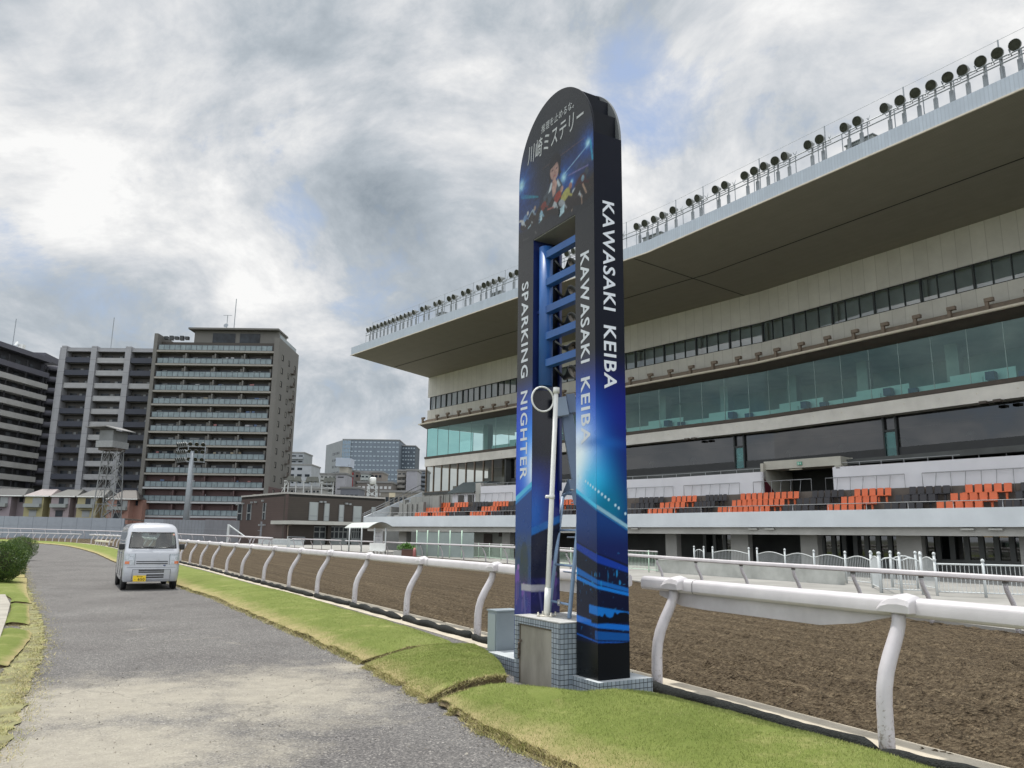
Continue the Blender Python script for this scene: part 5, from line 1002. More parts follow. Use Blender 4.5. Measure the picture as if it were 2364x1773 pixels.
# ------------------------------------------------------------------ roof edge: railing, floodlights, switch boxes
RZ = 19.8
t = thing('roof_railing', 'grey steel guard railing with tall wire posts along the roof edge', 'railing', (*FP.P(30, 11), RZ))
mb = MB()
for z in (20.88, 20.62): mb.tube([(*FP.P(s, 10.95), z) for s in (5.9, 20, 35, FP.L, 50, 62, SE)], .03, 5, smooth=False)
mb.build('rail', M_steel, t)
mb = MB(); s = 6.
while s < SE: mb.beam((*FP.P(s, 10.95), RZ), (*FP.P(s, 10.95), 20.9), .035); s += 1.33
mb.build('baluster', M_steel, t)
tp_ = [7.11, 11.18, 15.26, 19.22, 23.24, 27.32, 31.4, 35.5, 39.7, 43.96, 46.18+.0, 50.25, 54.28, 58.35, 62.38, 66.4, 70.5]
for s in tp_: MB().beam((*FP.P(s, 10.9), RZ), (*FP.P(s, 10.9), 21.75), .045).build('wire_post', M_steel, t)
mb = MB(); mb.tube([(*FP.P(s, 10.9), 21.73) for s in tp_], .009, 4, smooth=False); mb.build('wire', M_steel, t)
M_flood = mat('floodlight_shell', (.24, .255, .255), .4, .15, 3., metal=.4); M_floodg = glassmat('floodlight_lens', (.25, .27, .2), .6, 1.5, .15); M_inner = mat('lamp_reflector', (.022, .026, .018), .18, .6, 6.)
def floodlight():
    t = thing('roof_floodlight', '', 'floodlight', (0, 0, 0)); ax = Vector((0, -1, -.35)).normalized(); c = Vector((0, -.14, 1.40))
    mb = MB(); mb.box((0, .05, .42), (.16, .10, .85)); mb.box((0, .05, .02), (.26, .24, .05)); mb.beam((0, .05, .8), (0, .12, 1.30), .07); mb.build('post', M_steel, t)
    sh = MB().lathe([(.0, -.36), (.09, -.34), (.11, -.22), (.17, -.12), (.215, .0), (.235, .10), (.24, .13), (.222, .13)], c, ax, 18, cap=False).build('shell', M_flood, t)
    MB().lathe([(.0, .02), (.217, .11)], c, ax, 18).build('lens', M_inner, sh)
    mb = MB(); mb.tube([(-.34, .02, 1.46), (-.34, .25, 1.25), (.34, .25, 1.25), (.34, .02, 1.46)], .02, 5); mb.tube([(.20, .3, 1.35), (.3, .34, 1.72)], .018, 5); mb.build('bracket', M_steel, t); return t
LS = [6.3, 6.95, 7.61, 8.29, 8.97, 9.64, 10.36, 11.05, 11.82, 12.42, 13.13, 13.78, 14.52, 15.83, 16.56, 17.9, 18.58, 19.91, 20.62, 21.94, 22.63, 24.0, 24.71, 25.31, 26.01, 26.75, 28.1, 28.76, 30.1, 30.8, 32.2, 32.9, 34.2, 34.9, 36.2, 36.9, 38.1, 38.8, 40.63, 41.28, 42.11, 42.88, 43.75, 45.13, 45.82, 47.18, 47.88, 49.26, 49.93, 50.62, 51.28, 51.97, 53.36, 54.0, 55.42, 56.08, 57.5, 58.19, 58.89, 59.62, 60.31, 60.99, 61.68, 62.35, 63.01, 63.8, 64.5]
fl0 = floodlight(); nL = sum(1 for s in LS if s < 29)
for i, s in enumerate(LS):
    o = fl0 if i == 0 else copy_tree(fl0); p = FP.P(s, 10.75); d = FP.dl if s < FP.L else FP.dr; o.location = (p.x, p.y, RZ-.03); o.rotation_euler = (0, 0, math.atan2(d.y, d.x)+random.uniform(-.22, .22))
    tag(o, ('round roof floodlight left of the finish post, %s from the left tip' % nth(i)) if i < nL else 'round roof floodlight, %s of the run right of the finish post' % nth(i-nL), None, 'floodlights along the roof edge')
for i, (a, b) in enumerate(((17.3, 18.3), (25.1, 26.15), (40.65, 42.1), (55.1, 56.5), (63., 64.4))):
    p = FP.P((a+b)/2, 10.2); d = FP.dl if a < FP.L else FP.dr; an = math.atan2(d.y, d.x); t = thing('switch_box', 'grey louvred switch box on the roof edge, %s from the left among the floodlights' % nth(i), 'switch box', (p.x, p.y, RZ), 'switch boxes on the roof')
    MB().box((p.x, p.y, RZ+.3), (b-a, .5, .66), an).build('case', mat('switch_grey', (.30, .33, .34), .5, .1, 3.), t); MB().box((p.x, p.y, RZ+.655), (b-a+.12, .62, .05), an).build('lid', M_steel, t)
    n = Vector((d.y, -d.x)); q = p+n*.262-d*.2; MB().box((q.x, q.y, RZ+.34), (.3, .02, .3), an).build('vent', M_frame, t)
# ------------------------------------------------------------------ fences on the apron
M_fw = mat('white_fence_enamel', (.52, .55, .555), .35, .05, 3.); M_fg = mat('pale_green_fence_enamel', (.50, .66, .53), .35, .05, 3.)
def fence(label, pts, top, m, posts, gap=.11, name='fence', arch=0., group='fences in front of the stand', ball=True, zb=.05, topm=None):
    pl = PL(pts, 4); c = pl.P(pl.L/2); t = thing(name, label, 'fence', (c.x, c.y, zb), group)
    if arch: ss = sorted(posts)
    else: ss = [0, pl.L]
    def ztop(s):
        if not arch: return top
        for a, b in zip(ss, ss[1:]):
            if a <= s <= b: f = (s-a)/(b-a); return top-arch+arch*math.sin(f*math.pi)**1.1
        return top-arch
    n = max(2, int(pl.L/.15)); mb = MB(); mb.tube([(*pl.P(pl.L*i/n), ztop(pl.L*i/n)) for i in range(n+1)], .028 if not arch else .022, 5); mb.build('top_rail', topm or m, t)
    mb = MB(); mb.tube([(*pl.P(pl.L*i/8), zb+.12) for i in range(9)], .018, 5); mb.build('bottom_rail', m, t)
    mb = MB(); s = gap
    while s < pl.L: mb.beam((*pl.P(s), zb+.12), (*pl.P(s), ztop(s)), .011); s += gap
    mb.build('balusters', m, t)
    for s in posts:
        mb = MB(); q = pl.P(min(s, pl.L)); h_ = top+(.07 if ball else .05); mb.tube([(*q, zb-.02), (*q, h_)], .042 if ball else .03, 8)
        if ball: mb.lathe([(.0, 0), (.05, .02), (.0551, .05), (.04, .09), (.0, .11)], (*q, h_), seg=8)
        mb.build('post', m, t)
    return t
lf0 = PL([G(961, 1279.6).xy, G(1081, 1288.5).xy, G(1186, 1298.6).xy]); 
def fl2(px, pl): return pl.hit(px)
gp = [fl2(x, lf0) for x in (963, 977, 996, 1016, 1037, 1059, 1081.5, 1105.6, 1130.7, 1157, 1185)]
fence('pale green baluster fence left of the finish post, beyond the outer rail', [lf0.P(0), lf0.P(lf0.L/2), lf0.P(lf0.L)], 1.06, M_fg, gp, ball=False, topm=M_rail)
a, b = G(1188, 1299).xy, G(1519, 1325.5).xy; lf1 = PL([a, (a+b)/2, b]); fence('pale green and white baluster fence seen behind and just right of the finish post', [a, (a+b)/2, b], 1.0, M_fg, [lf1.hit(x) for x in (1215, 1248, 1283, 1318, 1355, 1400, 1449, 1497.6)], ball=False, topm=M_rail)
# low concrete wall block
a, b = G(1513, 1323), G(1934, 1353); d = (b-a); nrm = Vector((-d.y, d.x, 0)).normalized(); t = thing('low_concrete_wall', 'low pale concrete barrier wall behind the outer rail', 'wall', ((a+b)/2)[:3])
mb = MB(); q = [a, b, b+nrm*.45, a+nrm*.45]; mb.prism([(p.x, p.y) for p in q], -.05, .63); mb.build('wall', mat('stained_concrete', (.42, .43, .40), .85, .2, 1.3, .15, 25., world=True, detail=9., col2=(.52, .53, .50)), t, bevel=.01)
mb = MB(); mb.beam((a.x, a.y-.02, .64), (b.x, b.y-.02, .64), .05, .03); mb.build('coping', M_white, t)
# arch-topped fence with ball finials
def garc(px, py, pxs): return [G(x, y) for x, y in zip(px, py)]
ap_ = [G(1604, 1333), G(1813, 1337), G(1952, 1343), G(2014, 1362)]
ap_ = [at(1604, 1331, 33.), at(1731, 1335, 31.4), at(1813, 1337, 30.6), at(1952, 1343, 29.), at(2016, 1360, 27.)]
for lab, p0, p1, ps_ in (('short arched white fence panel, leftmost behind the low concrete wall', (1604, 41.), (1626.5, 40.5), None), ('white arched fence panel between gaps, second behind the low concrete wall', (1647, 40.), (1731, 37.5), None), ('row of three arched white fence panels behind the low concrete wall', (1750, 37.), (2014, 27.8), (1750, 1813, 1880, 1952, 2014))):
    A_ = at(p0[0], 1320, p0[1]).xy; B_ = at(p1[0], 1320, p1[1]).xy; pl = PL([A_, A_.lerp(B_, .5), B_]); fence(lab, [A_, A_.lerp(B_, .5), B_], 1.06, M_fw, [0, pl.L] if not ps_ else [pl.hit(x) if 1750 < x < 2014 else (0 if x == 1750 else pl.L) for x in ps_], name='arched_fence', arch=.14)
for lab, p0, p1, n in (('double leaf white arched gate in front of the stand entrance', (2032, 24.6), (2129, 24.0), 2), ('white arched side gate just right of the double gate, set back', (2060, 27.5), (2118, 27.0), 1), ('narrow white arched gate panel at the right end of the arched row', (2129, 26.5), (2161, 25.2), 1), ('white arched return fence joining the gate to the rear posts', (2014, 27.0), (2034, 24.7), 1)):
    A_ = at(p0[0], 1340, p0[1]).xy; B_ = at(p1[0], 1340, p1[1]).xy; L_ = (A_-B_).length; fence(lab, [A_, A_.lerp(B_, .5), B_], 1.12, M_fw, [L_*i/n for i in range(n+1)], name='gate', arch=.12, gap=.10)
A_ = at(2161, 1340, 23.6).xy; B_ = G(2266, 1383).xy; C_ = B_+(B_-A_).normalized()*9; pl = PL([A_, B_, C_]); fence('straight white baluster fence at the far right behind the outer rail', [A_, B_, C_], .97, M_fw, [0, pl.hit(2266), pl.hit(2266)+2.6, pl.hit(2266)+5.2], gap=.115)
# things near the left ground floor: canopy shelter, panel, chairs, planter
M_can = mat('canopy_sheet', (.52, .55, .53), .4, .06, 1.); D0 = 62.
t = thing('canopy_shelter', 'small white arched canopy on slim posts before the brown building', 'shelter', (*at(840, 1250, D0).xy, 0)); q = lambda px, py, D=D0: at(px, py, D)
P = []
for k in range(13): 
    f = k/12; e = q(850, 1225, 60.).lerp(q(909, 1226, 58.5), f); g = q(795, 1225, 64.).lerp(q(840, 1225, 66.), f); zt = 2.05+.42*math.sin(f*math.pi); P.append([(g.x, g.y, zt), (e.x, e.y, zt)])
mb = MB(); mb.grid(np.array(P)); mb.grid(np.array(P)+np.array([0, 0, .05])); mb.build('arched_roof', M_can, t)
for px, D in ((806, 62.), (834.5, 61.), (864, 60.), (890, 59.5)): p = q(px, 1250, D); MB().tube([(p.x, p.y, 0), (p.x, p.y, 2.1)], .06, 8).build('post', M_fw, t)
t = thing('notice_panel', 'pale panel printed with rows of small grey marks under the canopy', 'panel', (*q(872, 1250, 61.5).xy, 0)); p0, p1 = q(863, 1250, 61.6), q(883, 1250, 61.2); dd = (p1-p0).normalized()
mb = MB(); mb.beam((p0.x, p0.y, 1.15), (p1.x, p1.y, 1.15), .04, 1.65); pn = mb.build('board', mat('panel_white', (.62, .63, .66), .5), t); mb = MB()
for r in range(5):
    for c_ in range(4): e = p0+dd*(.1+.15*c_+.05*(r % 2)); mb.box((e.x, e.y-.03, .6+.28*r), (.07, .012, .05))
mb.build('printed_marks', mat('mark_grey', (.28, .29, .36), .5), pn)
for i, (px, D) in enumerate(((858, 58.), (866, 57.6), (874, 57.2), (882, 56.8))):
    p = q(px, 1262, D); t = thing('plastic_chair', 'white plastic stacking chair, %s from left under the canopy' % nth(i), 'chair', (p.x, p.y, 0.0), 'white chairs under the canopy')
    mb = MB(); mb.box((p.x, p.y, .42), (.44, .44, .04)); mb.build('seat', M_white, t); mb = MB(); mb.box((p.x+.02, p.y+.2, .72), (.42, .05, .52)); mb.build('backrest', M_white, t)
    for sx in (-.18, .18):
        for sy in (-.18, .18): MB().beam((p.x+sx, p.y+sy, 0), (p.x+sx*.9, p.y+sy*.9, .42), .03).build('leg', M_white, t)
p = q(934, 1268, 56.); t = thing('planter', 'concrete planter box with bright green leaves behind the outer rail', 'planter', (p.x, p.y, 0)); MB().box((p.x, p.y, .25), (1.5, .5, .5)).build('box', mat('planter_grey', (.40, .40, .38), .8), t)
mb = MB()
for k in range(420): a = random.uniform(0, 6.28); r = random.uniform(0, .5)**.9; c_ = Vector((p.x+.1+r*math.cos(a)*1.3, p.y+r*math.sin(a)*.5, .5+random.uniform(0, .55)*(1-r))); e = Vector((random.uniform(-1, 1), random.uniform(-1, 1), random.uniform(.2, 1))).normalized()*.22; s_ = e.cross(Vector((0, 0, 1))).normalized()*.03; mb.add([c_-s_, c_+s_, c_+e], [[0, 1, 2]])
mb.build('foliage', mat('bright_leaf', (.10, .24, .03), .6, .4, 8.), t)
p = q(957, 1276, 53.); t = thing('marker_post', 'small faded red cylinder standing beside the pale green fence', 'marker', (p.x, p.y, 0)); MB().tube([(p.x, p.y, 0), (p.x, p.y, .55), (p.x, p.y, .75)], [.13, .11, .07], 10).build('body', mat('faded_red', (.42, .16, .15), .5), t); MB().box((p.x, p.y, .03), (.34, .34, .06)).build('base', M_frame, t)
p = q(943, 1274, 54.5); MB().box((p.x, p.y, .32), (.9, .5, .6)); t = thing('brown_box', 'low brown box between the planter and the green fence', 'box', (p.x, p.y, 0)); MB().box((p.x, p.y, .3), (.9, .5, .58)).build('case', mat('box_brown', (.11, .055, .04), .6), t); MB().box((p.x, p.y, .61), (.96, .56, .04)).build('lid', M_dkbrown, t)
a, b = q(962, 1250, 58.), q(1094, 1250, 54.); t = thing('frosted_screen', 'row of pale frosted glass screens behind the pale green fence', 'screen', ((a+b)/2)[:2]+(0,)); 
for i in range(5):
    f0, f1 = i/5, (i+1)/5; u, v = a.lerp(b, f0), a.lerp(b, f1); MB().beam((u.x, u.y, .95), (v.x, v.y, .95), .03, 1.7).build('pane', mat('frosted_glass', (.27, .32, .31), .5, .12, .8), t); MB().tube([(u.x, u.y-.03, 0), (u.x, u.y-.03, 1.95)], .05, 6).build('post', M_fg, t)
# ------------------------------------------------------------------ boundary wall
M_pan = stripemat('wall_panels_light', (.27, .30, .34), (.16, .18, .21), 0, 3.1, .12, .6, .05); M_pan2 = stripemat('wall_panels_dark', (.20, .21, .235), (.12, .13, .145), 0, 2.4, .08, .6, .05)
def wallseg(mb, a, b, z0, z1, th=.3):
    a, b = Vector(a), Vector(b); d = (b-a); L = d.length; n = Vector((-d.y, d.x)).normalized()*th; z0a, z0b = z0 if isinstance(z0, tuple) else (z0, z0); z1a, z1b = z1 if isinstance(z1, tuple) else (z1, z1)
    mb.add([(*a, z0a), (*b, z0b), (*b, z1b), (*a, z1a), (*(a+n), z0a), (*(b+n), z0b), (*(b+n), z1b), (*(a+n), z1a)], [[0, 1, 2, 3], [5, 4, 7, 6], [3, 2, 6, 7], [1, 5, 6, 2], [4, 0, 3, 7]], [[(0, z0a), (L, z0b), (L, z1b), (0, z1a)], [(0, 0)]*4, [(0, 0), (L, 0), (L, th), (0, th)], [(0, 0)]*4, [(0, 0)]*4]); return mb
def seg2(p0, D0, p1, D1): return at(p0, 1200, D0).xy, at(p1, 1200, D1).xy
t = thing('boundary_wall', 'long grey panel boundary wall beyond the far bend, pale on the left and darker on the right', 'wall', (-90, 140, 0))
for nm, m, p0, D0, p1, D1, y0, y1 in (('pale_panels', M_pan, -220, 156, 287, 150, 1186.5, 1197), ('pale_panels', M_pan, 333, 146, 378, 143, 1198, 1199), ('slatted_panels', stripemat('slatted', (.22, .24, .27), (.13, .14, .16), 0, 1.1, .1), 378, 143, 474, 134, 1199, 1201), ('dark_panels', M_pan2, 474, 134, 606, 112, 1199.5, 1204)):
    a, b = seg2(p0, D0, p1, D1); mb = MB(); wallseg(mb, a, b, -.2, (at(p0, y0, D0).z, at(p1, y1, D1).z)); mb.build(nm, m, t)
    mb = MB(); 
    for z in (.25, .5): mb.beam((*a, at(p0, y0, D0).z*z+.3), (*b, at(p1, y1, D1).z*z+.3), .05, .06)
    mb.build('panel_rail', M_steel, t)
a, b = seg2(287, 156, 333, 154); mb = MB(); wallseg(mb, a, b, -.2, 2.9); mb.build('recess_panels', M_pan2, t); mb = MB(); mb.beam((*a, 3.9), (*b, 3.6), .4, .3); mb.build('recess_beam', M_dkbrown, t)
a, b = seg2(600, 110, 700, 101); t = thing('low_block_wall', 'low pale block wall at the foot of the brown building', 'wall', (*((a+b)/2), 0)); mb = MB(); wallseg(mb, a, b, -.1, .75); mb.build('blocks', mat('pale_block', (.42, .45, .46), .8), t); mb = MB(); wallseg(mb, a, b, .75, .82, .4); mb.build('coping', M_white, t)
# ------------------------------------------------------------------ facade helpers
class Fac:
    """local frame on a building front: u along, w outwards (towards the viewer), z up"""
    def __init__(s, a, b): s.a = Vector(a).xy; s.b = Vector(b).xy; s.d = (s.b-s.a).normalized(); s.L = (s.b-s.a).length; n = Vector((s.d.y, -s.d.x)); s.n = n if n.dot(-s.a) > 0 else -n
    def p(s, u, w=0.): return s.a+s.d*u+s.n*w
    def box(s, mb, u0, u1, w0, w1, z0, z1):
        q = [s.p(u0, w1), s.p(u1, w1), s.p(u1, w0), s.p(u0, w0)]; L = u1-u0
        mb.add([(*x, z0) for x in q]+[(*x, z1) for x in q], BF, [[(0, 0)]*4, [(0, 0)]*4, [(u0, z0), (u1, z0), (u1, z1), (u0, z1)], [(0, z0), (w1-w0, z0), (w1-w0, z1), (0, z1)], [(u1, z0), (u0, z0), (u0, z1), (u1, z1)], [(0, z0), (w1-w0, z0), (w1-w0, z1), (0, z1)]]); return mb
    def u(s, px): r = ray(px, 1100); n = Vector((-s.d.y, s.d.x)); rr = Vector((r[0], r[1])); q = rr*(s.a.dot(n)/rr.dot(n)); return (q-s.a).dot(s.d)
def M(name, c, r=.7, v=.1, sc=.4): return mat(name, c, r, v, sc, detail=7.)
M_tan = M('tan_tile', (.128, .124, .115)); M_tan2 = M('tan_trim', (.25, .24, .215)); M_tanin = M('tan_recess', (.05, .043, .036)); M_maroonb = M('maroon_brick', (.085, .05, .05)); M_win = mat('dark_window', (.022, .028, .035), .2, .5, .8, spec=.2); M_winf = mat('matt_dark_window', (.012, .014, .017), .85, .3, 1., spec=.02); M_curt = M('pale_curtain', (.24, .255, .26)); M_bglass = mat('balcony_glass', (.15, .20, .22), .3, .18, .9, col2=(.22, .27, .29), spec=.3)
def zat(px, py, D): return at(px, py, D).z
# ------------------------------------------------------------------ tan apartment block with glass balconies
D = 170.; A_, B_ = at(321, 1192, D), at(617, 1160, D); A_ = at(334, 1100, D); B_ = at(618, 1100, D)
fa = Fac((at(347, 960, D).x, D, 0), (at(622, 960, D).x, D, 0)); zt = zat(363, 780, D); L = fa.L
t = thing('apartment_block', 'tan apartment block of thirteen storeys with rows of glass balconies and a brown base', 'building', (fa.p(L/2).x, D+8, 0))
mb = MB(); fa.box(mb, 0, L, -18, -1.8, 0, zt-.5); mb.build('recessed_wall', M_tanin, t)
pitch = (zt-1.65-6.)/12.05; zb = [zt-2.0-pitch*i for i in range(13)]
mb = MB(); fa.box(mb, -.8, 0, -18, .3, 0, zt+1.0); mb.build('end_pier', M_tan, t); mb = MB(); fa.box(mb, L, L+1.15, -2.2, .3, 3, zt+.3); mb.build('end_pier', M_tan, t)
for i, z in enumerate(zb):
    if z < 2: break
    mb = MB(); fa.box(mb, 0, L, -1.8, .25, z-1.25, z-.85); sl_ = mb.build('floor_slab', M_tan2 if i < 10 else M('white_slab', (.36, .37, .38)), t)
    bl = MB(); fa.box(bl, .4, L-.4, .12, .2, z-.75, z+.35); g = bl.build('balcony_glass', M_bglass, t); mb = MB(); fa.box(mb, .3, L-.3, .08, .24, z+.35, z+.43)
    n = 21
    for k in range(n+1): u = .4+(L-.8)*k/n; fa.box(mb, u-.05, u+.05, .1, .24, z-.85, z+.36)
    mb.build('balcony_rail', mat('navy_rail', (.035, .045, .06), .4), g)
    if i:
        cu = MB()
        for q in range(4):
            u0 = L*(q+.06)/4; u1 = L*(q+.80)/4; w_ = MB(); fa.box(w_, u0, u1, -1.8, -1.74, z-.85, z+1.15); w_.build('window', M_win, t)
            for r in range(2):
                if RNG.random() < .6: a = u0+(u1-u0)*RNG.random()*.7; fa.box(cu, a, a+(u1-u0)*.22, -1.74, -1.70, z-.7, z+1.)
        cu.build('curtains', M_curt, t)
        for q in range(1, 4): mb = MB(); fa.box(mb, L*q/4-.15, L*q/4+.15, -1.8, .0, z-.85, z+1.6); mb.build('partition', M_tan if i < 10 else M_maroonb, t)
        for q in range(4): mb = MB(); fa.box(mb, L*(q+.86)/4, L*(q+.93)/4, -1.8, -.6, z-.85, z+1.3); mb.build('screen', M_tan if i < 10 else M_maroonb, t)
mb = MB(); fa.box(mb, 0, L, -1.79, -1.3, 0, zb[9]-1.3); fa.box(mb, 0, L, -.5, .1, 0, zb[12]-1.3); mb.build('brown_base', M_maroonb, t)
mb = MB(); u0 = fa.u(405); u1 = fa.u(611); ztop = zat(500, 760, D+3); fa.box(mb, u0, u1, -9, -3.0, zt-.5, ztop); fa.box(mb, u0-1., u1+.2, -9.5, -1.6, ztop-.4, ztop); ph = mb.build('penthouse', M_tan, t)
mb = MB(); 
for a, b in ((450, 505), (516, 565)): fa.box(mb, fa.u(a), fa.u(b), -3.0, -2.9, zt-.2, ztop-1.0)
mb.build('penthouse_window', M_win, ph)
# right hand flank
C_ = at(634, 1000, D+.2); E_ = at(688, 850, D*1.10); fs_ = Fac((fa.p(L+1.15).x, fa.p(0, .3).y, 0), (E_.x+.0, E_.y, 0)); zf = zt+.3
mb = MB(); q = [fs_.p(0), fs_.p(fs_.L), fs_.p(fs_.L)+Vector((-20, 4)), fs_.p(0)+Vector((-1., 2.2))]; mb.prism([tuple(x) for x in q][::-1], 0, zf); mb.build('flank_wall', M_tan, t)
mb = MB(); fs_.box(mb, 0, fs_.L, -.1, .05, 0, zat(660, 1124, D)); mb.build('flank_base', M_maroonb, t)
for i in range(13):
    z = zf-4.6-pitch*i*1.0
    if z < 5: continue
    for k, (f, w) in enumerate(((.20, 1.3), (.52, 1.1), (.84, 1.3))):
        mb = MB(); u = fs_.L*f; fs_.box(mb, u-w/2, u+w/2, .0, .06, z-.1*k, z+1.35-.1*k); wn = mb.build('window', M_winf, t)
        mb = MB(); fs_.box(mb, u-w/2, u-w/2+.35*w, .061, .09, z-.1*k+.1, z+1.2-.1*k); mb.build('sill', M_tan2, wn)
    mb = MB(); u = fs_.L*.68; fs_.box(mb, u-.9, u+.9, .0, .8, z-1.5, z-1.38)
    for k in range(5): fs_.box(mb, u-.9+.42*k, u-.82+.42*k, .72, .8, z-1.4, z-.5)
    fs_.box(mb, u-.9, u+.9, .72, .8, z-.5, z-.42); mb.build('escape_balcony', M_dkbrown, t)
mb = MB(); fs_.box(mb, 1.5, fs_.L-2, -.4, -.2, zf, zf+1.0); mb.build('roof_glass_rail', M_bglass, t)
mb = MB(); p = at(540, 760, D+6); mb.beam((p.x, p.y, ztop), (p.x+.0, p.y, zat(540, 690, D+6)), .14); mb.build('lightning_rod', M_steel, t)
mb = MB(); p = at(523, 760, D+6); mb.beam((p.x, p.y, ztop), (p.x, p.y, zat(523, 728, D+6)), .12); mb.beam((p.x-1, p.y, zat(523, 728, D+6)), (p.x+1, p.y, zat(523, 728, D+6)), .08); mb.lathe([(.0, 0), (.55, .3)], (p.x, p.y-.3, ztop+1.5), (0, -1, .3), 10); mb.build('aerial', M_steel, t)
mb = MB(); p = at(415, 775, D+2)
for k in range(5): p = at(385+12*k, 775, D+2); mb.box((p.x, p.y, zt+.5), (.8, .8, .7+.3*(k % 2)))
mb.build('roof_plants', M_frame, t)
# washing hung on some balconies
for i in range(26):
    z = zb[int(RNG.integers(1, 12))]; u = RNG.uniform(1, 26); c_ = (('white', (.42, .43, .45)), ('blue', (.10, .15, .26)), ('rose', (.34, .16, .16)), ('sand', (.32, .28, .20)))[int(RNG.integers(0, 4))]
    mb = MB(); fa.box(mb, u, u+RNG.uniform(.5, 1.1), -.9, -.82, z-.1, z+RNG.uniform(.75, 1.0)); mb.build('laundry', mat('laundry_'+c_[0], c_[1], .9), t)
# ------------------------------------------------------------------ middle grey apartment block
D = 182.; fm = Fac((at(146, 960, D).x-7.2, D, 0), (at(345, 960, D).x+2, D, 0)); zt2 = zat(200, 803, D); L = fm.L
def uu(px): return (at(px, 803, D).x-fm.a.x)
xs0 = at(146, 803, D).x; fm = Fac((xs0, D, 0), (at(362, 803, D).x, D, 0)); L = fm.L; um = lambda px: at(px, 803, D).x-xs0
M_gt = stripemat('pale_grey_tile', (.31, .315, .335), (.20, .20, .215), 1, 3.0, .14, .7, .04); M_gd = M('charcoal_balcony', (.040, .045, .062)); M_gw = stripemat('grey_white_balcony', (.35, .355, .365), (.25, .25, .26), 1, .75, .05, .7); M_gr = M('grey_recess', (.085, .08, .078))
t = thing('apartment_block', 'grey apartment block with pale vertical piers and charcoal balconies, left of the tan block', 'building', (fm.p(L/2).x, D+8, 0))
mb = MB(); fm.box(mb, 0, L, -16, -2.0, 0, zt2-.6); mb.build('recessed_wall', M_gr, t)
mb = MB(); fm.box(mb, -.6, L, -16, .1, zt2-.9, zt2); fm.box(mb, -.6, 0, -16, .2, 0, zt2-.9); mb.build('parapet', M_gt, t)
for a, b in ((146, 157), (214.5, 227), (293, 306)): mb = MB(); fm.box(mb, um(a), um(b), -2.5, .55, 0, zt2+.35); mb.build('pier', M_gt, t)
ph2 = 83/2.766*D/1776*1.015; cols = ((157, 214.5), (227, 293), (306, 362)); nf = int((zt2-2)/ph2)
for i in range(nf):
    z = zt2-1.7-ph2*i-.0
    for c, (a, b) in enumerate(cols):
        ua, ub = um(a)+.05, um(b)-.05; white = (c == 1) or i == 2; mb = MB(); z1 = z-.75; fm.box(mb, ua, ub, -.9 if not white else -.5, .35 if not white else .05, z1-1.25, z1)
        bc = mb.build('balcony', M_gw if white else M_gd, t)
        mb = MB(); fm.box(mb, ua, ub, -2., -.4, z1-1.45, z1-1.27); mb.build('slab', M_gr, bc)
        
        for f0 in (.12, .62): w_ = MB(); fm.box(w_, ua+(ub-ua)*f0, ua+(ub-ua)*(f0+.28), -2., -1.92, z1-1., z1+.9); w_.build('window', M_win, t)
        cu = MB(); k = RNG.random()*.25; fm.box(cu, ua+(ub-ua)*(.42+k), ua+(ub-ua)*(.52+k), -1.98, -1.9, z1-1., z1+.8); cu.build('door', M_curt, t)
p = at(256, 800, D+4); MB().beam((p.x, p.y, zt2), (p.x, p.y, zat(263, 733, D+4)), .14).build('lightning_rod', M_steel, t)
# ------------------------------------------------------------------ left apartment block seen at an angle
Da, Db = 178., 196.; fl3 = Fac((at(-130, 1000, 166).x, 166, 0), (at(94, 1000, Db).x, Db, 0)); z3 = zat(0, 796, Da)
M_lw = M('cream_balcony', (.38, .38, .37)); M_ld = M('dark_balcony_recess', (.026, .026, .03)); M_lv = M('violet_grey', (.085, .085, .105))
t = thing('apartment_block', 'dark apartment block at the left edge with long cream balcony bands seen at an angle', 'building', (fl3.p(fl3.L/2).x, 190, 0)); L = fl3.L
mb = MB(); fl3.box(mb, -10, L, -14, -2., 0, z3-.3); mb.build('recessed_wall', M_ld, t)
mb = MB(); fl3.box(mb, -10, L+.3, -14, .2, z3-.3, z3+.9); mb.build('roof_band', M_lv, t)
for i in range(15):
    z = z3-3.15-2.98*i
    if z < 1: break
    mb = MB(); fl3.box(mb, -10, L, -2., .25, z-1.3, z); bb = mb.build('balcony_band', M_lw if i else M_lv, t)
    for k in range(6): mb = MB(); u = L-.6-k*(6.3 if k > 1 else 1.2)-(0 if k < 2 else -5); fl3.box(mb, u-.07, u+.07, -.1, .2, z, z+1.6); mb.build('post', M_ld, bb)
    for k in range(6): w_ = MB(); u = L-3-k*5.1; fl3.box(w_, u-1.6, u, -1.99, -1.93, z-.5, z+1.5); w_.build('window', M_win, t)
mb = MB(); fr_ = Fac((fl3.p(L).x, fl3.p(L).y, 0), (at(144, 1000, 208).x, 208, 0)); z4 = zat(125, 832, 205); fr_.box(mb, 0, fr_.L+4, -9, -1.4, 0, z4); mb.build('corner_wall', M_lv, t)
for i in range(14):
    z = z4-3.2-2.98*i
    if z < 1: break
    mb = MB(); c = fr_.p(fr_.L*.45, -.6); mb.lathe([(fr_.L*.42, z-1.3), (fr_.L*.42, z)], (c.x, c.y, 0), seg=16); mb.build('rounded_balcony', M_lv, t)
    mb = MB(); fr_.box(mb, .3, fr_.L-.3, -1.4, -1.3, z, z+1.6); mb.build('opening', M_ld, t)
p = at(30, 790, 186); MB().beam((p.x, p.y, z3), (p.x, p.y, zat(41, 736, 186)), .13).build('lightning_rod', M_steel, t)
p = at(50, 800, 186); mb = MB(); mb.box((p.x, p.y, z3+1.2), (1.2, 1.2, 1.6)); mb.lathe([(0, 0), (.6, .3)], (p.x-.6, p.y-.8, z3+2.), (-.4, -1, .4), 10); mb.build('roof_dish', M_white, t)
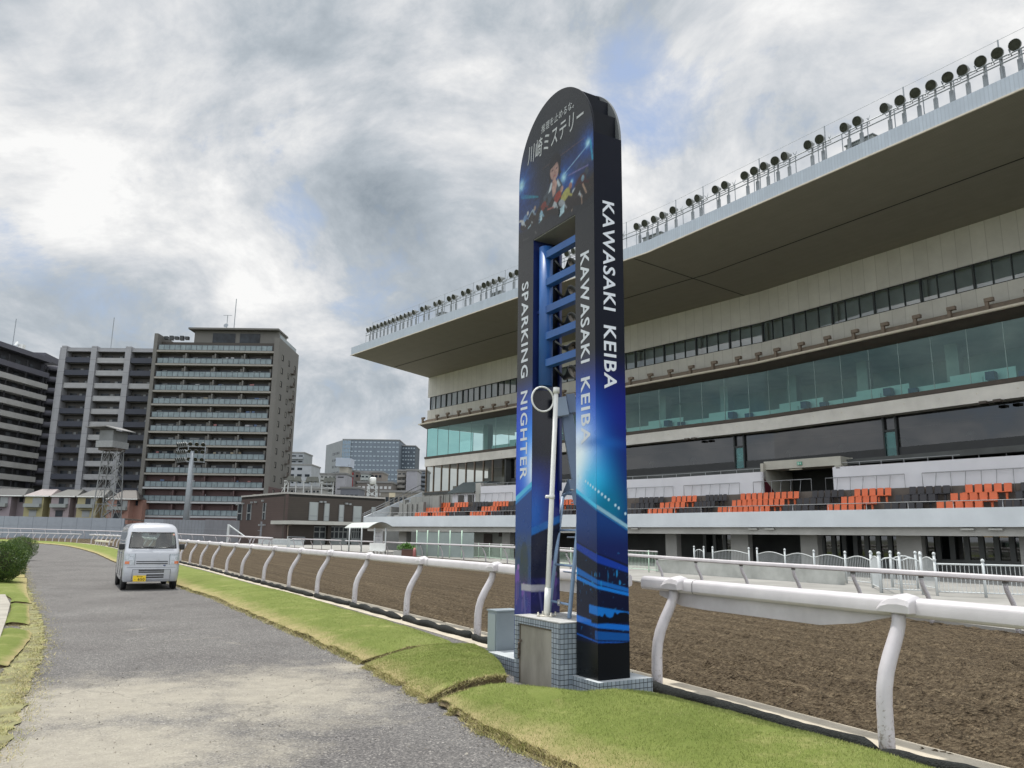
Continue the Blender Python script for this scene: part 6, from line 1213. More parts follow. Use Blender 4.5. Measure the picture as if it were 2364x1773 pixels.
# ------------------------------------------------------------------ terrace houses
Dh = 166.; cols_ = [((-40, 24), 'pink', (.36, .25, .29), (.055, .06, .065)), ((24, 114), 'mauve', (.36, .27, .31), (.055, .06, .065)), ((53, 113), 'yellow', (.47, .42, .20), (.36, .30, .30)), ((112, 172), 'pink', (.40, .31, .34), (.10, .10, .10)), ((172, 232), 'yellow', (.49, .43, .22), (.10, .10, .10)), ((232, 272), 'salmon', (.50, .27, .20), (.11, .09, .08))]
hs = [(-60, 55, 'pale mauve house with a charcoal roof at the left edge', (.40, .33, .37), (.07, .075, .08)), (53, 116, 'yellow house with a pale pink roof', (.50, .45, .22), (.42, .36, .36)), (114, 177, 'pale pink house with a dark grey roof between the two yellow houses', (.44, .36, .38), (.12, .125, .12)), (175, 240, 'yellow house with a dark roof behind the lattice tower', (.52, .46, .24), (.12, .125, .12)), (246, 318, 'salmon pink house with a hipped roof, last of the row', (.48, .25, .19), (.10, .09, .085))]
for i, (x0, x1, lab, wc, rc_) in enumerate(hs):
    xa, xb = at(x0, 1190, Dh).x, at(x1-2.5, 1190, Dh).x; f = Fac((xa, Dh, 0), (xb, Dh, 0)); L = f.L; ze = zat(60, 1145, Dh)-(0. if i < 4 else .4); zr = zat(60, 1128, Dh+3)
    t = thing('town_house', lab, 'house', ((xa+xb)/2, Dh+4, 0), 'colourful town houses in a row'); wm = M('house_wall_%d' % i, tuple(c*.55+.03 for c in wc), .8, .06); rc_ = tuple(c*.7 for c in rc_); rm = stripemat('house_roof_%d' % i, rc_, tuple(c*.7 for c in rc_), 0, .5, .04)
    mb = MB(); f.box(mb, 0, L*.72, -8, 0, 0, ze); f.box(mb, L*.72, L, -8, -2.2, 0, ze); mb.build('wall', wm, t)
    mb = MB(); a0, a1 = f.p(-.3, .5), f.p(L, .5); b0, b1 = f.p(L*.18, -4), f.p(L*(.80 if i < 4 else .6), -4); c0, c1 = f.p(0, -8.5), f.p(L, -8.5)
    mb.add([(*a0, ze), (*a1, ze), (*b1, zr), (*b0, zr), (*c0, ze), (*c1, ze)], [[0, 1, 2, 3], [1, 5, 2], [5, 4, 3, 2], [4, 0, 3], [4, 5, 1, 0]], [[(0, 0), (L, 0), (L, 4), (0, 4)]]+[[(0, 0)]*3, [(0, 0)]*4, [(0, 0)]*3, [(0, 0)]*4]); rr = mb.build('roof', rm, t)
    mb = MB(); mb.beam((*a0, ze), (*a1, ze), .15, .2); mb.build('gutter', M_white, rr)
    z2 = ze-2.25
    mb = MB(); f.box(mb, L*.05, L*.66, .0, .9, z2-.1, z2+.65); mb.build('balcony', M('pale_balcony_screen', (.25, .27, .265)), t)
    mb = MB(); f.box(mb, L*.30, L*.62, .0, .06, z2+.6, z2+1.95); wn = mb.build('window', M_win if i != 1 else M_curt, t); mb = MB(); f.box(mb, L*.50, L*.66, .07, .12, z2+.6, z2+1.95); mb.build('shutter', M_curt, wn)
    mb = MB(); f.box(mb, L*.22, L*.5, .0, .06, z2-2.0, z2-.75); wn = mb.build('window', M_win if i in (2, 4) else M_curt, t); mb = MB(); f.box(mb, L*.2, L*.56, .0, .5, z2-.68, z2-.58); mb.build('awning', M_frame, wn)
    mb = MB(); f.box(mb, L*.76, L*.84, -2.2, -2.1, z2+1., z2+2.); mb.build('side_window', M_win, t)
# ------------------------------------------------------------------ patrol tower
Dt = 157.; t = thing('lattice_tower', 'grey lattice steel observation tower with a roofed cabin, before the town houses', 'tower', (*at(245, 1190, Dt).xy, 0)); T3 = lambda px, py, w=0.: at(px, py, Dt+w)
M_lat = mat('grey_lattice', (.20, .21, .215), .5, .1, 3.); zc = zat(262, 1040, Dt); xl, xr = at(222, 1190, Dt).x, at(272, 1190, Dt).x; xt0, xt1 = at(246, 1040, Dt).x, at(278, 1040, Dt).x
def corner(k, z): f = z/zc; x = (xl+(xt0-xl)*f) if k in (0, 3) else (xr+(xt1-xr)*f); y = Dt+(-2.0+.7*f if k < 2 else 2.0-.7*f)*1.; return Vector((x, y, z))
mb = MB()
for k in range(4): mb.beam(corner(k, 0), corner(k, zc), .17)
mb.build('corner_leg', M_lat, t); mb = MB(); lv = [0, 3.5, 6.8, 9.8, 12.4, 14.6, zc]
for a, b in zip(lv, lv[1:]):
    for k in range(4):
        j = (k+1) % 4; mb.beam(corner(k, b), corner(j, b), .09); mb.beam(corner(k, a), (corner(k, b)+corner(j, b))/2, .075); mb.beam(corner(j, a), (corner(k, b)+corner(j, b))/2, .075)
mb.build('bracing', M_lat, t); mb = MB()
for i in range(12): z = zc*i/12; s_ = 1 if i % 2 else -1; c = Vector(((xt0+xt1+xl+xr)/4+1.2*(z/zc), Dt, z)); mb.beam(c+Vector((-s_*.9, 0, 0)), c+Vector((s_*.9, 0, zc/12)), .5, .12); mb.beam(c+Vector((-s_*.9, -.4, .9)), c+Vector((s_*.9, -.4, zc/12+.9)), .05)
mb.build('stairs', M_lat, t)
x0, x1 = at(236, 1000, Dt).x, at(289, 1000, Dt).x; z0, z1, z2 = zat(262, 1035, Dt), zat(262, 1020, Dt), zat(262, 996, Dt)
mb = MB(); mb.prism([(x0, Dt-2), (x1-1., Dt-2.6), (x1, Dt+2.), (x0+.5, Dt+2.5)], z0, z1); cb = mb.build('cabin_base', mat('cabin_white', (.25, .26, .265), .6), t); mb = MB(); mb.prism([(x0+.4, Dt-1.7), (x1-1.2, Dt-2.3), (x1-.3, Dt+1.8), (x0+.8, Dt+2.2)], z1, z2); mb.build('cabin_wall', mat('cabin_grey', (.16, .17, .175), .6, .2, .6), t)
mb = MB(); a, b, c = at(215, 991, Dt), at(262, 989, Dt), at(297, 999, Dt); mb.add([(a.x, Dt-3.2, a.z), (b.x, Dt-3.2, b.z), (c.x, Dt-3.2, c.z), (c.x, Dt+3, c.z+.3), (b.x, Dt+3, b.z+.3), (a.x, Dt+3, a.z+.3)]+[(a.x, Dt-3.2, a.z+.15), (b.x, Dt-3.2, b.z+.2), (c.x, Dt-3.2, c.z+.15), (c.x, Dt+3, c.z+.45), (b.x, Dt+3, b.z+.5), (a.x, Dt+3, a.z+.45)], [[0, 1, 4, 5], [1, 2, 3, 4], [6, 11, 10, 7], [7, 10, 9, 8], [0, 6, 7, 1], [1, 7, 8, 2], [2, 8, 9, 3], [3, 9, 10, 4], [4, 10, 11, 5], [5, 11, 6, 0]]); mb.build('butterfly_roof', mat('cabin_roof', (.19, .19, .19), .6), t)
mb = MB(); mb.box(((x0+x1)/2, Dt, z0-.3), (4, 3, .5)); mb.build('floor_frame', M_dkbrown, t)
# ------------------------------------------------------------------ floodlight mast
Dm = 146.; b0 = at(429.5, 1197, Dm); t = thing('floodlight_mast', 'tall grey floodlight mast with three rows of round lamps before the tan block', 'mast', (b0.x, Dm, 0)); zh = zat(443, 1072, Dm); bx = b0.x
MB().tube([(bx, Dm, 0), (bx, Dm, zh+2.5)], [.62, .38], 14).build('shaft', mat('mast_paint', (.24, .265, .29), .45, .08, 2.), t)
mb = MB()
for k in range(30): mb.beam((bx+.62, Dm-.2, .5*k+.3), (bx+.62, Dm+.2, .5*k+.3), .04)
mb.beam((bx+.62, Dm-.2, 0), (bx+.62, Dm-.2, zh), .05); mb.beam((bx+.62, Dm+.2, 0), (bx+.62, Dm+.2, zh), .05); mb.build('climbing_ladder', M_steel, t)
hd = thing('x', None, None); bpy.data.objects.remove(hd)
ctr = at(443, 1050, Dm); hf = mb = MB(); c0 = Vector((bx, Dm, 0)); dF = Vector((.92, .38, 0))*1.2; dS = Vector((-.80, .60, 0))*1.2
zr_ = [zat(443, y, Dm) for y in (1060, 1042, 1025)]
mb = MB()
for z in zr_:
    a = c0+Vector((0, 0, z-.45)); mb.beam(a-dF*.6, a+dF*1.9, .14); mb.beam(a-dF*.6, a-dF*.6+dS*2.9, .14); mb.beam(a+dF*1.9, a+dF*1.9+dS*.4, .12)
mb.beam(c0+dF*1.9+Vector((0, 0, zr_[0]-.6)), c0+dF*1.9+Vector((0, 0, zr_[2]+.3)), .14); mb.beam(c0-dF*.6+Vector((0, 0, zr_[0]-.6)), c0-dF*.6+Vector((0, 0, zr_[2]+.1)), .12); mb.beam(c0-dF*.6+dS*2.9+Vector((0, 0, zr_[0]-.6)), c0-dF*.6+dS*2.9+Vector((0, 0, zr_[2]-.1)), .1); mb.build('head_frame', M_steel, t)
for z in zr_:
    for k in range(8):
        if k < 3: c = c0+dF*(1.55-.95*k)+Vector((0, -.1, z)); ax = Vector((.25, -1, -.45))
        else: c = c0-dF*.75+dS*.58*(k-2.2)+Vector((0, -.1, z)); ax = Vector((-.75, -.75, -.35))
        la = MB().lathe([(0, -.42), (.13, -.4), (.17, -.25), (.33, -.05), (.42, .12), (.40, .16)], c, ax, 12, cap=False).build('lamp', mat('lamp_shell_white', (.30, .315, .32), .4), t); MB().lathe([(.0, .02), (.37, .12)], c, ax, 10).build('lamp_face', M_inner, la)
# ------------------------------------------------------------------ brown building
M_bb = stripemat('chocolate_cladding', (.048, .038, .030), (.030, .024, .02), 1, .25, .03, .6, .05); M_bb2 = stripemat('maroon_cladding', (.075, .050, .045), (.05, .033, .03), 1, .25, .03, .6, .05)
cB = at(654, 1240, 106.); lB = at(551, 1240, 119.); rB = at(885, 1240, 118.5); zB = zat(654, 1137, 106.); t = thing('brown_building', 'two storey dark brown flat roofed building between the boundary wall and the stand', 'building', (cB.x, cB.y+8, 0))
f1 = Fac((lB.x, lB.y, 0), (cB.x, cB.y, 0)); f2 = Fac((cB.x, cB.y, 0), (rB.x, rB.y, 0)); mb = MB(); q = [f1.a, f1.b, f2.b, f1.a+(f2.b-f1.b)]; L1, L2 = f1.L, f2.L
mb = MB(); f1.box(mb, 0, L1, -.4, 0, 0, zB-.15); mb.build('left_wall', M_bb2, t); mb = MB(); f2.box(mb, 0, L2, -.4, 0, 2.9, zB-.15); f2.box(mb, 0, L2*.28, -.4, 0, 0, 2.9); mb.build('right_wall', M_bb, t)
mb = MB(); mb.prism([tuple(x) for x in q], zB-.5, zB-.15); mb.build('roof_deck', M_dark, t); mb = MB(); f1.box(mb, -.1, L1+.05, -.5, .08, zB-.15, zB+.08); f2.box(mb, -.05, L2, -.5, .08, zB-.15, zB+.08); mb.build('parapet_cap', mat('pale_cap', (.40, .39, .37), .6), t)
mb = MB(); f2.box(mb, L2*.28, L2, -3., -2.9, 0, 2.9); mb.build('ground_floor_recess', M_dark, t)
u2 = lambda px: f2.u(px); u1f = lambda px: f1.u(px); M_gw2 = mat('grey_shutter', (.30, .33, .33), .45, .05, 1.)
for a, b, y0, y1 in ((719, 737, 1161, 1202), (753.5, 763, 1163, 1203), (787.5, 796.5, 1165, 1204), (820, 837, 1167, 1205), (861.5, 869, 1168, 1192)):
    mb = MB(); f2.box(mb, u2(a), u2(b), .0, .08, zat(a, y1, 112), zat(a, y0, 112)); w_ = mb.build('shuttered_window', M_gw2, t); mb = MB(); f2.box(mb, u2(a)-.08, u2(a), .0, .12, zat(a, y1, 112), zat(a, y0, 112)); f2.box(mb, u2(b), u2(b)+.08, .0, .12, zat(a, y1, 112), zat(a, y0, 112)); f2.box(mb, u2(a), u2(b), .081, .11, zat(a, y1-10, 112)-.05, zat(a, y1-10, 112)+.05); mb.build('frame', M_curt, w_)
for a, b in ((556.5, 566), (578, 586.5), (614, 619.5)):
    mb = MB(); f1.box(mb, u1f(a), u1f(b), .0, .06, zat(a, 1200, 113), zat(a, 1162, 113)); w_ = mb.build('window', M_win, t); mb = MB()
    for u in (u1f(a), u1f(b)): f1.box(mb, u-.06, u+.06, .0, .12, zat(a, 1200, 113), zat(a, 1162, 113))
    f1.box(mb, u1f(a), u1f(b), .061, .12, zat(a, 1183, 113)-.08, zat(a, 1183, 113)+.08); mb.build('frame', M_curt, w_)
mb = MB()
for px, y in ((555, 1160), (568, 1159), (588, 1158), (597, 1158), (613, 1156), (610, 1212), (620, 1212)): u = u1f(px); z = zat(px, y, 112); f1.box(mb, u-.18, u+.18, 0, .3, z-.12, z+.12)
for px, y in ((743, 1160), (752, 1160), (802, 1162), (810, 1163)): u = u2(px); z = zat(px, y, 112); f2.box(mb, u-.18, u+.18, 0, .3, z-.12, z+.12)
mb.build('vent_hood', M_curt, t)
mb = MB(); zc0, zc1 = zat(660, 1210, 105), zat(660, 1201.5, 105); f2.box(mb, -.3, L2+2, -3, 2.6, zc0, zc1); mb.build('long_canopy', mat('canopy_edge', (.40, .40, .37), .6, .1, .5), t); mb = MB(); f2.box(mb, 0, L2, -2.9, 2.4, zc0-.06, zc0-.01); mb.build('canopy_underside', M_dkbrown, t)
for a, b in ((708, 762), (772, 812), (822, 842)):
    zz0, zz1 = .9, zat(a, 1216, 112); mb = MB(); f2.box(mb, u2(a), u2(b), -.5, -.42, zz0, zz1); w_ = mb.build('glazed_front', M_win, t); mb = MB(); n = 4
    for k in range(n+1): u = u2(a)+(u2(b)-u2(a))*k/n; f2.box(mb, u-.07, u+.07, -.41, -.33, .3, zz1)
    for z in (zz0, zz1-.7, zz1): f2.box(mb, u2(a), u2(b), -.41, -.33, z-.06, z+.06)
    f2.box(mb, u2(a), u2(b), -.41, -.36, 0, zz0); mb.build('frame', M_gw2, w_)
mb = MB(); f2.box(mb, u2(763), u2(771), -.4, .1, 0, 2.9); mb.build('pillar', M_bb, t); mb = MB(); f2.box(mb, u2(842), L2, -.4, -.0, 0, 2.9); mb.build('pillar', M_bb, t)
mb = MB(); a = f2.p(.5, .2); mb.beam((*a, 0), (*a, 2.6), .12); mb.beam((*a, 2.6), (*f2.p(1.4, .2), 2.85), .12); mb.build('downpipe', M_brown, t)
# posts and gates around
t = thing('gate_post', 'white post with a diagonal stay beside the dark boundary panels', 'gate post', (*at(526, 1240, 101).xy, 0)); p = at(526, 1240, 101); MB().beam((p.x, p.y, 0), (p.x, p.y, zat(526, 1210, 101)), .26).build('post', M_fw, t); MB().beam((p.x, p.y, zat(528, 1212, 101)), at(567, 1240, 99), .12).build('stay', M_fw, t)
t = thing('crossing_rail', 'short run of white rails and posts right of the stayed gate post', 'rail', (*at(590, 1250, 92).xy, 0)); mb = MB(); a, b = at(528, 1237.5, 96), at(629, 1243.5, 91); mb.tube([a, b], .13, 8); mb.build('rail_beam', M_rail, t)
for px in (531, 558, 583, 590, 611, 626): f = (px-528)/101; q = a.lerp(b, f); MB().tube([(q.x-.2, q.y, 0), (q.x-.2, q.y, .5), (q.x, q.y, q.z)], .07, 6).build('post', M_post, t)
t = thing('crossing_gate', 'grey steel gate frame in front of the brown building, left of the outer rail', 'gate', (*at(665, 1255, 90).xy, 0)); 
for px, y in ((663, 1238), (667, 1243)): p = at(px, 1260, 90); MB().beam((p.x, p.y, 0), (p.x, p.y, zat(px, y, 90)), .2 if px == 667 else .1).build('post', M_fw, t)
for y in (1239, 1247): MB().beam(at(663, y, 90), at(704, y+1.5, 92), .09).build('bar', M_steel, t)
# ------------------------------------------------------------------ distant town
def block(name, lab, x0, x1, ytop, D, col, depth=14, rows=0, ncol=0, wcol=None, side=None, wm=None, yb=1180, cat='building', bal=False, wz=(.25, .62)):
    a, b = at(x0, 1100, D), at(x1, 1100, D); f = Fac((a.x, D, 0), (b.x, D, 0)); z1 = zat((x0+x1)/2, ytop, D); t = thing(name, lab, cat, ((a.x+b.x)/2, D+depth/2, 0)); m = M('wall_'+lab[:18].replace(' ', '_'), col)
    mb = MB(); f.box(mb, 0, f.L, -depth, 0, 0, z1); mb.build('wall', m, t); mb = MB(); f.box(mb, -.2, f.L+.2, -depth-.2, .25, z1, z1+.5); mb.build('roof', M('roof_grey', (.22, .22, .22)), t)
    if rows:
        zb0 = max(2., zat(x0, yb, D)); hgt = (z1-zb0)/rows
        for r in range(rows):
            z = z1-hgt*(r+1)
            if bal: mb = MB(); f.box(mb, f.L*.05, f.L*.95, .0, 1.1, z-.2, z+hgt*.34); mb.build('balcony', m, t)
            rest = MB()
            for c in range(ncol):
                if RNG.random() > .93: continue
                many = r*ncol >= 90; mb = rest if many else MB()
                u0 = f.L*(c+.2)/ncol; u1 = f.L*(c+.8)/ncol; f.box(mb, u0, u1, 0, .08, z+hgt*wz[0], z+hgt*wz[1])
                if not many: mb.build('window', wm or M_win, t)
            if rest.f: tag(rest.build('windows', wm or M_win, t), kind='stuff')
    return t, f, z1
M_lit = mat('sky_lit_window', (.27, .33, .38), .3, .2, 1.)
D = 430.; t, f, z1 = block('office_tower', 'large blue grey office tower with a glazed corner, behind the low town', 787, 919, 1016, D, (.13, .16, .20), 30, 9, 15, wm=M_lit, yb=1110, wz=(.35, .62))
a = at(751, 1060, D+28); fs2 = Fac((a.x, D+28, 0), (f.a.x, D, 0)); mb = MB(); fs2.box(mb, 0, fs2.L, -25, -.1, 0, z1-.1); mb.build('left_flank', M('flank_pale', (.24, .26, .28)), t); mb = MB(); f.box(mb, 0, f.L*.145, .05, .5, z1*.66, z1-.2); g = mb.build('corner_glazing', mat('blue_curtain_wall', (.16, .24, .33), .15, .2, .6), t)
mb = MB()
for k in range(6): f.box(mb, f.L*.145*k/5-.08, f.L*.145*k/5+.08, .5, .6, z1*.66, z1-.2)
for k in range(9): f.box(mb, 0, f.L*.145, .5, .62, z1*(.66+.0417*k)-.1, z1*(.66+.0417*k)+.1)
mb.build('mullion', M_curt, g)
for r in range(8): 
    mb = MB()
    for c in range(5): u = fs2.L*(.45+.085*c); fs2.box(mb, u, u+.9, -.09, .03, z1*(.86-.07*r), z1*(.885-.07*r))
    mb.build('flank_windows', M_win, t)
block('office_tower', 'narrow dark slate tower attached right of the blue grey office tower', 919.5, 957, 1030, 440., (.065, .085, .11), 20, 9, 6, wm=M_lit, yb=1110, wz=(.3, .6))
block('apartment_tower', 'pale grey apartment tower just right of the tan block', 668, 699, 1046, 330., (.26, .28, .30), 14, 10, 2, bal=True)
block('apartment_block', 'white grey mid rise block stepping down right of the tan block', 664, 718, 1074, 300., (.33, .35, .38), 14, 7, 3)
block('apartment_block', 'off white apartment block with balconies below the elevated water tank', 739, 776, 1096, 235., (.40, .41, .40), 10, 5, 4, bal=True, yb=1150)
block('apartment_block', 'blank lilac grey side wing with a few windows under the elevated tank', 776, 798, 1095, 232., (.34, .34, .37), 10, 4, 1, yb=1150, wz=(.45, .6))
t, f, z1 = block('elevated_tank', 'large pale blue box tank on a cream stair tower above the white block', 783, 803, 1076, 245., (.40, .38, .33), 6); a, b = at(777, 1060, 244), at(808, 1060, 244); mb = MB(); mb.prism([(a.x, 243), (b.x, 245), (b.x, 251), (a.x, 249)], zat(790, 1077, 244), zat(790, 1057, 244)); mb.build('tank', mat('tank_blue', (.38, .43, .50), .5, .05, .3), t)
block('apartment_block', 'brown grey apartment block with white balconies and rooftop boxes in the middle distance', 820, 882, 1091, 250., (.23, .20, .18), 12, 3, 7, bal=False, yb=1135)
block('apartment_block', 'small pale balcony wing projecting from the brown grey block', 833, 852, 1094, 246., (.36, .39, .38), 4, 3, 2, bal=True, yb=1135)
t, f, z1 = block('sign_tower', 'slim white stair tower with a red vertical stripe', 808, 826, 1089, 252., (.46, .45, .47), 5); mb = MB(); f.box(mb, f.L*.30, f.L*.42, 0, .2, z1-9, z1-.2); mb.build('red_stripe', mat('sign_red', (.5, .03, .03), .5), t)
block('apartment_block', 'long low dark block with white balcony fronts above the brown building', 826, 906, 1115, 215., (.16, .145, .135), 10, 2, 8, wm=M('white_fronts', (.55, .56, .57)), yb=1145, wz=(.1, .5))
block('apartment_block', 'grey block with stepped balconies left of the stand', 917, 938, 1088, 225., (.25, .24, .225), 10, 5, 2, bal=True, yb=1150)
block('apartment_block', 'plain lilac grey slab wall beside the stepped balcony block', 938, 963, 1087, 222., (.30, .30, .335), 10, 0, 0, yb=1150)
block('apartment_block', 'dim blue grey block half hidden by the stand corner', 962, 985, 1088, 238., (.16, .18, .21), 10, 6, 2, bal=True, yb=1150)
block('low_building', 'wide low brown grey buildings behind the brown building roof', 880, 975, 1137, 190., (.20, .185, .165), 8, 1, 9, yb=1165)
block('low_building', 'dark slate low roofs between the white block and the tank', 788, 830, 1128, 200., (.15, .16, .19), 8, 1, 4, yb=1165)
block('low_building', 'pale low rooftops behind the left of the brown building', 655, 740, 1128, 185., (.33, .33, .32), 8, 2, 10, yb=1150)
t = thing('water_tank', 'white cylindrical water tank on a lattice stand behind the brown building', 'water tank', (*at(859, 1130, 180).xy, 0)); c = at(860, 1130, 180); MB().lathe([(.0, zat(860, 1118, 180)), (.75, zat(860, 1118, 180)), (.75, zat(860, 1102, 180)-.2), (.6, zat(860, 1102, 180)), (0, zat(860, 1102, 180))], (c.x, c.y, 0), seg=12).build('tank', M_white, t); mb = MB(); z = zat(860, 1118, 180)
for sx in (-1, 1):
    for sy in (-1, 1): mb.beam((c.x+sx*1.4, c.y+sy*1.4, 3), (c.x+sx*.8, c.y+sy*.8, z), .16)
for k in range(4):
    zz1 = 7+(z-7)*k/4; zz2 = 7+(z-7)*(k+1)/4; mb.beam((c.x-1.2, c.y-1.2, zz1), (c.x+1.1, c.y-1.1, zz2), .1); mb.beam((c.x+1.2, c.y-1.2, zz1), (c.x-1.1, c.y-1.1, zz2), .1)
mb.build('stand', M_fw, t)
t = thing('water_tank', 'cream box water tank on the low roofs left of the stand', 'water tank', (*at(905, 1142, 175).xy, 0)); c = at(905.5, 1142, 175); MB().box((c.x, c.y, (zat(905, 1148, 175)+zat(905, 1138, 175))/2), (1.25, 1.2, zat(905, 1138, 175)-zat(905, 1148, 175)), 0).build('tank', mat('cream_tank', (.50, .44, .32), .6), t); MB().box((c.x, c.y, zat(905, 1148, 175)/2), (.8, .8, zat(905, 1148, 175))).build('plinth', M_frame, t)
# rooftop floodlight frames behind the brown building
t = thing('roof_gantry', 'pale steel gantry with small box floodlights above the brown building roof', 'gantry', (*at(700, 1130, 125).xy, 0)); mb = MB(); Dg = 126.
for px in (656, 664, 682, 700, 718, 742, 768): a = at(px, 1140, Dg); mb.beam((a.x, a.y, 0), (a.x, a.y, zat(px, 1114, Dg)), .16)
a, b = at(656, 1110, Dg), at(770, 1114.5, Dg); mb.beam(a, b, .2); a, b = at(650, 1126, Dg), at(770, 1127, Dg); mb.beam(a, b, .1); mb.beam(at(650, 1136, Dg), at(664, 1112, Dg), .12); mb.build('frame', mat('pale_frame', (.46, .47, .46), .5), t)
for i, (px, py) in enumerate(((672, 1104), (688, 1105), (715, 1106), (728, 1106), (755, 1108), (766, 1107))):
    c = at(px, py, Dg-.3); la = MB().box((c.x, c.y, c.z), (1.25, .5, .75), .2, .7).build('lamp', mat('lamp_dark', (.10, .105, .09), .4), t); MB().beam((c.x, c.y, c.z-.3), (c.x, c.y, c.z-.9), .12).build('arm', M_steel, la)
# ------------------------------------------------------------------ van (built at its own origin, front towards -y)
def van():
    base = (G(292, 1361)+G(401, 1358.5))/2-Vector((.08, 0, 0)); hd = Vector((.495, -.87)).normalized(); t = thing('small_van', 'white boxy kei van with a yellow number plate, facing the camera on the road', 'van', (base.x, base.y, 0), rz=math.atan2(hd.y, hd.x)+math.pi/2)
    M_v = mat('silver_white_paint', (.37, .385, .42), .25, .03, 1.5, coat=.5, spec=.5); M_gl = glassmat('van_glass', (.52, .60, .57), .8, 1.5, .03); M_bk2 = mat('black_plastic', (.012, .012, .014), .4, .1, 5.); M_rub = mat('tyre_rubber', (.018, .018, .018), .85, .2, 20.); M_in = mat('van_interior', (.06, .065, .065), .8, .2, 4.); M_seat = mat('van_seat', (.085, .09, .09), .85, .15, 8.)
    # levels: z, front y, rear y, half width, corner radius ; front axle at y=0, nose at -.52
    lv = [(.235, -.50, 2.80, .700, .10), (.30, -.545, 2.83, .725, .12), (.42, -.56, 2.84, .735, .13), (.60, -.56, 2.84, .737, .13), (.635, -.55, 2.84, .737, .13), (.72, -.545, 2.84, .737, .13), (.86, -.53, 2.84, .736, .13), (1.02, -.49, 2.84, .732, .13), (1.06, -.465, 2.84, .730, .13), (1.13, -.40, 2.835, .725, .12), (1.165, -.365, 2.83, .722, .11), (1.30, -.285, 2.82, .708, .10), (1.46, -.19, 2.80, .69, .10), (1.60, -.10, 2.78, .672, .10), (1.635, -.075, 2.775, .668, .11), (1.70, -.03, 2.76, .655, .14), (1.78, .05, 2.72, .62, .17), (1.84, .17, 2.65, .55, .18), (1.875, .36, 2.52, .42, .18), (1.89, .7, 2.3, .2, .15)]
    fx = [-1, -.93, -.72, -.45, -.2, 0, .2, .45, .72, .93, 1]; sy = [0, .10, .13, .42, .45, .62, .66, .94, .97, 1]
    def fy(z): return np.interp(z, [l[0] for l in lv], [l[1] for l in lv])
    def hwv(z): return np.interp(z, [l[0] for l in lv], [l[3] for l in lv])
    def ring(l):
        z, f, r, w, c = l; pts = []
        for q in fx: x = q*(w-c); pts.append((x, f+.045*(x/w)**2-.045*0, z))
        f2 = f+.045*((w-c)/w)**2
        for k in (1, 2, 3): a = k*math.pi/8; pts.append((w-c+c*math.sin(a), f2+c-c*math.cos(a), z))
        y0, y1 = f2+c, r-c
        for q in sy: pts.append((w, y0+(y1-y0)*q, z))
        for k in (1, 2, 3): a = k*math.pi/8; pts.append((w-c+c*math.cos(a), y1+c*math.sin(a), z))
        for q in fx[::-1]: pts.append((q*(w-c), r, z))
        for k in (1, 2, 3): a = k*math.pi/8; pts.append((-(w-c)-c*math.sin(a), y1+c*math.cos(a), z))
        for q in sy[::-1]: pts.append((-w, y0+(y1-y0)*q, z))
        for k in (1, 2, 3): a = k*math.pi/8; pts.append((-(w-c)-c*math.cos(a), f2+c-c*math.sin(a), z))
        return pts+[pts[0]]
    P = np.array([ring(l) for l in lv]); nj = P.shape[1]; grp = {}
    def cell(i, j):
        zc = (lv[i][0]+lv[i+1][0])/2; p = (P[i, j]+P[i, j+1]+P[i+1, j]+P[i+1, j+1])/4; x, y = p[0], p[1]
        if 1.165 < zc < 1.60 and y < .4 and abs(x) < .60: return 'windshield'
        if 1.165 < zc < 1.60 and abs(x) > .64 and .05 < y < 2.62:
            if j in W1: return 'side_window'
        if 1.165 < zc < 1.60 and y > 2.7 and abs(x) < .56: return 'rear_window'
        if zc < .60 and abs(x) > .7 and (abs(y-.0) < .30 or abs(y-2.39) < .30): return 'arch'
        return 'body'
    b = 13+1; W1 = set()
    for k in (1, 2, 3): pass
    s0 = 11+3; s1 = s0+len(sy)+3+11+3
    for q in (0, 2, 4, 6): W1 |= {s0+q, s0+q} ; W1.add(s0+q)
    n2 = len(sy)
    W1 = set()
    for q, (a, c) in enumerate(zip(sy, sy[1:])):
        if c-a > .08: W1.add(s0+q); W1.add(s1+(n2-2-q))
    keep = {}
    for i in range(len(lv)-1):
        for j in range(nj-1): grp.setdefault(cell(i, j), []).append((i, j))
    def gmesh(cells, name, m, par, off=0.):
        mb = MB(); ks = np.zeros((len(lv)-1, nj-1), bool)
        for i, j in cells: ks[i, j] = True
        mb.grid(P, keep=ks); mb.f = [f[::-1] for f in mb.f]; o = mb.build(name, m, par, local=True); return o
    mb = MB(); ks = np.zeros((len(lv)-1, nj-1), bool)
    for i, j in grp['body']: ks[i, j] = True
    mb.grid(P, keep=ks); e = len(lv)-1; n0 = e*nj; mb.f.append([n0+k for k in range(nj-1)]); mb.mi.append(0); mb.sm.append(True); mb.uv.append(None)
    body = mb.build('body', M_v, t, local=True)
    for g, nm in (('windshield', 'windshield'), ('side_window', 'side_windows'), ('rear_window', 'rear_window')):
        gmesh(grp[g], nm, M_gl, body)
    def patch(x0, x1, z0, z1, off, nx=6, nz=3, par=t, name='x', m=None, fl=None):
        Q = []
        for a in range(nz+1):
            z = z0+(z1-z0)*a/nz; row = []; w = hwv(z); c = np.interp(z, [l[0] for l in lv], [l[4] for l in lv]); f = fy(z)
            for q in range(nx+1):
                x = x0+(x1-x0)*q/nx; ax = abs(x); y = f+.045*(min(ax, w-c)/w)**2
                if ax > w-c: y += c-math.sqrt(max(0, c*c-(min(ax, w-.001)-(w-c))**2))
                row.append((x, y-off, z))
            Q.append(row)
        Q = np.array(Q); mb = MB(); mb.grid(Q); back = Q.copy(); back[:, :, 1] += off+.02
        for e in (0, -1): mb.grid(np.stack([Q[e], back[e]]), smooth=False); mb.grid(np.stack([Q[:, e], back[:, e]]), smooth=False)
        return mb.build(name, m, par, local=True)
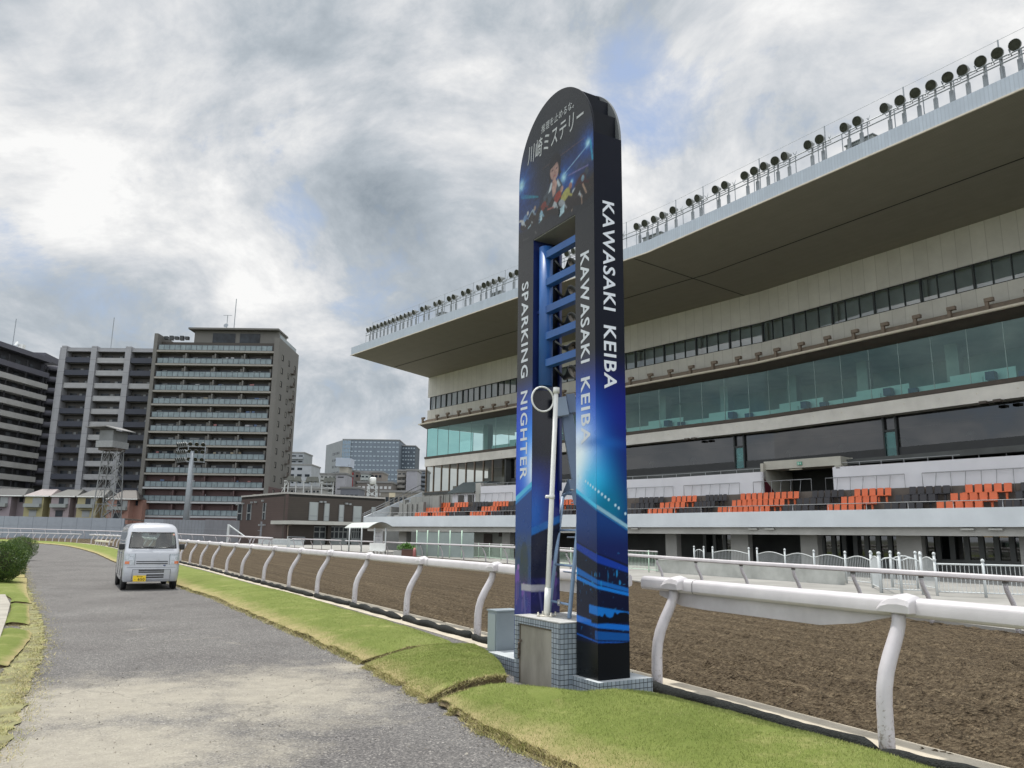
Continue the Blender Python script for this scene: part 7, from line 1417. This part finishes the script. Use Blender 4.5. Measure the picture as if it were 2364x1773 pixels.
    M_hl = mat('headlight_lens', (.34, .37, .40), .08, .3, 12., coat=1.); M_ind = mat('indicator_amber', (.55, .16, .06), .2, .1, 4.); M_chr = mat('chrome', (.40, .42, .45), .3, .2, 9., metal=.4)
    for s in (-1, 1):
        h = patch(s*.455, s*.715, .705, 1.0, .008, 8, 6, t, 'headlight', M_hl); patch(s*.50, s*.60, .83, .95, .014, 4, 4, h, 'reflector', M_chr); patch(s*.585, s*.70, .725, .80, .014, 4, 2, h, 'indicator', M_ind); patch(s*.45, s*.457, .70, 1.0, .013, 1, 5, h, 'bezel', M_bk2)
    g = patch(-.42, .42, .71, .825, .006, 8, 3, t, 'grille', M_v)
    for z in (.728, .782): patch(-.41, .41, z, z+.024, .012, 8, 1, g, 'slot', M_bk2)
    patch(-.735, .735, .628, .634, .006, 14, 1, body, 'bumper_seam', M_bk2)
    bp = patch(-.49, .50, .30, .575, .005, 10, 4, t, 'bumper_insert', M_v)
    for x0, x1, z0, z1 in ((-.33, .33, .535, .568), (-.33, .33, .485, .518), (-.12, .33, .40, .438), (-.12, .33, .34, .375)): patch(x0, x1, z0, z1, .011, 6, 1, bp, 'intake', M_bk2)
    for x in (-.49, .50): patch(x-.004, x+.004, .25, .575, .009, 1, 4, bp, 'edge_groove', M_bk2)
    patch(-.49, .50, .572, .578, .009, 8, 1, bp, 'edge_groove', M_bk2); patch(.30, .36, .672, .70, .012, 2, 1, t, 'badge', mat('badge_navy', (.03, .05, .14), .4))
    pl = MB().box((-.295, -.585, .33), (.33, .012, .165)).build('number_plate', mat('plate_yellow', (.72, .50, .015), .4, .04, 5.), t, local=True)
    vs, fs = text_mesh('650', (1, 0, 0), (0, 0, 1), (-.335, -.593, .265), .175, .085, .02); MB().add(vs, fs).build('plate_number', M_bk2, pl, local=True)
    pl.parent = t
    vs, fs = text_mesh('・', (1, 0, 0), (0, 0, 1), (-.415, -.593, .295), .018, .018, 0); MB().add(vs, fs).build('plate_number', M_bk2, pl, local=True); vs, fs = text_mesh('横浜 480', (1, 0, 0), (0, 0, 1), (-.365, -.593, .368), .15, .032, .01); MB().add(vs, fs).build('plate_number', M_bk2, pl, local=True)
    # roof ribs, pillars, seals
    mb = MB()
    for x in (-.42, -.21, 0, .21, .42): mb.beam((x, .55, 1.868-.09*x*x), (x, 2.3, 1.868-.09*x*x), .05, .018)
    mb.build('roof_rib', M_v, body, local=True)
    mb = MB()
    zz_ = [1.165, 1.30, 1.46, 1.60]
    for s in (-1, 1): mb.tube([(s*(hwv(z)-.10), fy(z)+.04*.8, z) for z in zz_], .014, 6)
    mb.tube([(x, fy(1.165)+.045*(x/.72)**2-.004, 1.163) for x in np.linspace(-.62, .62, 9)], .014, 6); mb.tube([(x, fy(1.6)+.045*(x/.66)**2-.004, 1.602) for x in np.linspace(-.57, .57, 9)], .014, 6); mb.build('window_seal', M_bk2, body, local=True)
    mb = MB(); mb.tube([(-.1, -.40, 1.165), (.35, -.385, 1.175), (.56, -.36, 1.20)], .011, 5); mb.tube([(-.55, -.385, 1.17), (.0, -.41, 1.185)], .011, 5); mb.build('wiper', M_bk2, t, local=True)
    for s in (-1, 1):
        m_ = MB().box((s*.80, -.13, 1.20), (.15, .10, .175)).build('mirror', M_bk2, t, local=True, bevel=.03); m_.parent = t; MB().beam((s*.71, -.08, 1.17), (s*.78, -.12, 1.18), .04).build('mirror_arm', M_bk2, m_, local=True)
        if s > 0: pass
    for y in (0., 2.39):
        for s in (-1, 1):
            w = MB().lathe([(.17, -.075), (.255, -.075), (.272, -.055), (.277, 0), (.272, .055), (.255, .075), (.17, .075)], (s*.655, y, .277), (1, 0, 0), 28).build('wheel', M_rub, t, local=True)
            MB().lathe([(.0, .02), (.05, .03), (.06, .015), (.15, .0), (.178, .03), (.182, .02)], (s*.70, y, .277), (s, 0, 0), 20).build('rim', mat('steel_rim', (.42, .43, .44), .35, .1, 9., metal=.6), w, local=True)
            mb = MB(); mb.lathe([(.315, -.12), (.33, .0)], (s*.725, y, .29), (s, 0, 0), 24); mb.build('wheel_arch', M_bk2, body, local=True)
    MB().box((0, 1.2, .30), (1.30, 3.0, .10)).build('underbody', M_bk2, t, local=True); MB().box((0, 1.3, .78), (1.36, 2.8, .10)).build('floor', M_in, t, local=True); MB().box((0, -.10, 1.0), (1.28, .42, .26), 0, .9).build('dashboard', M_in, t, local=True)
    for s in (-1, 1):
        st_ = MB().box((s*.36, .55, .92), (.46, .45, .18)).build('front_seat', M_seat, t, local=True, bevel=.04); MB().box((s*.36, .78, 1.20), (.44, .14, .52), 0, .8).build('backrest', M_seat, st_, local=True, bevel=.04); MB().box((s*.36, .80, 1.50), (.24, .10, .17), 0, .9).build('headrest', M_seat, st_, local=True, bevel=.03)
    MB().tube([(.36+.17*math.cos(a), .22+.06*math.sin(a), 1.16+.15*math.sin(a)) for a in np.linspace(0, 6.283, 17)], .014, 6, cap=False).build('steering_wheel', M_bk2, t, local=True)
    MB().box((.0, .02, 1.56), (.2, .04, .06)).build('inner_mirror', M_bk2, t, local=True); MB().box((.25, -.26, 1.185), (.22, .10, .008)).build('paper', M_white, t, local=True); MB().lathe([(0, 0), (.028, .001)], (.55, fy(1.55)+.02, 1.55), (0, -1, .5), 10).build('sticker', mat('sticker_pink', (.55, .3, .25), .5), t, local=True)
    for s in (-1, 1):
        for y in (.62, 1.62): MB().beam((s*.741, y, .35), (s*.735, y, 1.10), .008).build('door_seam', M_bk2, body, local=True)
        MB().beam((s*.742, 1.64, 1.0), (s*.742, 2.7, 1.0), .012).build('slide_rail', M_bk2, body, local=True); MB().box((s*.75, .95, 1.0), (.03, .16, .035)).build('door_handle', M_v, body, local=True)
    return t
van()
# ------------------------------------------------------------------ clipped round shrubs
M_leaf = bpy.data.materials.new('shrub_leaf'); M_leaf.use_nodes = True; T_l = NT(M_leaf.node_tree); P_l = M_leaf.node_tree.nodes['Principled BSDF']
_gi = T_l.n('ShaderNodeNewGeometry'); T_l.l(T_l.ramp(_gi.outputs['Random Per Island'], ((0., (.022, .055, .008)), (.6, (.055, .115, .014)), (1., (.14, .20, .03)))), P_l.inputs['Base Color']); P_l.inputs['Roughness'].default_value = .55; P_l.inputs['Subsurface Weight'].default_value = 0.
M_twig = mat('shrub_wood', (.035, .028, .02), .9)
def shrub(c, r, h, n, lab):
    t = thing('clipped_shrub', lab, 'shrub', c, 'clipped round shrubs on the left verge'); c = Vector(c)
    z = RNG.uniform(-1, 1, n); a = RNG.uniform(0, 2*math.pi, n); q = np.sqrt(1-z*z); dirs = np.stack([q*np.cos(a), q*np.sin(a), z], 1)
    lum = 1+.07*np.sin(dirs[:, 0]*5+c.x)*np.sin(dirs[:, 1]*6+c.y)+.05*np.sin(dirs[:, 2]*9+dirs[:, 0]*7); rad = lum*(1-.34*RNG.random(n)**2.2)
    p = dirs*rad[:, None]*np.array([r, r, h/2]); p[:, 2] += h*.52; k = p[:, 2] > .03; p = p[k]; dd = dirs[k]; m = len(p)
    e = dd*.6+RNG.normal(0, .6, (m, 3)); e[:, 2] += .35; e /= np.linalg.norm(e, axis=1)[:, None]; s_ = np.cross(e, RNG.normal(0, 1, (m, 3))); s_ /= np.linalg.norm(s_, axis=1)[:, None]
    L = (.036+.026*RNG.random(m))[:, None]*(r/.75); v = np.stack([p, p+e*L*.5+s_*L*.22, p+e*L, p+e*L*.5-s_*L*.22], 1).reshape(-1, 3)+np.array(c)
    mb = MB(); mb.v = [tuple(x) for x in v]; mb.f = [[4*i, 4*i+1, 4*i+2, 4*i+3] for i in range(m)]; mb.mi = [0]*m; mb.sm = [False]*m; mb.uv = [None]*m; mb.build('foliage', M_leaf, t)
    mb = MB(); mb.lathe([(.02, .1), (r*.5, h*.2), (r*.68, h*.5), (r*.5, h*.8), (.02, h*.88)], c, seg=14); mb.build('inner_twigs', M_twig, t); mb = MB(); mb.tube([c-Vector((0, 0, .1)), c+Vector((0, 0, h*.4))], [.07, .04], 6); mb.build('trunk', M_twig, t)
for px, py, D, r, h, n, lab in ((-6, 1335, 24.2, .70, 1.22, 17000, 'nearest clipped round shrub at the left picture edge'), (14, 1318, 29.5, .64, 1.12, 13000, 'second clipped round shrub, just behind the nearest one'), (30, 1302, 35.5, .64, 1.15, 9000, 'third clipped round shrub, lighter green on top'), (50, 1288, 42.5, .70, 1.22, 8000, 'fourth clipped round shrub, where the row bends right'), (40, 1280, 49., .70, 1.15, 5000, 'small shrub peeping up behind the fourth clipped shrub')):
    p = at(px, py, D); shrub((p.x, p.y, 0.), r, h, n, lab)
# ------------------------------------------------------------------ short grass blades on the nearest banks
def blades():
    out = []
    for P, n in ((B3, 150000), (B2, 34000), (B1[:150], 60000)):
        ni, nj = P.shape[:2]; i = RNG.uniform(0, ni-1.001, n); j = RNG.uniform(0, nj-1.001, n); a = i.astype(int); b = j.astype(int); fi, fj = (i-a)[:, None], (j-b)[:, None]
        q = P[a, b]*(1-fi)*(1-fj)+P[a+1, b]*fi*(1-fj)+P[a, b+1]*(1-fi)*fj+P[a+1, b+1]*fi*fj; d = np.hypot(q[:, 0], q[:, 1]); area = np.linalg.norm(P[a+1, b]-P[a, b], axis=1)*np.linalg.norm(P[a, b+1]-P[a, b], axis=1)
        k = (RNG.random(n) < np.clip(area/np.percentile(area, 90), .1, 1)*np.clip(9./d, .25, 1)) & (vn(q[:, 0]*3, q[:, 1]*3, 3) > .12); out.append(q[k])
    q = np.concatenate(out); m = len(q); a = RNG.uniform(0, 2*math.pi, m); L = .009+.012*RNG.random(m); w = .0018+.001*RNG.random(m); ln = RNG.normal(0, .45, (m, 2))*L[:, None]
    s_ = np.stack([np.cos(a)*w, np.sin(a)*w, 0*a], 1); tip = q+np.stack([ln[:, 0], ln[:, 1], L], 1); q[:, 2] -= .004; v = np.stack([q-s_, q+s_, tip], 1).reshape(-1, 3)
    mkblades('grass_blades', v, m, (.2, (.15, .19, .038)), (.55, (.23, .27, .066)), (.75, (.33, .345, .12)), (.95, (.46, .41, .22)), 'short mown grass blades on the banks beside the road')
def tufts():
    """longer dry tufts hanging over the cut edges and thinning out onto the road"""
    q = []
    for P, n in ((B3, 9000), (B2, 4500), (B1[:210], 12000)):
        i = RNG.uniform(0, P.shape[0]-1.001, n); a = i.astype(int); f = (i-a)[:, None]; e = P[a, 0]*(1-f)+P[a+1, 0]*f; w = P[a, 1]-P[a, 0]; w /= np.linalg.norm(w, axis=1)[:, None]; o = np.abs(RNG.normal(0, .045, n))[:, None]; r = e-w*o; r[:, 2] = np.clip(e[:, 2]*(1-o[:, 0]/.05), .002, None); q.append(r)
    for P, n in ((B2[-1:], 1500), (B2[:1], 800), (B1[:1], 900), (B3[:1], 900)):
        i = RNG.uniform(0, P.shape[1]-1.001, n); a = i.astype(int); f = (i-a)[:, None]; e = P[0, a]*(1-f)+P[0, a+1]*f; e[:, 2] -= np.abs(RNG.normal(0, .02, n)); e[:, :2] += RNG.normal(0, .02, (n, 2)); q.append(e)
    n = 42000; t = LE.L*RNG.random(n)**1.6*.32; o = RNG.normal(0, .10, n); k = RNG.random(n) < .62; o[k] = -RNG.random(k.sum())*.75; r = np.array([(*LE.P(a+3., b), .012) for a, b in zip(t, o)]); r = r[vn(r[:, 0]*5, r[:, 1]*5, 9) > .35]; q.append(r)
    q = np.concatenate(q); m = len(q); a = RNG.uniform(0, 2*math.pi, m); L = .018+.03*RNG.random(m)**2; w = .0022+.0012*RNG.random(m); ln = RNG.normal(0, .8, (m, 2))*L[:, None]; s_ = np.stack([np.cos(a)*w, np.sin(a)*w, 0*a], 1); tip = q+np.stack([ln[:, 0], ln[:, 1], L*.8], 1); v = np.stack([q-s_, q+s_, tip], 1).reshape(-1, 3)
    mkblades('dry_grass_tufts', v, m, (.2, (.20, .22, .05)), (.5, (.34, .31, .12)), (.72, (.48, .40, .21)), (.95, (.60, .52, .33)), 'dry straw coloured grass along the cut edges and the left verge')
def mkblades(name, v, m, *rp_):
    rp_, lab = rp_[:-1], rp_[-1]
    me = bpy.data.meshes.new(name); me.vertices.add(3*m); me.vertices.foreach_set('co', v.ravel()); me.loops.add(3*m); me.loops.foreach_set('vertex_index', np.arange(3*m)); me.polygons.add(m); me.polygons.foreach_set('loop_start', np.arange(0, 3*m, 3)); me.update()
    mt = bpy.data.materials.new(name); mt.use_nodes = True; T = NT(mt.node_tree); Pn = mt.node_tree.nodes['Principled BSDF']; gi = T.n('ShaderNodeNewGeometry'); n_ = T.n('ShaderNodeTexNoise', i_Scale=1.3, i_Detail=5.); T.l(gi.outputs['Position'], n_.inputs['Vector'])
    c = T.ramp(T.m('ADD', T.m('MULTIPLY', gi.outputs['Random Per Island'], .5), T.m('MULTIPLY', n_.outputs[0], .55)), rp_); T.l(c, Pn.inputs['Base Color']); Pn.inputs['Roughness'].default_value = .8
    me.materials.append(mt); o = bpy.data.objects.new(name, me); COL.objects.link(o); tag(o, lab, 'grass', kind='stuff')
blades(); tufts()
def grit():
    n = 5200; q = []
    i = RNG.uniform(0, 200, n); a = i.astype(int); 
    for P, m in ((B3, 1500), (B2, 700), (B1[:230], 1800)):
        i = RNG.uniform(0, P.shape[0]-1.001, m); a = i.astype(int); f = (i-a)[:, None]; e = P[a, 0]*(1-f)+P[a+1, 0]*f; w = P[a, 1]-P[a, 0]; w /= np.linalg.norm(w, axis=1)[:, None]; e = e-w*(.03+np.abs(RNG.normal(0, .16, m)))[:, None]; e[:, 2] = .003; q.append(e)
    q.append(np.stack([RNG.uniform(-4.6, .2, 2600), RNG.uniform(5., 12.5, 2600), np.full(2600, .003)], 1)); q = np.concatenate(q); m = len(q); s_ = (.0025+.006*RNG.random(m)**3)[:, None]
    v = np.stack([q+RNG.normal(0, 1, (m, 3))*s_*(1, 1, .2) for _ in range(3)]+[q+np.array([0, 0, 1])*s_*1.1], 1).reshape(-1, 3); mb = MB(); mb.v = [tuple(x) for x in v]
    mb.f = [[4*i+a, 4*i+b, 4*i+c] for i in range(m) for a, b, c in ((0, 1, 2), (0, 1, 3), (1, 2, 3), (2, 0, 3))]; mb.mi = [0]*len(mb.f); mb.sm = [False]*len(mb.f); mb.uv = [None]*len(mb.f)
    mt = bpy.data.materials.new('grit'); mt.use_nodes = True; T = NT(mt.node_tree); gi = T.n('ShaderNodeNewGeometry'); T.l(T.ramp(gi.outputs['Random Per Island'], ((0., (.05, .045, .04)), (.6, (.20, .17, .13)), (1., (.45, .42, .36)))), mt.node_tree.nodes['Principled BSDF'].inputs['Base Color'])
    tag(mb.build('loose_grit', mt), 'loose grit and crumbs of soil scattered along the road edge', 'grit', kind='stuff')
grit()
